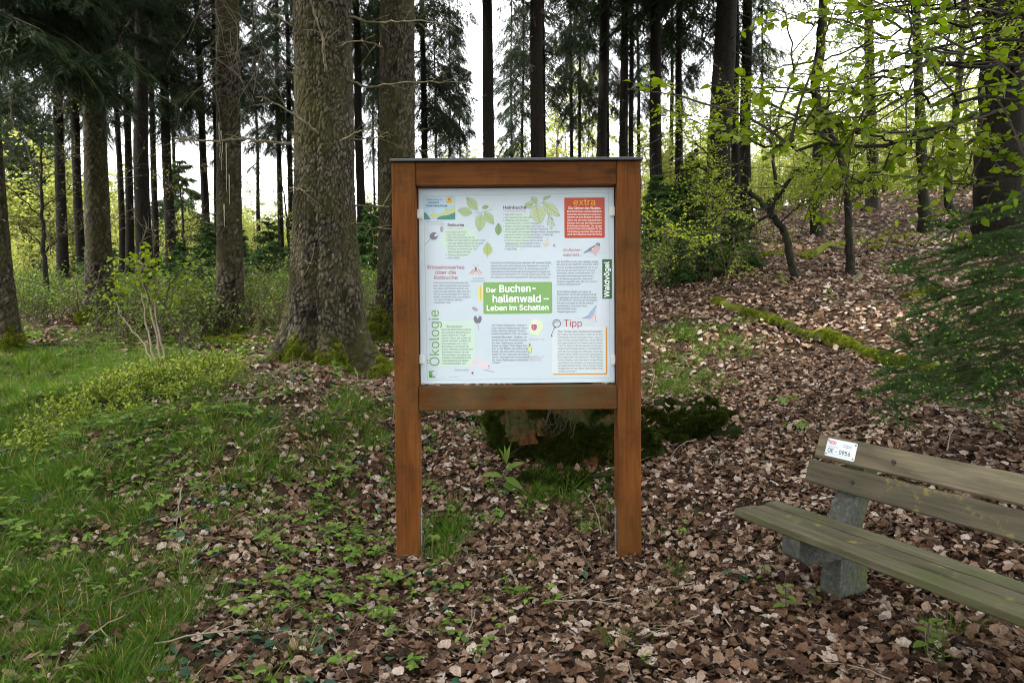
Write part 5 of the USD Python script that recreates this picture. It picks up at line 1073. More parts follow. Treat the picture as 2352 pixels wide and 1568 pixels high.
# moss sprigs, shared by everything that is mossy
def moss_proto(k):
    r = np.random.default_rng(700 + k); mb = MB(); n = 46
    a = r.random(n) * 6.283; q = np.sqrt(r.random(n)); P = np.stack([np.cos(a) * q * .5, np.sin(a) * q * .5, -.1 + .25 * (1 - q * q)], 1)
    D = unit(np.stack([np.cos(a) * q * .8, np.sin(a) * q * .8, np.full(n, .9)], 1) + r.normal(0, .3, (n, 3)))
    blades(mb, P, D, unit(r.normal(0, 1, (n, 3))), .35 + .35 * r.random(n), .13, .5)
    return mb
def rooted_on(points, normals, size, rng, t, name, protos, kind='stuff'):
    n = len(points)
    return instancer(t, name, protos, rng.integers(0, len(protos), n), points, quat_from(normals, rng.random(n) * 6.28), size * (0.6 + .8 * rng.random(n)), kind)
MOSS = [LIB + 'x']
def moss_set(t, name, points, normals, size, seed, dark=False):
    """moss sprigs on a thing; the sprigs are children of the instancer itself"""
    t = str(t.GetPath()) if hasattr(t, 'GetPath') else t
    rng = np.random.default_rng(seed); path = fresh(t, name); _names[(t, name)] -= 1
    UsdGeom.PointInstancer.Define(stage, path)
    pr = []
    for k in range(3): pr.append(str(moss_proto(k).put(path, 'moss_sprig', m_mosstuft_dark if dark else m_mosstuft).GetPath()))
    return rooted_on(points, normals, size, rng, t, name, pr)
def surface_points(v, q, n, rng, keep=None):
    f = np.vstack([q[:, [0, 1, 2]], q[:, [0, 2, 3]]]) if q.shape[1] == 4 else q
    m = trimesh.Trimesh(v, f, process=False)
    p, fi = trimesh.sample.sample_surface(m, n, seed=int(rng.integers(1 << 30)))
    nn = m.face_normals[fi]
    k = np.ones(n, bool) if keep is None else keep(p, nn)
    return np.asarray(p)[k], nn[k]
def grid_quads(n, m, wrap=True):
    i, j = np.meshgrid(np.arange(n - 1), np.arange(m if wrap else m - 1), indexing='ij')
    return np.stack([i * m + j, i * m + (j + 1) % m, (i + 1) * m + (j + 1) % m, (i + 1) * m + j], -1).reshape(-1, 4)
# moss on the feet of the near trunks
def foot_moss(t, grid, base, h, n, size, seed):
    v, zs, th = grid; k = (zs > -.2) & (zs < h); vv = v[k]
    rng = np.random.default_rng(seed)
    def keep(p, nn):
        a = np.arctan2(p[:, 1], p[:, 0]); hh = h * np.clip(.1 + 1.25 * (meshkit.fbm(np.stack([np.cos(a) * 2.2, np.sin(a) * 2.2, a * 0], -1), 3, seed) - .22) * 1.6, .12, 1)
        return ((p[:, 2] < hh * (0.65 + .35 * rng.random(len(p)))) | ((np.hypot(p[:, 0], p[:, 1]) > 1.12 * np.median(np.hypot(p[:, 0], p[:, 1]))) & (meshkit.fbm(p * 6, 2, seed + 4) > .38) & (p[:, 2] < h * .8))) & (p[:, 1] < .35 * abs(p[:, 0]) + .1)
    p, nn = surface_points(vv.reshape(-1, 3), grid_quads(len(vv), vv.shape[1]), n, rng, keep)
    moss_set(t, 'moss', p, unit(nn + V([0, 0, .35])), size, seed)
foot_moss(big_tree, big_grid, big_base, .55, 9000, .042, 1)
foot_moss(grey_tree, grey_grid, gb, .3, 1100, .06, 2)
foot_moss(scar_tree, scar_grid, sb_, .35, 1300, .06, 3)
foot_moss(edge_tree, edge_grid, eb, .35, 1300, .05, 4)
foot_moss(thick_tree, thick_grid, tb, .55, 1500, .06, 5)

# ------------------------------------------------------------------ the mossy stump and mound behind the board
def lump(name_thing, part, base, size, seed, mat, cuts=None, res=60, power=.8, amp=.25, fr=2.2):
    rng = np.random.default_rng(seed)
    u = np.linspace(0, 1, res); th = np.linspace(0, 2 * np.pi, 2 * res, endpoint=False)
    T, U = np.meshgrid(th, u)
    R = np.cos(U * np.pi / 2) ** .45 * 1.0
    d = np.stack([R * np.cos(T), R * np.sin(T), np.sin(U * np.pi / 2) ** power], -1)
    nz = meshkit.fbm(d * fr + seed, 4, seed) - .5; n2 = meshkit.fbm(d * fr * 5 + seed, 3, seed + 1) - .5
    ridg = .10 * np.cos(T * 7 + 5 * (meshkit.noise(d * 2, seed) - .5)) * (1 - U)
    v = d * (1 + 2 * amp * nz + .35 * amp * n2 + ridg)[..., None] * V(size) + V([0, 0, -.12])
    q = grid_quads(res, 2 * res)
    v = v.reshape(-1, 3)
    return put(name_thing, part, (v, q), mat, True), v, q
st_b = stand(1285, 5.75)
stump = thing('tree_stump', 'rotten mossy tree stump with red-brown wood under the board', 'tree stump', st_b)
m_rot = M('rotten_wood', {'g': ('texture_coordinate', {}), 'mp': ('mapping', {'scale': (9, 9, 1.6), 'rotation': (0, .45, 0)}), 'n': ('noise_texture', {'scale': 3.0, 'detail': 7.0, 'roughness': .7}), 'n2': ('noise_texture', {'scale': 3.0, 'detail': 4.0}), 'r': ('rgb_ramp', {'ramp': [(0.3, (0.014, 0.006, 0.003)), (0.5, (0.060, 0.022, 0.009)), (0.72, (0.13, 0.052, 0.020))]}), 'rg': ('rgb_ramp', {'ramp': [(.42, (0, 0, 0)), (.58, (.85, .85, .85))]}), 'mg': ('mix_color', {'b': (0.022, 0.030, 0.009)}), 'b': ('bump', {'strength': 1.0, 'distance': .02}), 'p': ('principled_bsdf', {'roughness': .85, 'specular_ior_level': .05})},
          [('g.object', 'mp.vector'), ('mp.vector', 'n.vector'), ('g.object', 'n2.vector'), ('n.fac', 'r.fac'), ('n2.fac', 'rg.fac'), ('r.color', 'mg.a'), ('rg.color', 'mg.fac'), ('mg.result', 'p.base_color'), ('n.fac', 'b.height'), ('b.normal', 'p.normal')])
_, _sv, _sq = lump(stump, 'rotten_wood', st_b, (.55, .42, .62), 4, m_rot, amp=.22)
_rg = np.random.default_rng(8)
_p, _nn = surface_points(_sv, _sq, 5200, _rg, lambda p, n: (meshkit.fbm(p * 5, 3, 12) + .35 * np.exp(-((p[:, 2] - .05) / .14) ** 2) + .25 * (p[:, 2] > .5) > .5 + .22 * np.exp(-((p[:, 0] - .12) ** 2 + (p[:, 2] - .30) ** 2) / .03)))
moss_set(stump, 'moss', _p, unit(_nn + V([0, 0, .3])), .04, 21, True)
m_stumpbark = bark('stump_wood', (0.006, 0.005, 0.004), (0.018, 0.017, 0.011), (0.045, 0.046, 0.034), (0.02, 0.026, 0.006), 0.8, 12.0, 0.9, 0.25)
# what is left of the grey outer wood: splinters standing on its left, hanging roots in front
for px, top, bot, w in ((1168, 935, 1002, .030), (1182, 925, 1012, .045), (1200, 930, 1020, .05), (1222, 938, 1018, .036), (1240, 945, 1000, .022)):
    a, b = at(px - 4, top, 5.42) - st_b, at(px + 3, bot, 5.27) - st_b
    n = 16; zz = np.linspace(0, 1, n); c = a + (b - a) * zz[:, None]; c[:, :2] += _rg.normal(0, .006, (n, 2)); th = np.linspace(0, 2 * np.pi, 12, endpoint=False)
    rr = w * (.45 + .75 * zz ** .7)[:, None] * (1 + .28 * np.cos(th * 3 + px)[None] + _rg.normal(0, .10, (n, 12)))
    vv = np.stack([c[:, :1] + rr * np.cos(th), c[:, 1:2] + rr * .6 * np.sin(th), np.repeat(c[:, 2:], 12, 1)], -1).reshape(-1, 3)
    _mb = MB(); _mb.add(vv, grid_quads(n, 12), .5); _mb.put(stump, 'splinter', m_rot, True)
_mb = MB()
for k in range(16):
    p = at(1240 + 110 * _rg.random(), 935 + 40 * _rg.random(), 5.25) - st_b
    tube(_mb, arc(p, (_rg.normal(-.3, .5), -.25, -.8), .10 + .14 * _rg.random(), 8, _rg, (0, 0, -.8), .3), np.linspace(.005, .0015, 8), 4, .1)
_mb.put(stump, 'roots', m_twig, True, 'stuff')
for nm, lab, px, y, size, seed in (('mossy_mound', 'dark mossy root mound beside the board post, between stump and bench', 1570, 6.05, (.46, .34, .30), 14), ('mossy_mound', 'low dark moss hump at the foot of the stump', 1310, 5.25, (.38, .24, .15), 15), ('mossy_mound', 'small mossy block leaning on the stump below the right post', 1452, 5.6, (.22, .2, .34), 16),
                           ('mossy_mound', 'mossy knoll under the leafy sapling on the bank', 450, 7.0, (.55, .35, .16), 17), ('mossy_mound', 'bright moss cushion right of the great spruce roots', 905, 7.9, (.22, .2, .16), 18), ('mossy_mound', 'flat moss patch at the foot of the scarred trunk', 560, 10.3, (.7, .4, .16), 19)):
    b = stand(px, y); t = thing(nm, lab, 'moss mound', b)
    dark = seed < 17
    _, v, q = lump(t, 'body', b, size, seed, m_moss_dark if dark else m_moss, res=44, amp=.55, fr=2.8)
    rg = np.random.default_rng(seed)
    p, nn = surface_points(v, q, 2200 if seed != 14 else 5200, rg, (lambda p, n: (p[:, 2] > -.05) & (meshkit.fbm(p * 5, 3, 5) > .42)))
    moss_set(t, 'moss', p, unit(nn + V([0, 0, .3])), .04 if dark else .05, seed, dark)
    p, nn = surface_points(v, q, 420 if seed == 14 else 90, rg, lambda p, n: (n[:, 2] > .35) & (p[:, 2] > 0))
    if len(p): instancer(t, 'leaves', leaf_paths, rg.integers(0, NLEAF, len(p)), p + V([0, 0, .03]), quat_from(unit(nn + rg.normal(0, .3, nn.shape)), rg.random(len(p)) * 6.28), .05 + .04 * rg.random(len(p)))

# ------------------------------------------------------------------ fallen logs and branches on the slope
def lying(px_pts, r, seed, lift=.5, n=40):
    """a log along ground points seen in the photograph: centre line and radii"""
    p = V([on_ground(*a[:2]) for a in px_pts]); c = smooth_line(p, n)
    c[:, 2] = ground_z(c[:, 0], c[:, 1]) + r * lift
    return c
def log(name, label, cat, px_pts, r0, r1, mat, seed, moss=0, lift=.5, dark=False, lumps=.22, sides=14, size=.04, group=None):
    rng = np.random.default_rng(seed)
    c = lying(px_pts, (r0 + r1) / 2, seed, lift); o = c[0].copy(); c = c - o
    c[:, 2] += .02 * np.sin(np.linspace(0, 7, len(c)) + seed)
    t = thing(name, label, cat, o, group=group); mb = MB()
    rad = np.linspace(r0, r1, len(c)) * (1 + lumps * (meshkit.noise(np.stack([np.linspace(0, 9, len(c)), np.zeros(len(c)), np.zeros(len(c))], -1), seed) - .5) * 2)
    rad[0] *= .7; rad[-1] *= .5
    tube(mb, c, rad, sides, .5, True)
    v, f, tt = mb.mesh(); v = v + (meshkit.fbm(v * 9, 3, seed)[:, None] - .5) * r0 * .5
    put(t, 'wood', (v, f), mat, True, tt)
    if moss:
        p, nn = surface_points(v, f, moss, rng, lambda p, n: (n[:, 2] > -.1) & (meshkit.fbm(p * 3, 2, seed) > .38))
        moss_set(t, 'moss', p, unit(nn + V([0, 0, .3])), size, seed, dark)
    return t
log('mossy_log', 'upper stretch of a mossy log running down the leafy slope', 'log', [(1640, 700), (1690, 722), (1740, 735), (1778, 750)], .055, .07, m_moss, 31, 1500, size=.04)
log('mossy_log', 'bare rotten middle stretch of the log on the leafy slope', 'log', [(1770, 752), (1810, 762), (1860, 780), (1890, 790)], .06, .07, m_beechbark, 32, 500, size=.035)
log('mossy_log', 'thick moss-covered lower stretch of the log near the young spruce', 'log', [(1885, 788), (1950, 806), (2020, 835), (2110, 862), (2230, 888)], .070, .085, m_moss, 33, 3000, size=.042, lumps=.35)
log('mossy_log', 'short bright mossy log lying alone in the pale leaves', 'log', [(2083, 690), (2110, 682), (2155, 672)], .06, .05, m_moss, 34, 700, size=.04)
_sticks = [([(1715, 605), (1790, 588), (1890, 590)], .05, 'mossy branch lying behind the leaning sapling'), ([(1845, 603), (1940, 566), (2040, 552), (2150, 538)], .085, 'long mossy trunk lying across the slope before the big tree'), ([(1905, 612), (2000, 598), (2080, 590), (2145, 580)], .04, 'bare branch lying below the long mossy trunk'),
           ([(2000, 580), (2100, 566), (2250, 568)], .04, 'mossy branch lying against the foot of the big tree'), ([(1930, 650), (2010, 655), (2100, 662)], .025, 'thin dark stick beside the crooked root'), ([(1960, 660), (1975, 640), (1968, 625)], .05, 'crooked upturned root on the slope below the small tree'), ([(2120, 560), (2180, 545), (2290, 530)], .05, 'dark branch lying behind the big tree foot'),
           ([(1860, 540), (1960, 545), (2060, 530)], .06, 'mossy fallen pole between the far beeches'), ([(2140, 598), (2230, 590), (2345, 572)], .03, 'thin branch lying before the big tree'), ([(2060, 620), (2150, 610), (2240, 600)], .025, 'stick lying in the leaves below the branch pile')]
for i, (pts, r, lab) in enumerate(_sticks): log('fallen_branch', lab, 'branch', pts, r, r * .6, m_moss if i in (0, 1, 3, 7) else m_deadwood, 50 + i, 260 if i in (0, 1, 3, 7) else 0, .6, sides=9, size=.05, group='fallen branches on the leafy slope')
# bent twigs that arch out of the leaves
for i, (pts, y, lab) in enumerate([([(1968, 590), (1985, 560), (2040, 525), (2095, 505)], 13.5, 'dead twig arching out of the leaves by the small tree'), ([(2030, 592), (2040, 555), (2060, 525), (2110, 505), (2150, 498)], 14, 'tall bent dead twig over the branch pile'), ([(2095, 590), (2105, 560), (2125, 535), (2160, 530)], 14, 'short hooked dead twig by the branch pile'), ([(2180, 590), (2190, 540), (2210, 500), (2260, 470)], 13, 'dead branch standing up beside the big tree'),
                                   ([(1772, 760), (1765, 720), (1752, 690)], 8.8, 'dark snag standing behind the mossy log'), ([(1700, 700), (1680, 660), (1640, 640)], 10.5, 'dead twig leaning over the slope')]):
    o = V(at(pts[0][0], pts[0][1], y)); o[2] = ground_z(o[0], o[1]) - .05
    t = thing('dead_twig', lab, 'twig', o); mb = MB(); r = np.random.default_rng(80 + i)
    c = smooth_line(np.vstack([[[0, 0, 0]], px_line(pts, y, o)[1:]]), 14)
    tube(mb, c, np.linspace(.024, .006, 14), 6, .35)
    for k in range(5): j = r.integers(4, 13); tube(mb, arc(c[j], r.normal(0, 1, 3), .25, 5, r, (0, 0, -.3), .1), np.linspace(.006, .002, 5), 4, .4)
    mb.put(t, 'stem', m_twig, True)
# flat stones and rotten bark before the grey trunks
for i, (px, py, w, lab) in enumerate([(190, 818, .34, 'flat grey slab of bark lying before the grey trunk'), (150, 805, .26, 'pale bark slab lying near the edge spruce'), (320, 770, .3, 'brown stump remnant beside the pale bark slabs'), (455, 768, .22, 'reddish rotten wood at the foot of the scarred trunk'), (110, 800, .2, 'small bark piece beside the edge spruce')]):
    b = on_ground(px, py); t = thing('bark_slab', lab, 'bark'); place(t, b, i * .9)
    r = np.random.default_rng(60 + i); u = np.linspace(-1, 1, 9); X, Yy = np.meshgrid(u, np.linspace(-1, 1, 6))
    zt = .03 + .03 * (1 - X ** 2) + r.normal(0, .006, X.shape); k = 1 - .25 * abs(Yy) ** 2
    v = np.concatenate([np.stack([X * w * k, Yy * w * .42 * (1 - .2 * X ** 2), zt], -1).reshape(-1, 3), np.stack([X * w * k, Yy * w * .42 * (1 - .2 * X ** 2), zt * 0 - .03], -1).reshape(-1, 3)])
    q = grid_quads(6, 9, False); put(t, 'slab', (v, np.vstack([q, q[:, ::-1] + 54, [[i_, i_ + 1, i_ + 55, i_ + 54] for i_ in range(8)]])), m_beechbark, 40)
# ------------------------------------------------------------------ broad-leaved trees
def leafy_twigs(C, rng, n, L, leafL, leafW, per, T, P, D, N, Ls, Ws, tw, r=.004, flat=.35, up=.15, spread=.9, tint=.4, t0=.25):
    """n twigs along the line C, each with leaves on both sides"""
    for k in range(n):
        s = t0 + (1 - t0) * rng.random(); i = s * (len(C) - 1); a = int(min(i, len(C) - 2)); p = C[a] + (C[a + 1] - C[a]) * (i - a)
        fw = unit(C[a + 1] - C[a]); side = unit(np.cross(fw, [0, 0, 1.0]) + rng.normal(0, .25, 3)) * rng.choice([-1, 1])
        d = fw * .6 + side * spread + V([0, 0, up]) + rng.normal(0, [.25, .25, flat], 3)
        c = arc(p, d, L * (.5 + .8 * rng.random()), 6, rng, (0, 0, -.25), .10)
        if tw is not None: tube(tw, c, np.linspace(r, r * .35, 6), 3, tint)
        m = max(1, int(per * (.6 + .7 * rng.random())))
        u = (np.arange(m) + .5 + .3 * rng.random(m)) / m * 4.9; j = np.minimum(u.astype(int), 4)
        q = c[j] + (c[j + 1] - c[j]) * (u - j)[:, None]; f = unit(c[j + 1] - c[j]); sd = unit(np.cross(f, [0, 0, 1.0])) * np.where(np.arange(m) % 2, 1, -1)[:, None]
        P.append(q); D.append(unit(f * .5 + sd * .8 + V([0, 0, -.25]) + rng.normal(0, .3, (m, 3)))); N.append(unit(V([0, 0, 1.0]) + rng.normal(0, .45, (m, 3))))
        Ls.append(leafL * (.6 + .7 * rng.random(m))); Ws.append(leafW * (.6 + .7 * rng.random(m))); T.append(np.clip(rng.normal(.5, .25, m), 0, 1))
def beech(name, label, trunk, radii, limbs, seed, leafL=.030, nleaf=9, ntw=16, twL=.5, mat=m_beech, barkmat=m_beechbark, base=None, group=None, moss=0, part_leaves=0, extra=None, small=True):
    """trunk: points; limbs: (points, radius): all in world coordinates"""
    rng = np.random.default_rng(seed); o = V(base if base is not None else trunk[0], float)
    t = thing(name, label, 'tree', o, group=group)
    mb = MB(); c = smooth_line(V(trunk) - o, 34); rad = np.interp(np.linspace(0, 1, 34), np.linspace(0, 1, len(radii)), radii)
    c[1:] += rng.normal(0, .012, c[1:].shape)
    rad = rad * (1 + .06 * rng.normal(0, 1, 34)); rad[0] *= 1.35; rad[1] *= 1.1
    tube(mb, c, rad, 12, .5)
    mb.put(t, 'trunk', barkmat, True)
    P, D, N, Ls, Ws, T = [], [], [], [], [], []; tw = MB()
    for pts, r in limbs:
        C = smooth_line(V(pts) - o, 20); C[1:] += rng.normal(0, .02, C[1:].shape)
        lb = MB(); tube(lb, C, np.linspace(r, max(r * .22, .004), 20), 7, .5); lb.put(t, 'limb', barkmat, True)
        ln = np.linalg.norm(np.diff(C, axis=0), axis=1).sum()
        for k in range(max(2, int(ln * 2.6))):                   # branches of the limb
            i = rng.integers(3, 19); p = C[i]; fw = unit(C[i] - C[i - 1])
            d = fw * .7 + unit(rng.normal(0, 1, 3)) * .8 + V([0, 0, .1])
            b = arc(p, d, ln * .32 * (.4 + .8 * rng.random()), 8, rng, (0, 0, -.12), .12)
            tube(tw, b, np.linspace(r * .35 + .003, .003, 8), 4, .3)
            leafy_twigs(b, rng, max(2, int(ntw * .35)), twL * .8, leafL, leafL * .72, nleaf, T, P, D, N, Ls, Ws, tw, .0035)
        leafy_twigs(C, rng, ntw, twL, leafL, leafL * .72, nleaf, T, P, D, N, Ls, Ws, tw)
    if tw.v: tw.put(t, 'twigs', m_twig, False, 'stuff')
    if P:
        P, D, N, Ls, Ws, T = np.vstack(P), np.vstack(D), np.vstack(N), np.concatenate(Ls), np.concatenate(Ws), np.concatenate(T)
        k = np.ones(len(P), bool)
        if part_leaves:
            u, w, dist = px_of(P + o); s = np.where((u > 0) & (u < 2352) & (w > 0), Ls / dist, 0)
            big = np.argsort(-s)[:part_leaves]; k[big] = False
            for i in big:
                lm = MB(); leaves(lm, P[i:i + 1], D[i:i + 1], N[i:i + 1], Ls[i], Ws[i], .18, .18, T[i]); lm.put(t, 'leaf', mat, True)
        lm = MB(); (blades if small else leaves)(lm, P[k], D[k], N[k], Ls[k], Ws[k], tint=T[k]) if small else leaves(lm, P[k], D[k], N[k], Ls[k], Ws[k], .18, .18, T[k])
        lm.put(t, 'foliage', mat, not small, 'stuff')
    return t
def up_from(px_pts, y, top=None):
    """trunk points: ground point under the first, then places in the photograph, then on up"""
    p = [V(at(a[0], a[1], a[2] if len(a) > 2 else y)) for a in px_pts]
    p[0][2] = float(ground_z(p[0][0], p[0][1]).ravel()[0]) - .25
    if top: p.append(p[-1] + V([.2, 0, top]))
    return p
def L(pts, y): return [V(at(a[0], a[1], a[2] if len(a) > 2 else y)) for a in pts]
def rnd_limbs(tr, n, seed, ln=(1.2, 2.6), r=.03, z0=.35, bend=-.08, up=.25):
    g = np.random.default_rng(seed); C = smooth_line(V(tr), 30); out = []
    for k in range(n):
        i = int((z0 + (1 - z0) * g.random()) * 28); az = g.random() * 6.283
        out.append((arc(C[i], (math.cos(az), math.sin(az), up + g.normal(0, .25)), g.uniform(*ln), 7, g, (0, 0, bend), .10), r * g.uniform(.6, 1.2)))
    return out
_t = up_from([(1880, 548), (1874, 480), (1876, 400), (1884, 300), (1872, 205), (1886, 100), (1890, 0)], 17.5, 5)
beech('beech_tree', 'dark bent beech trunk with budding twigs standing on the slope', _t, [.20, .15, .14, .13, .13, .12, .10, .06], rnd_limbs(_t, 16, 1, (1.5, 3.2)), 101, .05, 7, 14, .6)
_t = up_from([(2003, 480), (2003, 400), (2000, 250), (1997, 100), (1995, 0)], 22.5, 6)
beech('beech_tree', 'straight far beech trunk dotted with pale leaves, beside the bent one', _t, [.24, .17, .16, .15, .12, .06], rnd_limbs(_t, 18, 2, (1.5, 3.5)), 102, .06, 8, 16, .7)
_t = up_from([(2131, 543), (2122, 470), (2119, 400), (2113, 250), (2108, 100), (2104, 0)], 18.5, 5)
beech('beech_tree', 'dark beech trunk swollen at its foot above the branch pile', _t, [.24, .14, .125, .12, .11, .10, .05], rnd_limbs(_t, 16, 3, (1.4, 3.2)), 103, .055, 8, 16, .65)
_t = up_from([(2192, 500), (2178, 430), (2190, 300), (2203, 190), (2210, 60)], 20.5, 5)
beech('beech_tree', 'slim leaning beech trunk nearest to the big tree', _t, [.16, .10, .10, .09, .08, .05], rnd_limbs(_t, 14, 4, (1.4, 3.0)), 104, .055, 8, 16, .65)
_t = up_from([(2302, 596), (2300, 450), (2302, 300), (2312, 100), (2318, -60)], 12.8, 6)
big_oak = beech('beech_tree', 'big dark trunk with a mossy foot rising above the near young spruce', _t, [.52, .43, .40, .38, .36, .2], rnd_limbs(_t, 10, 5, (1.8, 3.4), .06, .5), 105, .055, 10, 18, .7, barkmat=m_spruce)
_t = up_from([(1956, 634), (1950, 545), (1948, 470), (1936, 375), (1915, 322), (1898, 270), (1905, 180)], 11.5)
beech('small_tree', 'small mossy tree with a crooked forked top on the slope', _t, [.075, .062, .060, .052, .040, .03, .012],
      [(L([(1940, 388), (1880, 390), (1845, 388), (1800, 430, 11.2), (1780, 455, 11)], 11.5), .035), (L([(1936, 380), (1990, 340), (2050, 300), (2120, 280)], 11.5), .022), (L([(1915, 322), (1860, 280), (1800, 290), (1740, 280)], 11.5), .022), (L([(1948, 470), (2010, 430), (2060, 400)], 11.5), .015), (L([(1945, 420), (1890, 430), (1860, 440)], 11.4), .02)], 106, .050, 11, 24, .5)
_t = up_from([(1842, 642), (1816, 600), (1800, 530), (1772, 492), (1762, 470)], 11.2)
beech('small_tree', 'leaning budding beech with crooked limbs reaching towards the board', _t, [.075, .062, .058, .05, .045],
      [(L([(1764, 478), (1720, 440), (1660, 412), (1600, 385), (1572, 392), (1555, 420)], 11.0), .045), (L([(1770, 492), (1690, 540, 10.6), (1600, 575, 10.2), (1520, 590, 10), (1480, 600, 9.8)], 10.5), .026), (L([(1765, 470), (1800, 430), (1835, 392), (1872, 395)], 11.2), .04),
       (L([(1770, 490), (1782, 420), (1776, 330), (1792, 255), (1828, 135), (1808, 60), (1795, 0)], 11.2), .034), (L([(1776, 330), (1700, 285), (1620, 270), (1540, 262)], 11), .018), (L([(1720, 440), (1640, 452, 10.8), (1560, 470, 10.6)], 10.8), .018), (L([(1795, 250), (1720, 230), (1640, 215)], 11), .018), (L([(1760, 478), (1690, 480, 10.8), (1620, 500, 10.4), (1500, 545, 10)], 10.8), .018), (L([(1792, 520), (1840, 470), (1900, 440)], 11.2), .018), (L([(1660, 412), (1610, 340), (1560, 300)], 11), .015)], 107, .046, 11, 26, .45)
_t = up_from([(1712, 600), (1690, 560), (1700, 500), (1720, 450)], 12.5)
beech('small_tree', 'thin dark sapling stem behind the leaning budding beech', _t, [.03, .025, .02, .012], rnd_limbs(_t, 8, 8, (.6, 1.4), .012, .2), 108, .04, 8, 10, .4)
# the hazel whose boughs reach in from beyond the edge of the view
hz = stand(2560, 5.0); _t = [hz - V([0, 0, .06]), hz + V([.05, .0, 1.2]), hz + V([-.05, -.05, 2.4]), hz + V([0.05, 0, 3.6]), hz + V([.1, .1, 5.0])]
_hl = [(L([(2560, 190, 5.0), (2352, 235, 4.7), (2200, 275, 4.5), (2060, 328, 4.4), (1900, 338, 4.3), (1770, 325, 4.2), (1640, 305, 4.2)], 4.5), .022), (L([(2560, 150, 5.0), (2352, 150, 4.8), (2200, 150, 4.5), (2050, 175, 4.4), (1940, 220, 4.3), (1850, 280, 4.2)], 4.5), .016),
       (L([(2560, 60, 5.0), (2400, 30, 4.6), (2250, 50, 4.4), (2100, 60, 4.3), (1960, 120, 4.2)], 4.4), .015), (L([(2560, 215, 5.0), (2380, 230, 4.5), (2200, 230, 4.2), (2080, 225, 4.1), (1960, 215, 4.0)], 4.2), .014),
       (L([(2560, 330, 5.0), (2400, 380, 4.6), (2300, 405, 4.3), (2200, 425, 4.2)], 4.4), .014), (L([(2560, 100, 5.0), (2350, 90, 4.3), (2200, 110, 4.0), (2050, 130, 3.9)], 4.2), .013), (L([(2560, 20, 5.0), (2350, -10, 4.5), (2200, 0, 4.3), (2080, 20, 4.2)], 4.4), .013), (L([(2060, 328, 4.4), (1980, 300, 4.3), (1900, 270, 4.2), (1820, 270, 4.2)], 4.3), .008), (L([(2200, 275, 4.5), (2100, 330, 4.4), (1990, 400, 4.3), (1900, 440, 4.3)], 4.4), .008), (L([(2480, 310, 5.0), (2330, 320, 4.7), (2230, 330, 4.6), (2140, 370, 4.5)], 4.6), .009)]
hazel = beech('hazel_bush', 'bright green hazel boughs reaching in above the bench and young spruce', _t, [.07, .055, .05, .04, .02], _hl, 109, .062, 7, 12, .34, m_hazel, part_leaves=300, base=hz, small=False)
# the leafy sapling on the bank
_sb = on_ground(372, 862) ; _y = _sb[1]
def S(pts): return [V(at(a, b, _y + (c[0] if c else 0))) for a, b, *c in pts]
sapling_stems = [S([(366, 862), (330, 790), (292, 745), (268, 700), (258, 665)]), S([(370, 862), (345, 780), (328, 700), (318, 640), (345, 590)]), S([(374, 862), (360, 770), (340, 690), (330, 630), (350, 575)]), S([(384, 862), (368, 780), (355, 700), (340, 655), (310, 615)]), S([(440, 866), (415, 800), (398, 745), (370, 690), (330, 620), (285, 600)]), S([(412, 790), (418, 740), (425, 690), (430, 640)]), S([(398, 745), (380, 690), (400, 640), (445, 612)]), S([(345, 700), (322, 600), (330, 545), (343, 525)])]
sap = thing('sapling', 'slender sapling with fresh yellow-green leaves on the mossy bank', 'sapling', _sb)
_r = np.random.default_rng(66); P, D, N, Ls, Ws, T = [], [], [], [], [], []
for i, st_ in enumerate(sapling_stems):
    C = smooth_line(V(st_) - _sb, 18); C[2:] += _r.normal(0, .008, C[2:].shape); lb = MB(); tube(lb, C, np.linspace(.012, .003, 18), 6, .95 if i < 4 else .3); lb.put(sap, 'stem', m_twig, True)
    tw = MB(); leafy_twigs(C, _r, 11 if i not in (0,) else 6, .30, .066, .050, 5, T, P, D, N, Ls, Ws, tw, .003, t0=.55 if i != 5 else .2, tint=.6); tw.put(sap, 'twig', m_twig)
P, D, N, Ls, Ws, T = (np.concatenate(a) for a in (P, D, N, Ls, Ws, T))
for i in range(min(300, len(P))):
    lm = MB(); leaves(lm, P[i:i + 1], D[i:i + 1], N[i:i + 1], Ls[i], Ws[i], .2, .15, T[i]); lm.put(sap, 'leaf', m_hazel, True)
# bare thin trees on the far side of the hollow
_t = up_from([(108, 680), (103, 600), (98, 530), (95, 450), (94, 380), (98, 280), (104, 220)], 13)
_tw = rnd_limbs(_t, 18, 11, (.8, 2.0), .012, .15, .05, .7)
beech('bare_tree', 'thin bare tree with spreading twigs in front of the slim spruces', _t, [.05, .042, .036, .028, .020, .012, .006], _tw, 111, .035, 2, 8, .5)
_t = up_from([(425, 640), (422, 560), (418, 480), (410, 400), (405, 370)], 15)
beech('bare_tree', 'thin young larch-like sapling against the white gap', _t, [.04, .03, .02, .012, .006], rnd_limbs(_t, 18, 12, (.6, 1.6), .010, .1, .05, .4), 112, .035, 3, 8, .4)
_t = up_from([(700, 640), (690, 560), (648, 470), (640, 400)], 19)
_t = up_from([(665, 640), (662, 560), (655, 470), (640, 400)], 18)
beech('bare_tree', 'thin curved sapling beside the great spruce', _t, [.04, .03, .02, .008], rnd_limbs(_t, 10, 13, (.6, 1.4), .010, .1, .05, .4), 113, .04, 5, 8, .4)

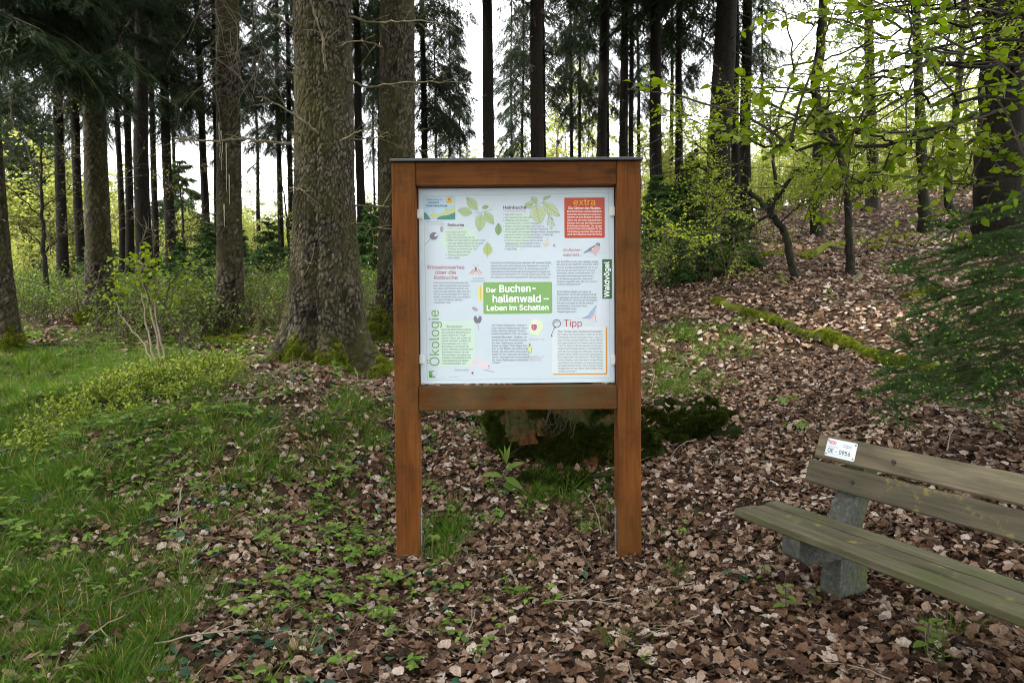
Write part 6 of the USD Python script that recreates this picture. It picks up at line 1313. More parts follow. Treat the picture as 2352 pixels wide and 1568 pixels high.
# ------------------------------------------------------------------ young spruces
def make_young(k):
    rng = np.random.default_rng(1200 + k); path = UsdGeom.Xform.Define(stage, LIB + f'/young_{k}').GetPath().pathString
    mb, tw = MB(), MB(); tube(tw, [(0, 0, -.1), (0.01, 0, 1.0), (0, .02, 2.0), (0, 0, 3.0)], [.035, .028, .016, .004], 6, .3)
    tw.put(path, 'trunk', m_twig, True)
    z = .15
    while z < 2.95:
        fr = z / 3.0; Lb = 1.15 * (1 - fr) ** .8 + .08
        for b in range(6): spruce_bough(mb, None, V([0, 0, z + rng.normal(0, .05)]), rng.random() * 6.283, Lb * (.65 + .5 * rng.random()), rng, .10 + rng.normal(0, .12) - .25 * fr, 1.5, .9)
        z += .19
    mb.put(path, 'crown', m_needle_young, False, 'stuff')
    return path
youngs = [make_young(0), make_young(1)]
for px, y, h, k, lab in [(1512, 15.5, 1.9, 0, 'dark young spruce close behind the board post'), (1590, 17, 2.2, 1, 'bushy young spruce between the pale trunk and the thickest trunk'), (1560, 12.0, .9, 0, 'low young spruce below the budding beech limbs'), (1625, 12.3, 1.0, 1, 'low dark young spruce under the leaning beech'), (1690, 12.6, 1.2, 0, 'small dusky spruce at the edge of the leafy slope'), (1640, 19, 2.0, 0, 'young spruce in front of the thickest trunk'), (425, 27, 4.6, 1, 'pointed young spruce in the white gap beyond the sapling'), (95, 40, 10.5, 0, 'far pale spruce rising above the thicket'), (60, 42, 9.0, 1, 'far spruce with a blunt top above the thicket'), (130, 43, 9.4, 1, 'far spruce half hidden behind the slim trunk'),
                         (480, 16, 1.7, 0, 'low young spruce between the black trunk and the scarred trunk'), (420, 14, 1.3, 1, 'low dark spruce behind the leafy sapling'), (620, 17, 1.8, 1, 'young spruce to the side of the great mossy trunk'), (855, 17, 2.2, 0, 'young spruce between the great trunk and the thick one'), (545, 19, 1.8, 1, 'young spruce behind the scarred trunk'), (235, 17, 1.5, 0, 'young spruce behind the grey-footed trunk'), (1135, 27, 4.0, 1, 'young spruce far behind the board')]:
    p = stand(px, y, .03); s = h / 3.0
    copy_of(youngs[k], 'young_spruce', lab, 'young spruce', p, px * .37, (s * 1.15, s * 1.15, s))
# the near young spruce at the edge of the view: boughs with single needles
def needle_bough(parent, C, rng, nt, tl, seed):
    """a flat bough along C: twigs to both sides, needles all round, fresh pale tips"""
    tw, nb, bud = MB(), MB(), MB()
    tube(tw, C, np.linspace(.008, .0025, len(C)), 5, .35)
    lines = [C]
    for k in range(nt):
        s = .12 + .86 * (k + rng.random()) / nt; i = s * (len(C) - 1); a = int(min(i, len(C) - 2)); p = C[a] + (C[a + 1] - C[a]) * (i - a); fw = unit(C[a + 1] - C[a])
        sd = unit(np.cross(fw, [0, 0, 1.0])) * (1 if k % 2 else -1)
        c = arc(p, fw * .8 + sd * .75 + V([0, 0, -.12]) + rng.normal(0, .12, 3), tl * (1.15 - .75 * s) * (.7 + .5 * rng.random()), 6, rng, (0, 0, -.12), .06)
        tube(tw, c, np.linspace(.003, .0015, 6), 3, .4); lines.append(c)
        for j in range(2):
            q = c[2 + j]; f2 = unit(c[3] - c[2]); s2 = unit(np.cross(f2, [0, 0, 1.0])) * (1 if (j + k) % 2 else -1)
            e = arc(q, f2 * .8 + s2 * .7 + rng.normal(0, .1, 3), tl * .38 * (1.1 - .6 * s), 5, rng, (0, 0, -.1), .05); lines.append(e)
    P, D, N, T = [], [], [], []
    for c in lines:
        ln = np.linalg.norm(np.diff(c, axis=0), axis=1).sum(); m = max(12, int(ln * 850))
        u = rng.random(m) * (len(c) - 1.001); a = u.astype(int); q = c[a] + (c[a + 1] - c[a]) * (u - a)[:, None]; f = unit(c[a + 1] - c[a])
        d = unit(f * .8 + unit(np.cross(f, rng.normal(0, 1, (m, 3)))) * .8 + V([0, 0, .12]))
        P.append(q); D.append(d); N.append(rng.normal(0, 1, (m, 3))); T.append(np.clip(rng.normal(.45, .22, m) + .25 * (u / len(c) > .8), 0, 1))
        if rng.random() < .5:
            e = c[-1]; f = unit(c[-1] - c[-2]); blades(bud, e[None] + rng.normal(0, .002, (4, 3)), unit(f + rng.normal(0, .25, (4, 3))), rng.normal(0, 1, (4, 3)), .018, .008, rng.random(4))
    blades(nb, np.vstack(P), np.vstack(D), np.vstack(N), .020, .0027, np.concatenate(T))
    br = UsdGeom.Xform.Define(stage, fresh(str(parent.GetPath()), 'bough'))
    tw.put(br, 'wood', m_twig); nb.put(br, 'needles', m_needle_young, False, 'stuff')
    if bud.v: bud.put(br, 'buds', m_bud, False, 'stuff')
ns = stand(2520, 5.0, .03)
near_spruce = thing('young_spruce', 'dense young spruce with pale fresh tips behind the bench', 'young spruce', ns)
_mb = MB(); tube(_mb, [(0, 0, -.1), (0, 0, .6), (.02, 0, 1.5), (0, 0, 2.6)], [.045, .04, .03, .008], 10, .3); _mb.put(near_spruce, 'trunk', m_spruce, True)
_r = np.random.default_rng(91)
_bt = [(2235, 494, 4.9), (2180, 520, 5.0), (2225, 560, 4.6), (2078, 606, 4.8), (2120, 635, 4.5), (2200, 600, 5.2), (2180, 670, 4.4), (2159, 745, 4.8), (2110, 720, 5.1), (2240, 700, 4.3), (2093, 785, 4.7), (2140, 815, 4.4), (2200, 780, 5.2), (2060, 850, 4.9), (2120, 860, 4.5), (2045, 888, 4.7), (2160, 900, 4.3), (2056, 932, 4.8), (2250, 850, 4.4), (2280, 620, 4.4), (2290, 760, 4.3), (2200, 850, 4.9), (2150, 780, 4.6), (2240, 650, 4.8), (2300, 540, 4.6), (2100, 900, 5.0), (2280, 900, 4.6), (2260, 720, 5.0), (2320, 680, 4.2)]
for k, (px, py, y) in enumerate(_bt):
    tip = at(px, py, y); b = V([ns[0], ns[1], 0.0]); b[2] = tip[2] + .10 + .1 * _r.random(); b[2] = max(b[2], ns[2] + .12)
    m = (tip + b) / 2 + V([0, 0, .07]); C = smooth_line(V([b, m, tip + V([0, 0, -.01]), tip]) - ns, 10); C[1:] += _r.normal(0, .012, C[1:].shape)
    needle_bough(near_spruce, C, _r, 20, .36, k)
# and more boughs on the sides that the picture does not take in
for k in range(14):
    az = _r.uniform(-1.9, 1.9); z = .3 + 2.0 * _r.random(); l = 1.0 * (1 - z / 2.9) + .2
    needle_bough(near_spruce, arc(V([0, 0, z]), (math.cos(az), math.sin(az), -.1), l, 9, _r, (0, 0, .1), .04), _r, 10, .3, k)

# ------------------------------------------------------------------ spring thickets far behind
def thicket_proto(k, h):
    rng = np.random.default_rng(1400 + k); lm, tw = MB(), MB(); P, D, N, Ls, Ws, T = [], [], [], [], [], []
    for s in range(3):
        x, y = rng.normal(0, .5, 2); C = arc((x, y, -.3), (rng.normal(0, .08), rng.normal(0, .08), 1), h * rng.uniform(.7, 1.05), 14, rng, (0, 0, 0), .04)
        tube(tw, C, np.linspace(.045, .008, 14), 4, .55)
        for b in range(26):
            i = rng.integers(2, 14); az = rng.random() * 6.283
            B = arc(C[i], (math.cos(az), math.sin(az), .7), h * .22 * (.4 + .7 * rng.random()) * (1.15 - i / 16), 6, rng, (0, 0, -.1), .1); tube(tw, B, np.linspace(.012, .003, 6), 3, .5)
            leafy_twigs(B, rng, 5, .5, .13, .10, 5, T, P, D, N, Ls, Ws, tw, .004)
    blades(lm, np.vstack(P), np.vstack(D), np.vstack(N), np.concatenate(Ls), np.concatenate(Ws), np.concatenate(T))
    return lm, tw
def thicket(name, label, spots, seed, dens=1.0):
    rng = np.random.default_rng(seed); path = fresh('/World', name); _names[('/World', name)] -= 1
    UsdGeom.PointInstancer.Define(stage, path); pr = []
    for k in range(3):
        x = UsdGeom.Xform.Define(stage, f'{path}/sapling_{k:03d}' if k else f'{path}/sapling'); lm, tw = thicket_proto(seed * 10 + k, 5.0)
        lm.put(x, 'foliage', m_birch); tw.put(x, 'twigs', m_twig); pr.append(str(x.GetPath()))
    pos, sc = [], []
    for px0, px1, y0, y1, h0, h1, n in spots:
        for i in range(n): p = stand(px0 + (px1 - px0) * rng.random(), y0 + (y1 - y0) * rng.random()); pos.append(p); sc.append(rng.uniform(h0, h1) / 5.0)
    n = len(pos)
    instancer('/World', name, pr, rng.integers(0, 3, n), pos, quat_from(np.tile([0, 0, 1.0], (n, 1)), rng.random(n) * 6.28), V(sc), 'stuff', label, 'thicket')
thicket('spring_thicket', 'pale green spring thicket of saplings beyond the spruce trunks', [(-150, 260, 34, 52, 4.5, 8, 90), (260, 700, 34, 50, 2.8, 5, 80), (700, 1100, 30, 45, 3, 5, 30), (1000, 1700, 36, 55, 4, 7, 44), (-100, 700, 24, 33, 1.5, 3, 30), (700, 1000, 20, 30, 1.5, 2.8, 20)], 1)
thicket('hillside_thicket', 'bright yellow-green beech thicket on the crest of the leafy slope', [(1480, 1760, 24, 40, 2.5, 5, 36), (1740, 2420, 27, 48, 3.0, 6.5, 70), (1780, 2400, 26, 34, 1.2, 3.0, 30)], 2)
for i, (px, y, h, lab) in enumerate([(1285, 42, 12.5, 'yellow-green birch top, first behind the twin stems'), (1300, 45, 11, 'broad yellow birch behind the second stout trunk'), (1352, 43, 12, 'bright birch between the twin stems and the straight trunk'), (1372, 47, 11.5, 'pale birch half hidden by the straight brown trunk')]):
    rng = np.random.default_rng(300 + i)
    if i == 0:
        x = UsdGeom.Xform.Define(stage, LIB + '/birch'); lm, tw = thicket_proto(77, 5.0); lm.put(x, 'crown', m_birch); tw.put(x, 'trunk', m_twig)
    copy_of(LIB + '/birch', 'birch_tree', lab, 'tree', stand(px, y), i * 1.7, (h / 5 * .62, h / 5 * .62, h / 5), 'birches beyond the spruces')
# ------------------------------------------------------------------ grass, ground cover and seedlings
def grass_proto(k, n=34, h=.17, spread=.05, lean=.6, dry=.08):
    r = np.random.default_rng(1600 + k); mb = MB()
    for i in range(n):
        a = r.random() * 6.283; q = spread * math.sqrt(r.random()); l = h * (.5 + .8 * r.random()); w = .0014 + .0014 * r.random()
        p = V([math.cos(a) * q, math.sin(a) * q, -.01]); o = V([math.cos(a), math.sin(a), 0]) * lean * r.random() + V([r.normal(0, .15), r.normal(0, .15), 1])
        c = arc(p, o, l, 5, r, (math.cos(a) * 3.5 * lean, math.sin(a) * 3.5 * lean, -2.2 * r.random()), .05)
        s = unit(np.cross(c[1] - c[0], [math.cos(a + 1), math.sin(a + 1), .1])); ww = V([1, 1, .85, .55, .05]) * w
        v = np.concatenate([c + s * ww[:, None], c - s * ww[:, None]]); t = .96 if r.random() < dry else r.random() * .85
        mb.add(v, [[j, j + 1, j + 6, j + 5] for j in range(4)], t)
    return mb
def fill(name, label, cat, protos, mat, pos, nrm, scale, seed, upright=.6):
    """one mass of plants that nobody could count; the plants are children of the instancer"""
    rng = np.random.default_rng(seed); path = fresh('/World', name); _names[('/World', name)] -= 1
    UsdGeom.PointInstancer.Define(stage, path); pr = []
    for mb in protos:
        if isinstance(mb, list):
            x = UsdGeom.Xform.Define(stage, fresh(path, 'sprig'))
            for part, b, m in mb: b.put(x, part, m)
            pr.append(str(x.GetPath()))
        else: pr.append(str(mb.put(path, 'tuft', mat).GetPath()))
    n = len(pos)
    return instancer('/World', name, pr, rng.integers(0, len(pr), n), pos, quat_from(unit(nrm * (1 - upright) + V([0, 0, upright]) + rng.normal(0, .08, (n, 3))), rng.random(n) * 6.283), scale, 'stuff', label, cat)
def spots_of(rng, n, y0, y1, f, power=.75):
    x, y = scatter(rng, n, y0, y1, power=power); k = rng.random(n) < f(x, y); x, y = x[k], y[k]
    return np.stack([x, y, ground_z(x, y)], 1), ground_normal(x, y)
_r = np.random.default_rng(41)
def _patchy(x, y): return greenness(x, y) ** 1.2 * np.clip((fbm2(x, y, 2.2, 17) - .39) * 5 + .8 * np.clip((-x - .42 * y) / .5, 0, 1), .04, 1) * np.clip((fbm2(x, y, 9.0, 19) - .3) * 4, .1, 1)
_p, _n = spots_of(_r, 44000, 2.2, 9, _patchy)
_p2, _n2 = spots_of(_r, 9000, 8, 18, lambda x, y: greenness(x, y) * .9)
_p, _n = np.vstack([_p, _p2]), np.vstack([_n, _n2])
fill('grass', 'fresh green grass on the bank and around the hollow', 'grass', [grass_proto(0, 46, .14, .06, .8), grass_proto(1, 36, .11, .06, 1.0), grass_proto(2, 52, .17, .05, .7, .14), grass_proto(3, 30, .10, .07, 1.2, .3)], m_grass, _p, _n, .55 + .55 * _r.random(len(_p)), 1, .5)
# sparse single tufts among the leaves
_tufts = [(1560, 1325, .8), (1555, 1350, .5), (1500, 1240, .6), (1030, 1260, 1.3), (1015, 1300, 1.0), (1265, 1140, 1.2), (1300, 1165, .9), (1420, 1495, .8), (1415, 1480, .6), (2180, 1480, .8), (2230, 1470, .6), (2050, 1410, .5), (1535, 1425, .6), (1220, 1300, .7), (1550, 885, 1.3), (1575, 870, 1.2), (1530, 895, 1.2), (1610, 800, .9), (2000, 1090, .7), (2030, 1070, .9), (2080, 1075, .8), (2160, 1520, .8), (1340, 1200, .6), (1210, 1200, .5), (1490, 1480, .5), (1300, 1440, .45)]
_tp, _tn, _ts = [], [], []
for px, py, s in _tufts:
    for k in range(4):
        q = on_ground(px + _r.normal(0, 14), py + _r.normal(0, 7)); _tp.append(q); _tn.append([0, 0, 1.0]); _ts.append(s * (.6 + .5 * _r.random()))
fill('grass', 'loose grass tufts scattered through the fallen leaves', 'grass', [grass_proto(5, 20, .16, .03, .8), grass_proto(6, 16, .20, .025, 1.0)], m_grass, V(_tp), V(_tn), V(_ts), 2, .9)
# low herbs and young bramble leaves that cover the bank
def cover_proto(k):
    r = np.random.default_rng(1700 + k); lm, st = MB(), MB()
    for s in range(3 + k % 3):
        a = r.random() * 6.283; c = arc((r.normal(0, .015), r.normal(0, .015), -.01), (math.cos(a) * .6, math.sin(a) * .6, 1), .06 + .08 * r.random(), 5, r, (0, 0, -2), .1); tube(st, c, np.linspace(.0018, .001, 5), 3, .45)
        m = 3 if k % 2 else 4; az = r.random() * 6.28 + np.arange(m) * (2.1 if m == 3 else 1.57)
        D = np.stack([np.cos(az), np.sin(az), np.full(m, .05) + r.normal(0, .2, m)], 1)
        leaves(lm, np.repeat(c[-1:], m, 0), D, V([0, 0, 1.0]) + r.normal(0, .3, (m, 3)), .022 + .024 * r.random(m), .015 + .014 * r.random(m), .15, .15, r.random(m))
    return [('foliage', lm, m_herb), ('stems', st, m_twig)]
def _cov(x, y): return np.clip((-x + .25 - np.clip(y - 4.5, 0, 3) * .5) / 1.6, 0, 1) * .6 * np.clip((fbm2(x, y, 1.6, 27) - .38) * 5, .03, 1) * np.clip((y - 2.6) / 1.5, .25, 1) + .004
_p, _n = spots_of(_r, 9000, 2.2, 10, _cov)
fill('ground_cover', 'small green herbs and bramble shoots scattered over the bank', 'herbs', [cover_proto(k) for k in range(5)], None, _p, _n, .7 + .7 * _r.random(len(_p)), 3, .7)
# dark last-year bramble leaves
def dark_proto(k):
    r = np.random.default_rng(1750 + k); lm = MB(); m = 3 + k % 3; az = r.random() * 6.28 + np.arange(m) * 2.1
    leaves(lm, np.stack([np.cos(az) * .02, np.sin(az) * .02, .03 + .02 * r.random(m)], 1), np.stack([np.cos(az), np.sin(az), r.normal(-.1, .2, m)], 1), V([0, 0, 1.0]) + r.normal(0, .2, (m, 3)), .05 + .025 * r.random(m), .035 + .015 * r.random(m), .12, .12, r.random(m))
    return [('foliage', lm, m_bramble_old)]
_p, _n = spots_of(_r, 1500, 2.2, 7, lambda x, y: np.clip((.9 - x) / 2.5, .03, 1) * .35)
fill('bramble_leaves', 'dark green last-year bramble leaves low among the litter', 'bramble', [dark_proto(k) for k in range(3)], None, _p, _n, .7 + .6 * _r.random(len(_p)), 4, .6)
# bilberry on the crest of the bank
def bil_proto(k):
    r = np.random.default_rng(1800 + k); lm, st = MB(), MB()
    for s in range(5):
        a = r.random() * 6.283; c = arc((r.normal(0, .02), r.normal(0, .02), -.02), (math.cos(a) * .5, math.sin(a) * .5, 1), .14 + .12 * r.random(), 6, r, (0, 0, .3), .12); tube(st, c, np.linspace(.002, .001, 6), 3, .3)
        m = 11; u = np.sort(r.random(m)) * 3.6 + 1.2; i = u.astype(int); P = c[i] + (c[np.minimum(i + 1, 5)] - c[i]) * (u - i)[:, None]
        leaves(lm, P, unit(r.normal(0, 1, (m, 3)) + V([0, 0, .6])), unit(r.normal(0, .6, (m, 3)) + V([0, 0, 1.0])), .020 + .012 * r.random(m), .013 + .006 * r.random(m), .12, .05, r.random(m))
    return [('foliage', lm, m_bilberry), ('stems', st, m_twig)]
_bp = []
for px, py, rad, n in [(300, 905, .30, 150), (345, 890, .28, 130), (400, 880, .26, 90), (250, 935, .26, 90), (205, 955, .25, 70), (150, 985, .25, 60), (110, 1010, .22, 40), (470, 870, .22, 40), (520, 865, .2, 34), (340, 925, .3, 90), (560, 850, .18, 18), (60, 1045, .2, 25), (430, 905, .25, 40)]:
    g = on_ground(px, py); n = int(n * .8); q = g[:2] + _r.normal(0, rad * .72, (n, 2)); _bp.append(np.stack([q[:, 0], q[:, 1], ground_z(q[:, 0], q[:, 1])], 1))
_bp = np.vstack(_bp); _bp = _bp[_r.random(len(_bp)) < np.clip((fbm2(_bp[:, 0], _bp[:, 1], 5.0, 33) - .36) * 6, .06, 1)]
fill('bilberry', 'bright yellow-green bilberry shoots along the crest of the bank', 'bilberry', [bil_proto(k) for k in range(4)], None, _bp, np.tile([0, 0, 1.0], (len(_bp), 1)), .6 + 1.0 * _r.random(len(_bp)) ** 2, 5, .9)
# undergrowth beyond the hollow and at the edge of the slope
_ug = []
for px0, px1, y0, y1, n in [(-60, 560, 10.5, 15, 170), (560, 900, 10, 17, 150), (1470, 1720, 11.5, 15, 60), (200, 480, 9.5, 12, 60)]:
    for i in range(n): _ug.append(stand(px0 + (px1 - px0) * _r.random(), y0 + (y1 - y0) * _r.random()))
def under_proto(k):
    r = np.random.default_rng(1850 + k); lm, st = MB(), MB(); P, D, N, Ls, Ws, T = [], [], [], [], [], []
    for s in range(4):
        c = arc((r.normal(0, .08), r.normal(0, .08), -.03), (r.normal(0, .4), r.normal(0, .4), 1), .45 + .5 * r.random(), 7, r, (0, 0, -.5), .12); tube(st, c, np.linspace(.006, .002, 7), 3, .5)
        leafy_twigs(c, r, 6, .22, .045, .032, 4, T, P, D, N, Ls, Ws, st, .0025)
    blades(lm, np.vstack(P), np.vstack(D), np.vstack(N), np.concatenate(Ls), np.concatenate(Ws), np.concatenate(T))
    return [('foliage', lm, m_herb), ('stems', st, m_twig)]
fill('undergrowth', 'knee-high green undergrowth between the trunks beyond the hollow', 'undergrowth', [under_proto(k) for k in range(4)], None, V(_ug), np.tile([0, 0, 1.0], (len(_ug), 1)), .6 + .8 * _r.random(len(_ug)), 6, .95)
# loose thin twigs and straws on the ground
def twig_proto(k):
    r = np.random.default_rng(1900 + k); mb = MB(); c = arc((-.15, 0, .03), (1, r.normal(0, .2), .05), .30, 8, r, (0, 0, -.15), .10); tube(mb, c, np.linspace(.0032, .0012, 8), 4, [.35, .55, .9, .95][k])
    for j in range(2): tube(mb, arc(c[3 + j], (1, r.normal(0, 1), .2), .09, 4, r, (0, 0, -.3), .1), np.linspace(.002, .0008, 4), 3, [.35, .55, .9, .95][k])
    return mb
_p, _n = spots_of(_r, 900, 2.2, 11, lambda x, y: .75 + 0 * x)
_p[:, 2] += .015
fill('fallen_twigs', 'thin dry twigs and pale straws strewn over the leaf litter', 'twigs', [twig_proto(k) for k in range(4)], m_twig, _p, _n, .5 + 1.3 * _r.random(len(_p)) ** 2, 7, .0)

# dry stems of last year standing and lying through the bank
def straw_proto(k):
    r = np.random.default_rng(1950 + k); mb = MB()
    for i in range(5):
        a = r.random() * 6.283; tube(mb, arc((r.normal(0, .05), r.normal(0, .05), 0), (math.cos(a), math.sin(a), .9 * r.random() + .1), .15 + .25 * r.random(), 7, r, (0, 0, -1.2), .12), np.linspace(.0018, .0007, 7), 3, (.55, .9, .75)[k])
    return mb
_p, _n = spots_of(_r, 1500, 2.6, 9, lambda x, y: np.clip((-x + .2) / 1.5, 0, 1) * .6)
fill('dry_stems', 'dry grey-brown stems of last year arching over the bank', 'dry stems', [straw_proto(k) for k in range(3)], m_twig, _p, _n, .6 + .8 * _r.random(len(_p)), 8, .8)
# single seedlings one can point at
def plant(name, label, px, py, kind, s, seed, group=None, mat=None):
    r = np.random.default_rng(seed); g = on_ground(px, py); t = thing(name, label, 'seedling' if kind != 'moss' else 'moss', g, group=group); mat = mat or m_herb
    def leaf(P, D, N, l, w, tt, fold=.15, droop=.15):
        mb = MB(); n = 1; leaves(mb, [P], [D], [N], l, w, fold, droop, tt); mb.put(t, 'leaf', mat, True)
    if kind == 'broad':            # upright stem, a whorl of large leaves and a spear of young ones
        c = arc((0, 0, -.02), (.1, -.1, 1), .16 * s, 6, r, (0, 0, 0), .06); mb = MB(); tube(mb, c, .003 * s, 5, .3); mb.put(t, 'stem', m_twig, True)
        for a, z, l, w, e in ((3.0, 3, .115, .045, .15), (.3, 4, .11, .042, .5), (-.6, 3, .12, .05, -.35), (-.9, 2, .10, .05, -.2), (1.2, 5, .10, .018, 2.2), (1.8, 5, .10, .016, 2.6), (2.4, 5, .09, .016, 1.9)): leaf(c[z], (math.cos(a), math.sin(a) * .6 - .1, e), (0, -.4, 1), l * s, w * s, .4 + .4 * r.random())
    elif kind == 'nettle':          # opposite pairs of toothed leaves
        c = arc((0, 0, -.02), (0, 0, 1), .13 * s, 5, r, (0, 0, 0), .04); mb = MB(); tube(mb, c, .0026 * s, 5, .5); mb.put(t, 'stem', m_twig, True)
        for j in range(1, 5):
            for q in range(2):
                a = j * 1.57 + q * math.pi + .3; leaf(c[j], (math.cos(a), math.sin(a), -.15 + .1 * j), (0, 0, 1), (.075 - .008 * j) * s, (.046 - .005 * j) * s, .3 + .5 * r.random())
    elif kind == 'maple':           # a few large hanging leaves on thin stalks
        c = arc((0, 0, -.02), (0, 0, 1), .17 * s, 5, r, (0, 0, 0), .05); mb = MB(); tube(mb, c, .0026 * s, 5, .3)
        tips = []
        for q in range(3):
            a = q * 2.1 + r.random(); e = arc(c[-1], (math.cos(a), math.sin(a), .3), .06 * s, 4, r, (0, 0, -6), .03); tube(mb, e, .0014 * s, 4, .4); tips.append((a, e[-1]))
        mb.put(t, 'stem', m_twig, True)
        for a, e in tips:
            for o in (-.7, 0, .7): leaf(e, (math.cos(a + o), math.sin(a + o), -.55), (math.cos(a) * .5, math.sin(a) * .5, 1), (.075 if o == 0 else .058) * s, .036 * s, .2 + .4 * r.random(), .1, .1)
    elif kind == 'bramble':         # stems with leaves of three leaflets
        for q in range(3):
            a = q * 2.1 + r.random() * 2; c = arc((0, 0, -.02), (math.cos(a) * .7, math.sin(a) * .7, 1), (.12 + .08 * r.random()) * s, 6, r, (0, 0, -3), .06); mb = MB(); tube(mb, c, np.linspace(.0026, .0012, 6) * s, 4, .5); mb.put(t, 'stem', m_twig, True)
            for j in (3, 5):
                for o in (-1.1, 0, 1.1): leaf(c[j], (math.cos(a + o), math.sin(a + o), .05 + r.normal(0, .15)), V([0, 0, 1.0]) + r.normal(0, .2, 3), (.055 if o == 0 else .045) * s, .034 * s, .3 + .6 * r.random())
    return t
_plants = [('broad', 1150, 1135, 1.5, 'tall seedling with broad leaves and upright young spears between the posts'), ('nettle', 1805, 1420, 1.35, 'toothed nettle-like seedling in front of the bench foot'), ('nettle', 1872, 1405, .9, 'smaller toothed seedling touching the concrete bench foot'), ('nettle', 1755, 1350, .9, 'pale seedling between board post and bench support'), ('nettle', 2130, 1520, 1.4, 'leafy seedling under the free end of the bench seat'),
           ('nettle', 2150, 1505, 1.0, 'second leafy seedling beside the one under the bench seat'), ('bramble', 1228, 1190, .9, 'small bright bramble shoot between the posts'), ('bramble', 1350, 1228, 1.0, 'yellow-green bramble shoot close to the second post'), ('maple', 1800, 965, 1.3, 'dark maple seedling with drooping leaves above the bench plate'), ('maple', 1830, 1020, 1.1, 'low maple seedling next to the bench backrest end'),
           ('bramble', 790, 1385, 1.2, 'bramble shoot with pale leaves below the board foot on the bank'), ('bramble', 865, 1430, 1.0, 'bramble shoot in the bare leaves before the bank'), ('bramble', 1000, 1250, 1.1, 'bramble shoot close against the board post'), ('bramble', 850, 1280, 1.2, 'lush bramble on the bank beside the board post'), ('bramble', 780, 1300, 1.2, 'spreading bramble half way down the bank'), ('bramble', 730, 1250, 1.1, 'bramble tangle on the bank below the great spruce'),
           ('bramble', 560, 1420, 1.1, 'bright three-leaved shoot low on the grassy bank'), ('bramble', 640, 1405, 1.0, 'bramble shoot beside a pale dead leaf low on the bank'), ('bramble', 470, 1290, 1.1, 'bramble shoot amid old stems on the bank'), ('bramble', 380, 1250, 1.0, 'bramble shoot by the grassy strip on the bank'), ('bramble', 590, 1130, 1.0, 'bramble shoot in the mid-bank grass'), ('bramble', 660, 1080, .9, 'bramble shoot in the grass under the great spruce'),
           ('nettle', 910, 1190, 1.1, 'upright leafy shoot just outside the board post'), ('broad', 880, 860, .8, 'narrow-leaved seedling on the root of the great spruce'), ('broad', 705, 885, .8, 'narrow-leaved seedling in front of the great spruce roots'), ('broad', 770, 870, .9, 'leafy seedling standing against the mossy roots'), ('bramble', 1600, 870, .9, 'green shoot above the dark root mound'), ('bramble', 1660, 760, 1.2, 'green shoot in the leaves behind the root mound'),
           ('broad', 1590, 830, .9, 'small upright shoot on the slope behind the board post'), ('bramble', 1560, 790, 1.0, 'shoot in the thin grass behind the board'), ('nettle', 1640, 1065, .8, 'seedling at the foot of the root mound'), ('broad', 1905, 700, 1.0, 'greyish upright shoot on the open leaves by the pale short log'), ('broad', 1790, 660, 1.1, 'upright shoot by the foot of the leaning beech'), ('bramble', 1545, 1240, .8, 'tiny shoots beside the second board post'),
           ('bramble', 240, 1380, 1.1, 'bramble shoot over the grassy edge of the path'), ('bramble', 130, 1290, 1.1, 'bramble leaves at the end of the grassy bank'), ('bramble', 300, 1130, 1.0, 'bramble below the bilberry crest'), ('bramble', 960, 1000, .9, 'green shoots behind the board beam end'), ('nettle', 1480, 1540, .7, 'tiny seedling at the bottom of the leaf carpet'), ('bramble', 1160, 1450, .6, 'tiny shoot alone in the leaf carpet before the board')]
for i, (kd, px, py, s, lab) in enumerate(_plants): plant('seedling', lab, px, py, kd, s, 2000 + i)
# round moss cushions
for i, (px, py, s, lab) in enumerate([(1758, 1055, .075, 'round moss cushion with grass by the bench backrest'), (1532, 1190, .05, 'small moss cushion beside the board post'), (1935, 1165, .06, 'moss patch behind the bench seat'), (1085, 970, .09, 'moss cushion at the edge of the stump under the beam'), (1130, 1100, .06, 'moss cushion below the stump'), (1245, 1210, .06, 'moss tuft between the board posts')]):
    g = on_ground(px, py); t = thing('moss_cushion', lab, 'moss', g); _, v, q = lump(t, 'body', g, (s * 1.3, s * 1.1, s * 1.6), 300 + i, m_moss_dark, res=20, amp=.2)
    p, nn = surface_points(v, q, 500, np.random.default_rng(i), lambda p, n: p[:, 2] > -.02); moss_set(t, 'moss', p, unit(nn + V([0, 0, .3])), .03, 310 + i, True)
# cones of the spruces
m_cone = M('spruce_cone', {'a': ('attribute', {'attribute': 'tint'}), 'r': ('rgb_ramp', {'ramp': [(0, (0.05, 0.026, 0.014)), (.6, (0.15, 0.085, 0.045)), (1, (0.26, 0.16, 0.09))]}), 'p': ('principled_bsdf', {'roughness': .6})}, [('a.fac', 'r.fac'), ('r.color', 'p.base_color')])
_cx = UsdGeom.Xform.Define(stage, LIB + '/cone'); _mb, _ms = MB(), MB()
tube(_mb, [(-.06, 0, 0), (-.03, 0, 0), (.02, 0, 0), (.06, 0, 0)], [.010, .015, .014, .004], 8, .2, True); _mb.put(_cx, 'core', m_cone, True)
for k in range(110):
    u = k / 110; a = k * 2.39996; x = -.06 + .125 * u; rr = .0155 * (1 - .55 * abs(u - .35) ** 1.5) * (1 if u < .85 else .8)
    leaves(_ms, [(x, math.cos(a) * rr * .75, math.sin(a) * rr * .75)], [(1.0, math.cos(a) * .75, math.sin(a) * .75)], [(-.6, math.cos(a), math.sin(a))], .016, .015, -.08, -.1, .3 + .6 * ((k * 37) % 11) / 11)
_ms.put(_cx, 'scales', m_cone)
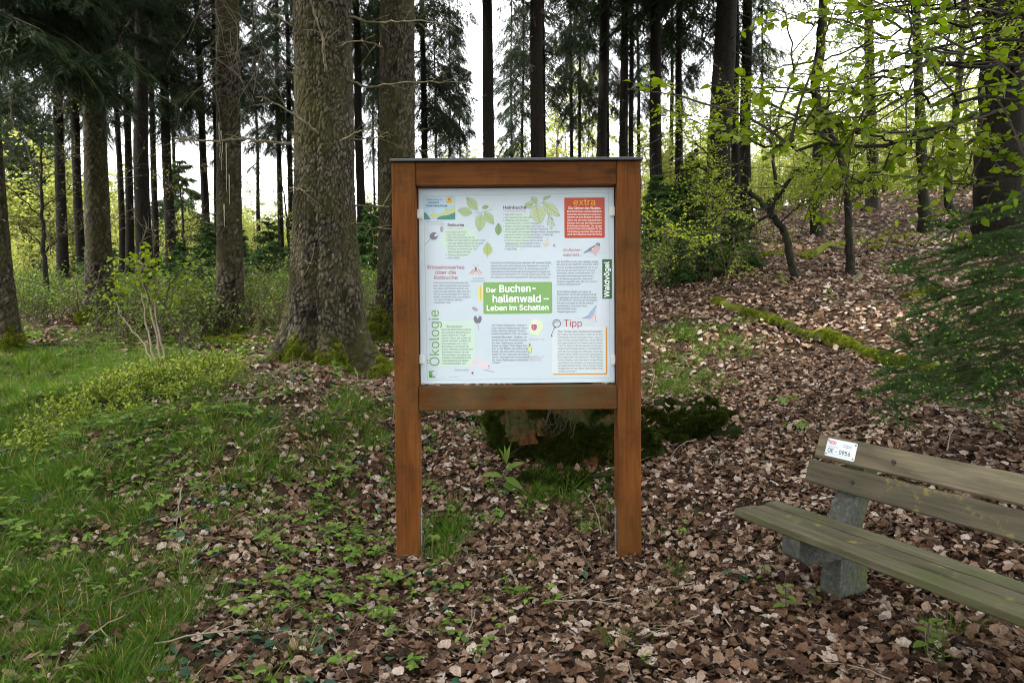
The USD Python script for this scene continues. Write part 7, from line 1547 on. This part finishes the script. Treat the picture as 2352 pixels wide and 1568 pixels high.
for i, (px, py, rz, lab) in enumerate([(1819, 1366, .3, 'long spruce cone before the bench foot'), (1626, 1290, 1.8, 'upright-looking spruce cone between board and bench'), (1580, 1338, 1.4, 'spruce cone near the board post foot'), (1446, 1303, .4, 'spruce cone at the foot of the second post'), (1062, 1547, .05, 'big dark spruce cone at the bottom of the leaf carpet'), (1002, 1440, 1.2, 'dark spruce cone in the leaves before the first post'), (555, 1238, 1.3, 'spruce cone lying on the bank'), (970, 1312, .8, 'spruce cone by the foot of the first post'), (1085, 1250, .2, 'pale spruce cone between the posts'), (1900, 1512, 2.2, 'spruce cone in the leaves below the bench'), (1095, 1115, .6, 'spruce cone under the stump'), (1470, 1420, 2.6, 'spruce cone in the leaves left of the bench')]):
    g = on_ground(px, py); copy_of(LIB + '/cone', 'spruce_cone', lab, 'cone', g + V([0, 0, .022]), rz, 1.0)
# a pale dry twig and a few sticks lying on the leaves
for i, (pts, r, lab, tint) in enumerate([([(1640, 1395), (1670, 1440), (1700, 1475), (1745, 1505)], .005, 'pale forked dry twig lying before the bench', .95), ([(1270, 1240), (1330, 1215), (1385, 1185)], .006, 'thin brown stick between the posts', .7), ([(880, 870), (905, 920), (900, 990)], .008, 'bent brown stick beside the board post', .6), ([(560, 1230), (610, 1243), (640, 1250)], .006, 'pale stick lying on the bank', .95), ([(2000, 1480), (2080, 1530), (2200, 1545)], .004, 'thin dark bramble runner under the bench', .3), ([(1020, 1500), (1060, 1520), (1110, 1535)], .006, 'bleached stick in the leaf carpet', .95), ([(720, 980), (760, 960), (840, 945)], .012, 'dark stick lying in the grass below the great spruce', .3), ([(560, 700), (640, 760), (700, 790)], .008, 'thin branch leaning at the side of the great spruce', .5)]):
    c = V([on_ground(*a) for a in pts]); o = c[0].copy(); c = smooth_line(c - o, 12); c[:, 2] += .03; q = np.random.default_rng(i); t = thing('dry_stick', lab, 'stick', o)
    mb = MB(); tube(mb, c, np.linspace(r, r * .5, 12), 6, tint, True)
    for k in range(3): j = q.integers(3, 10); tube(mb, arc(c[j], unit(c[j] - c[j - 1]) + q.normal(0, .7, 3) * V([1, 1, .2]), .10, 5, q, (0, 0, -.2), .1), np.linspace(r * .5, .001, 5), 5, tint)
    mb.put(t, 'wood', m_twig, True)
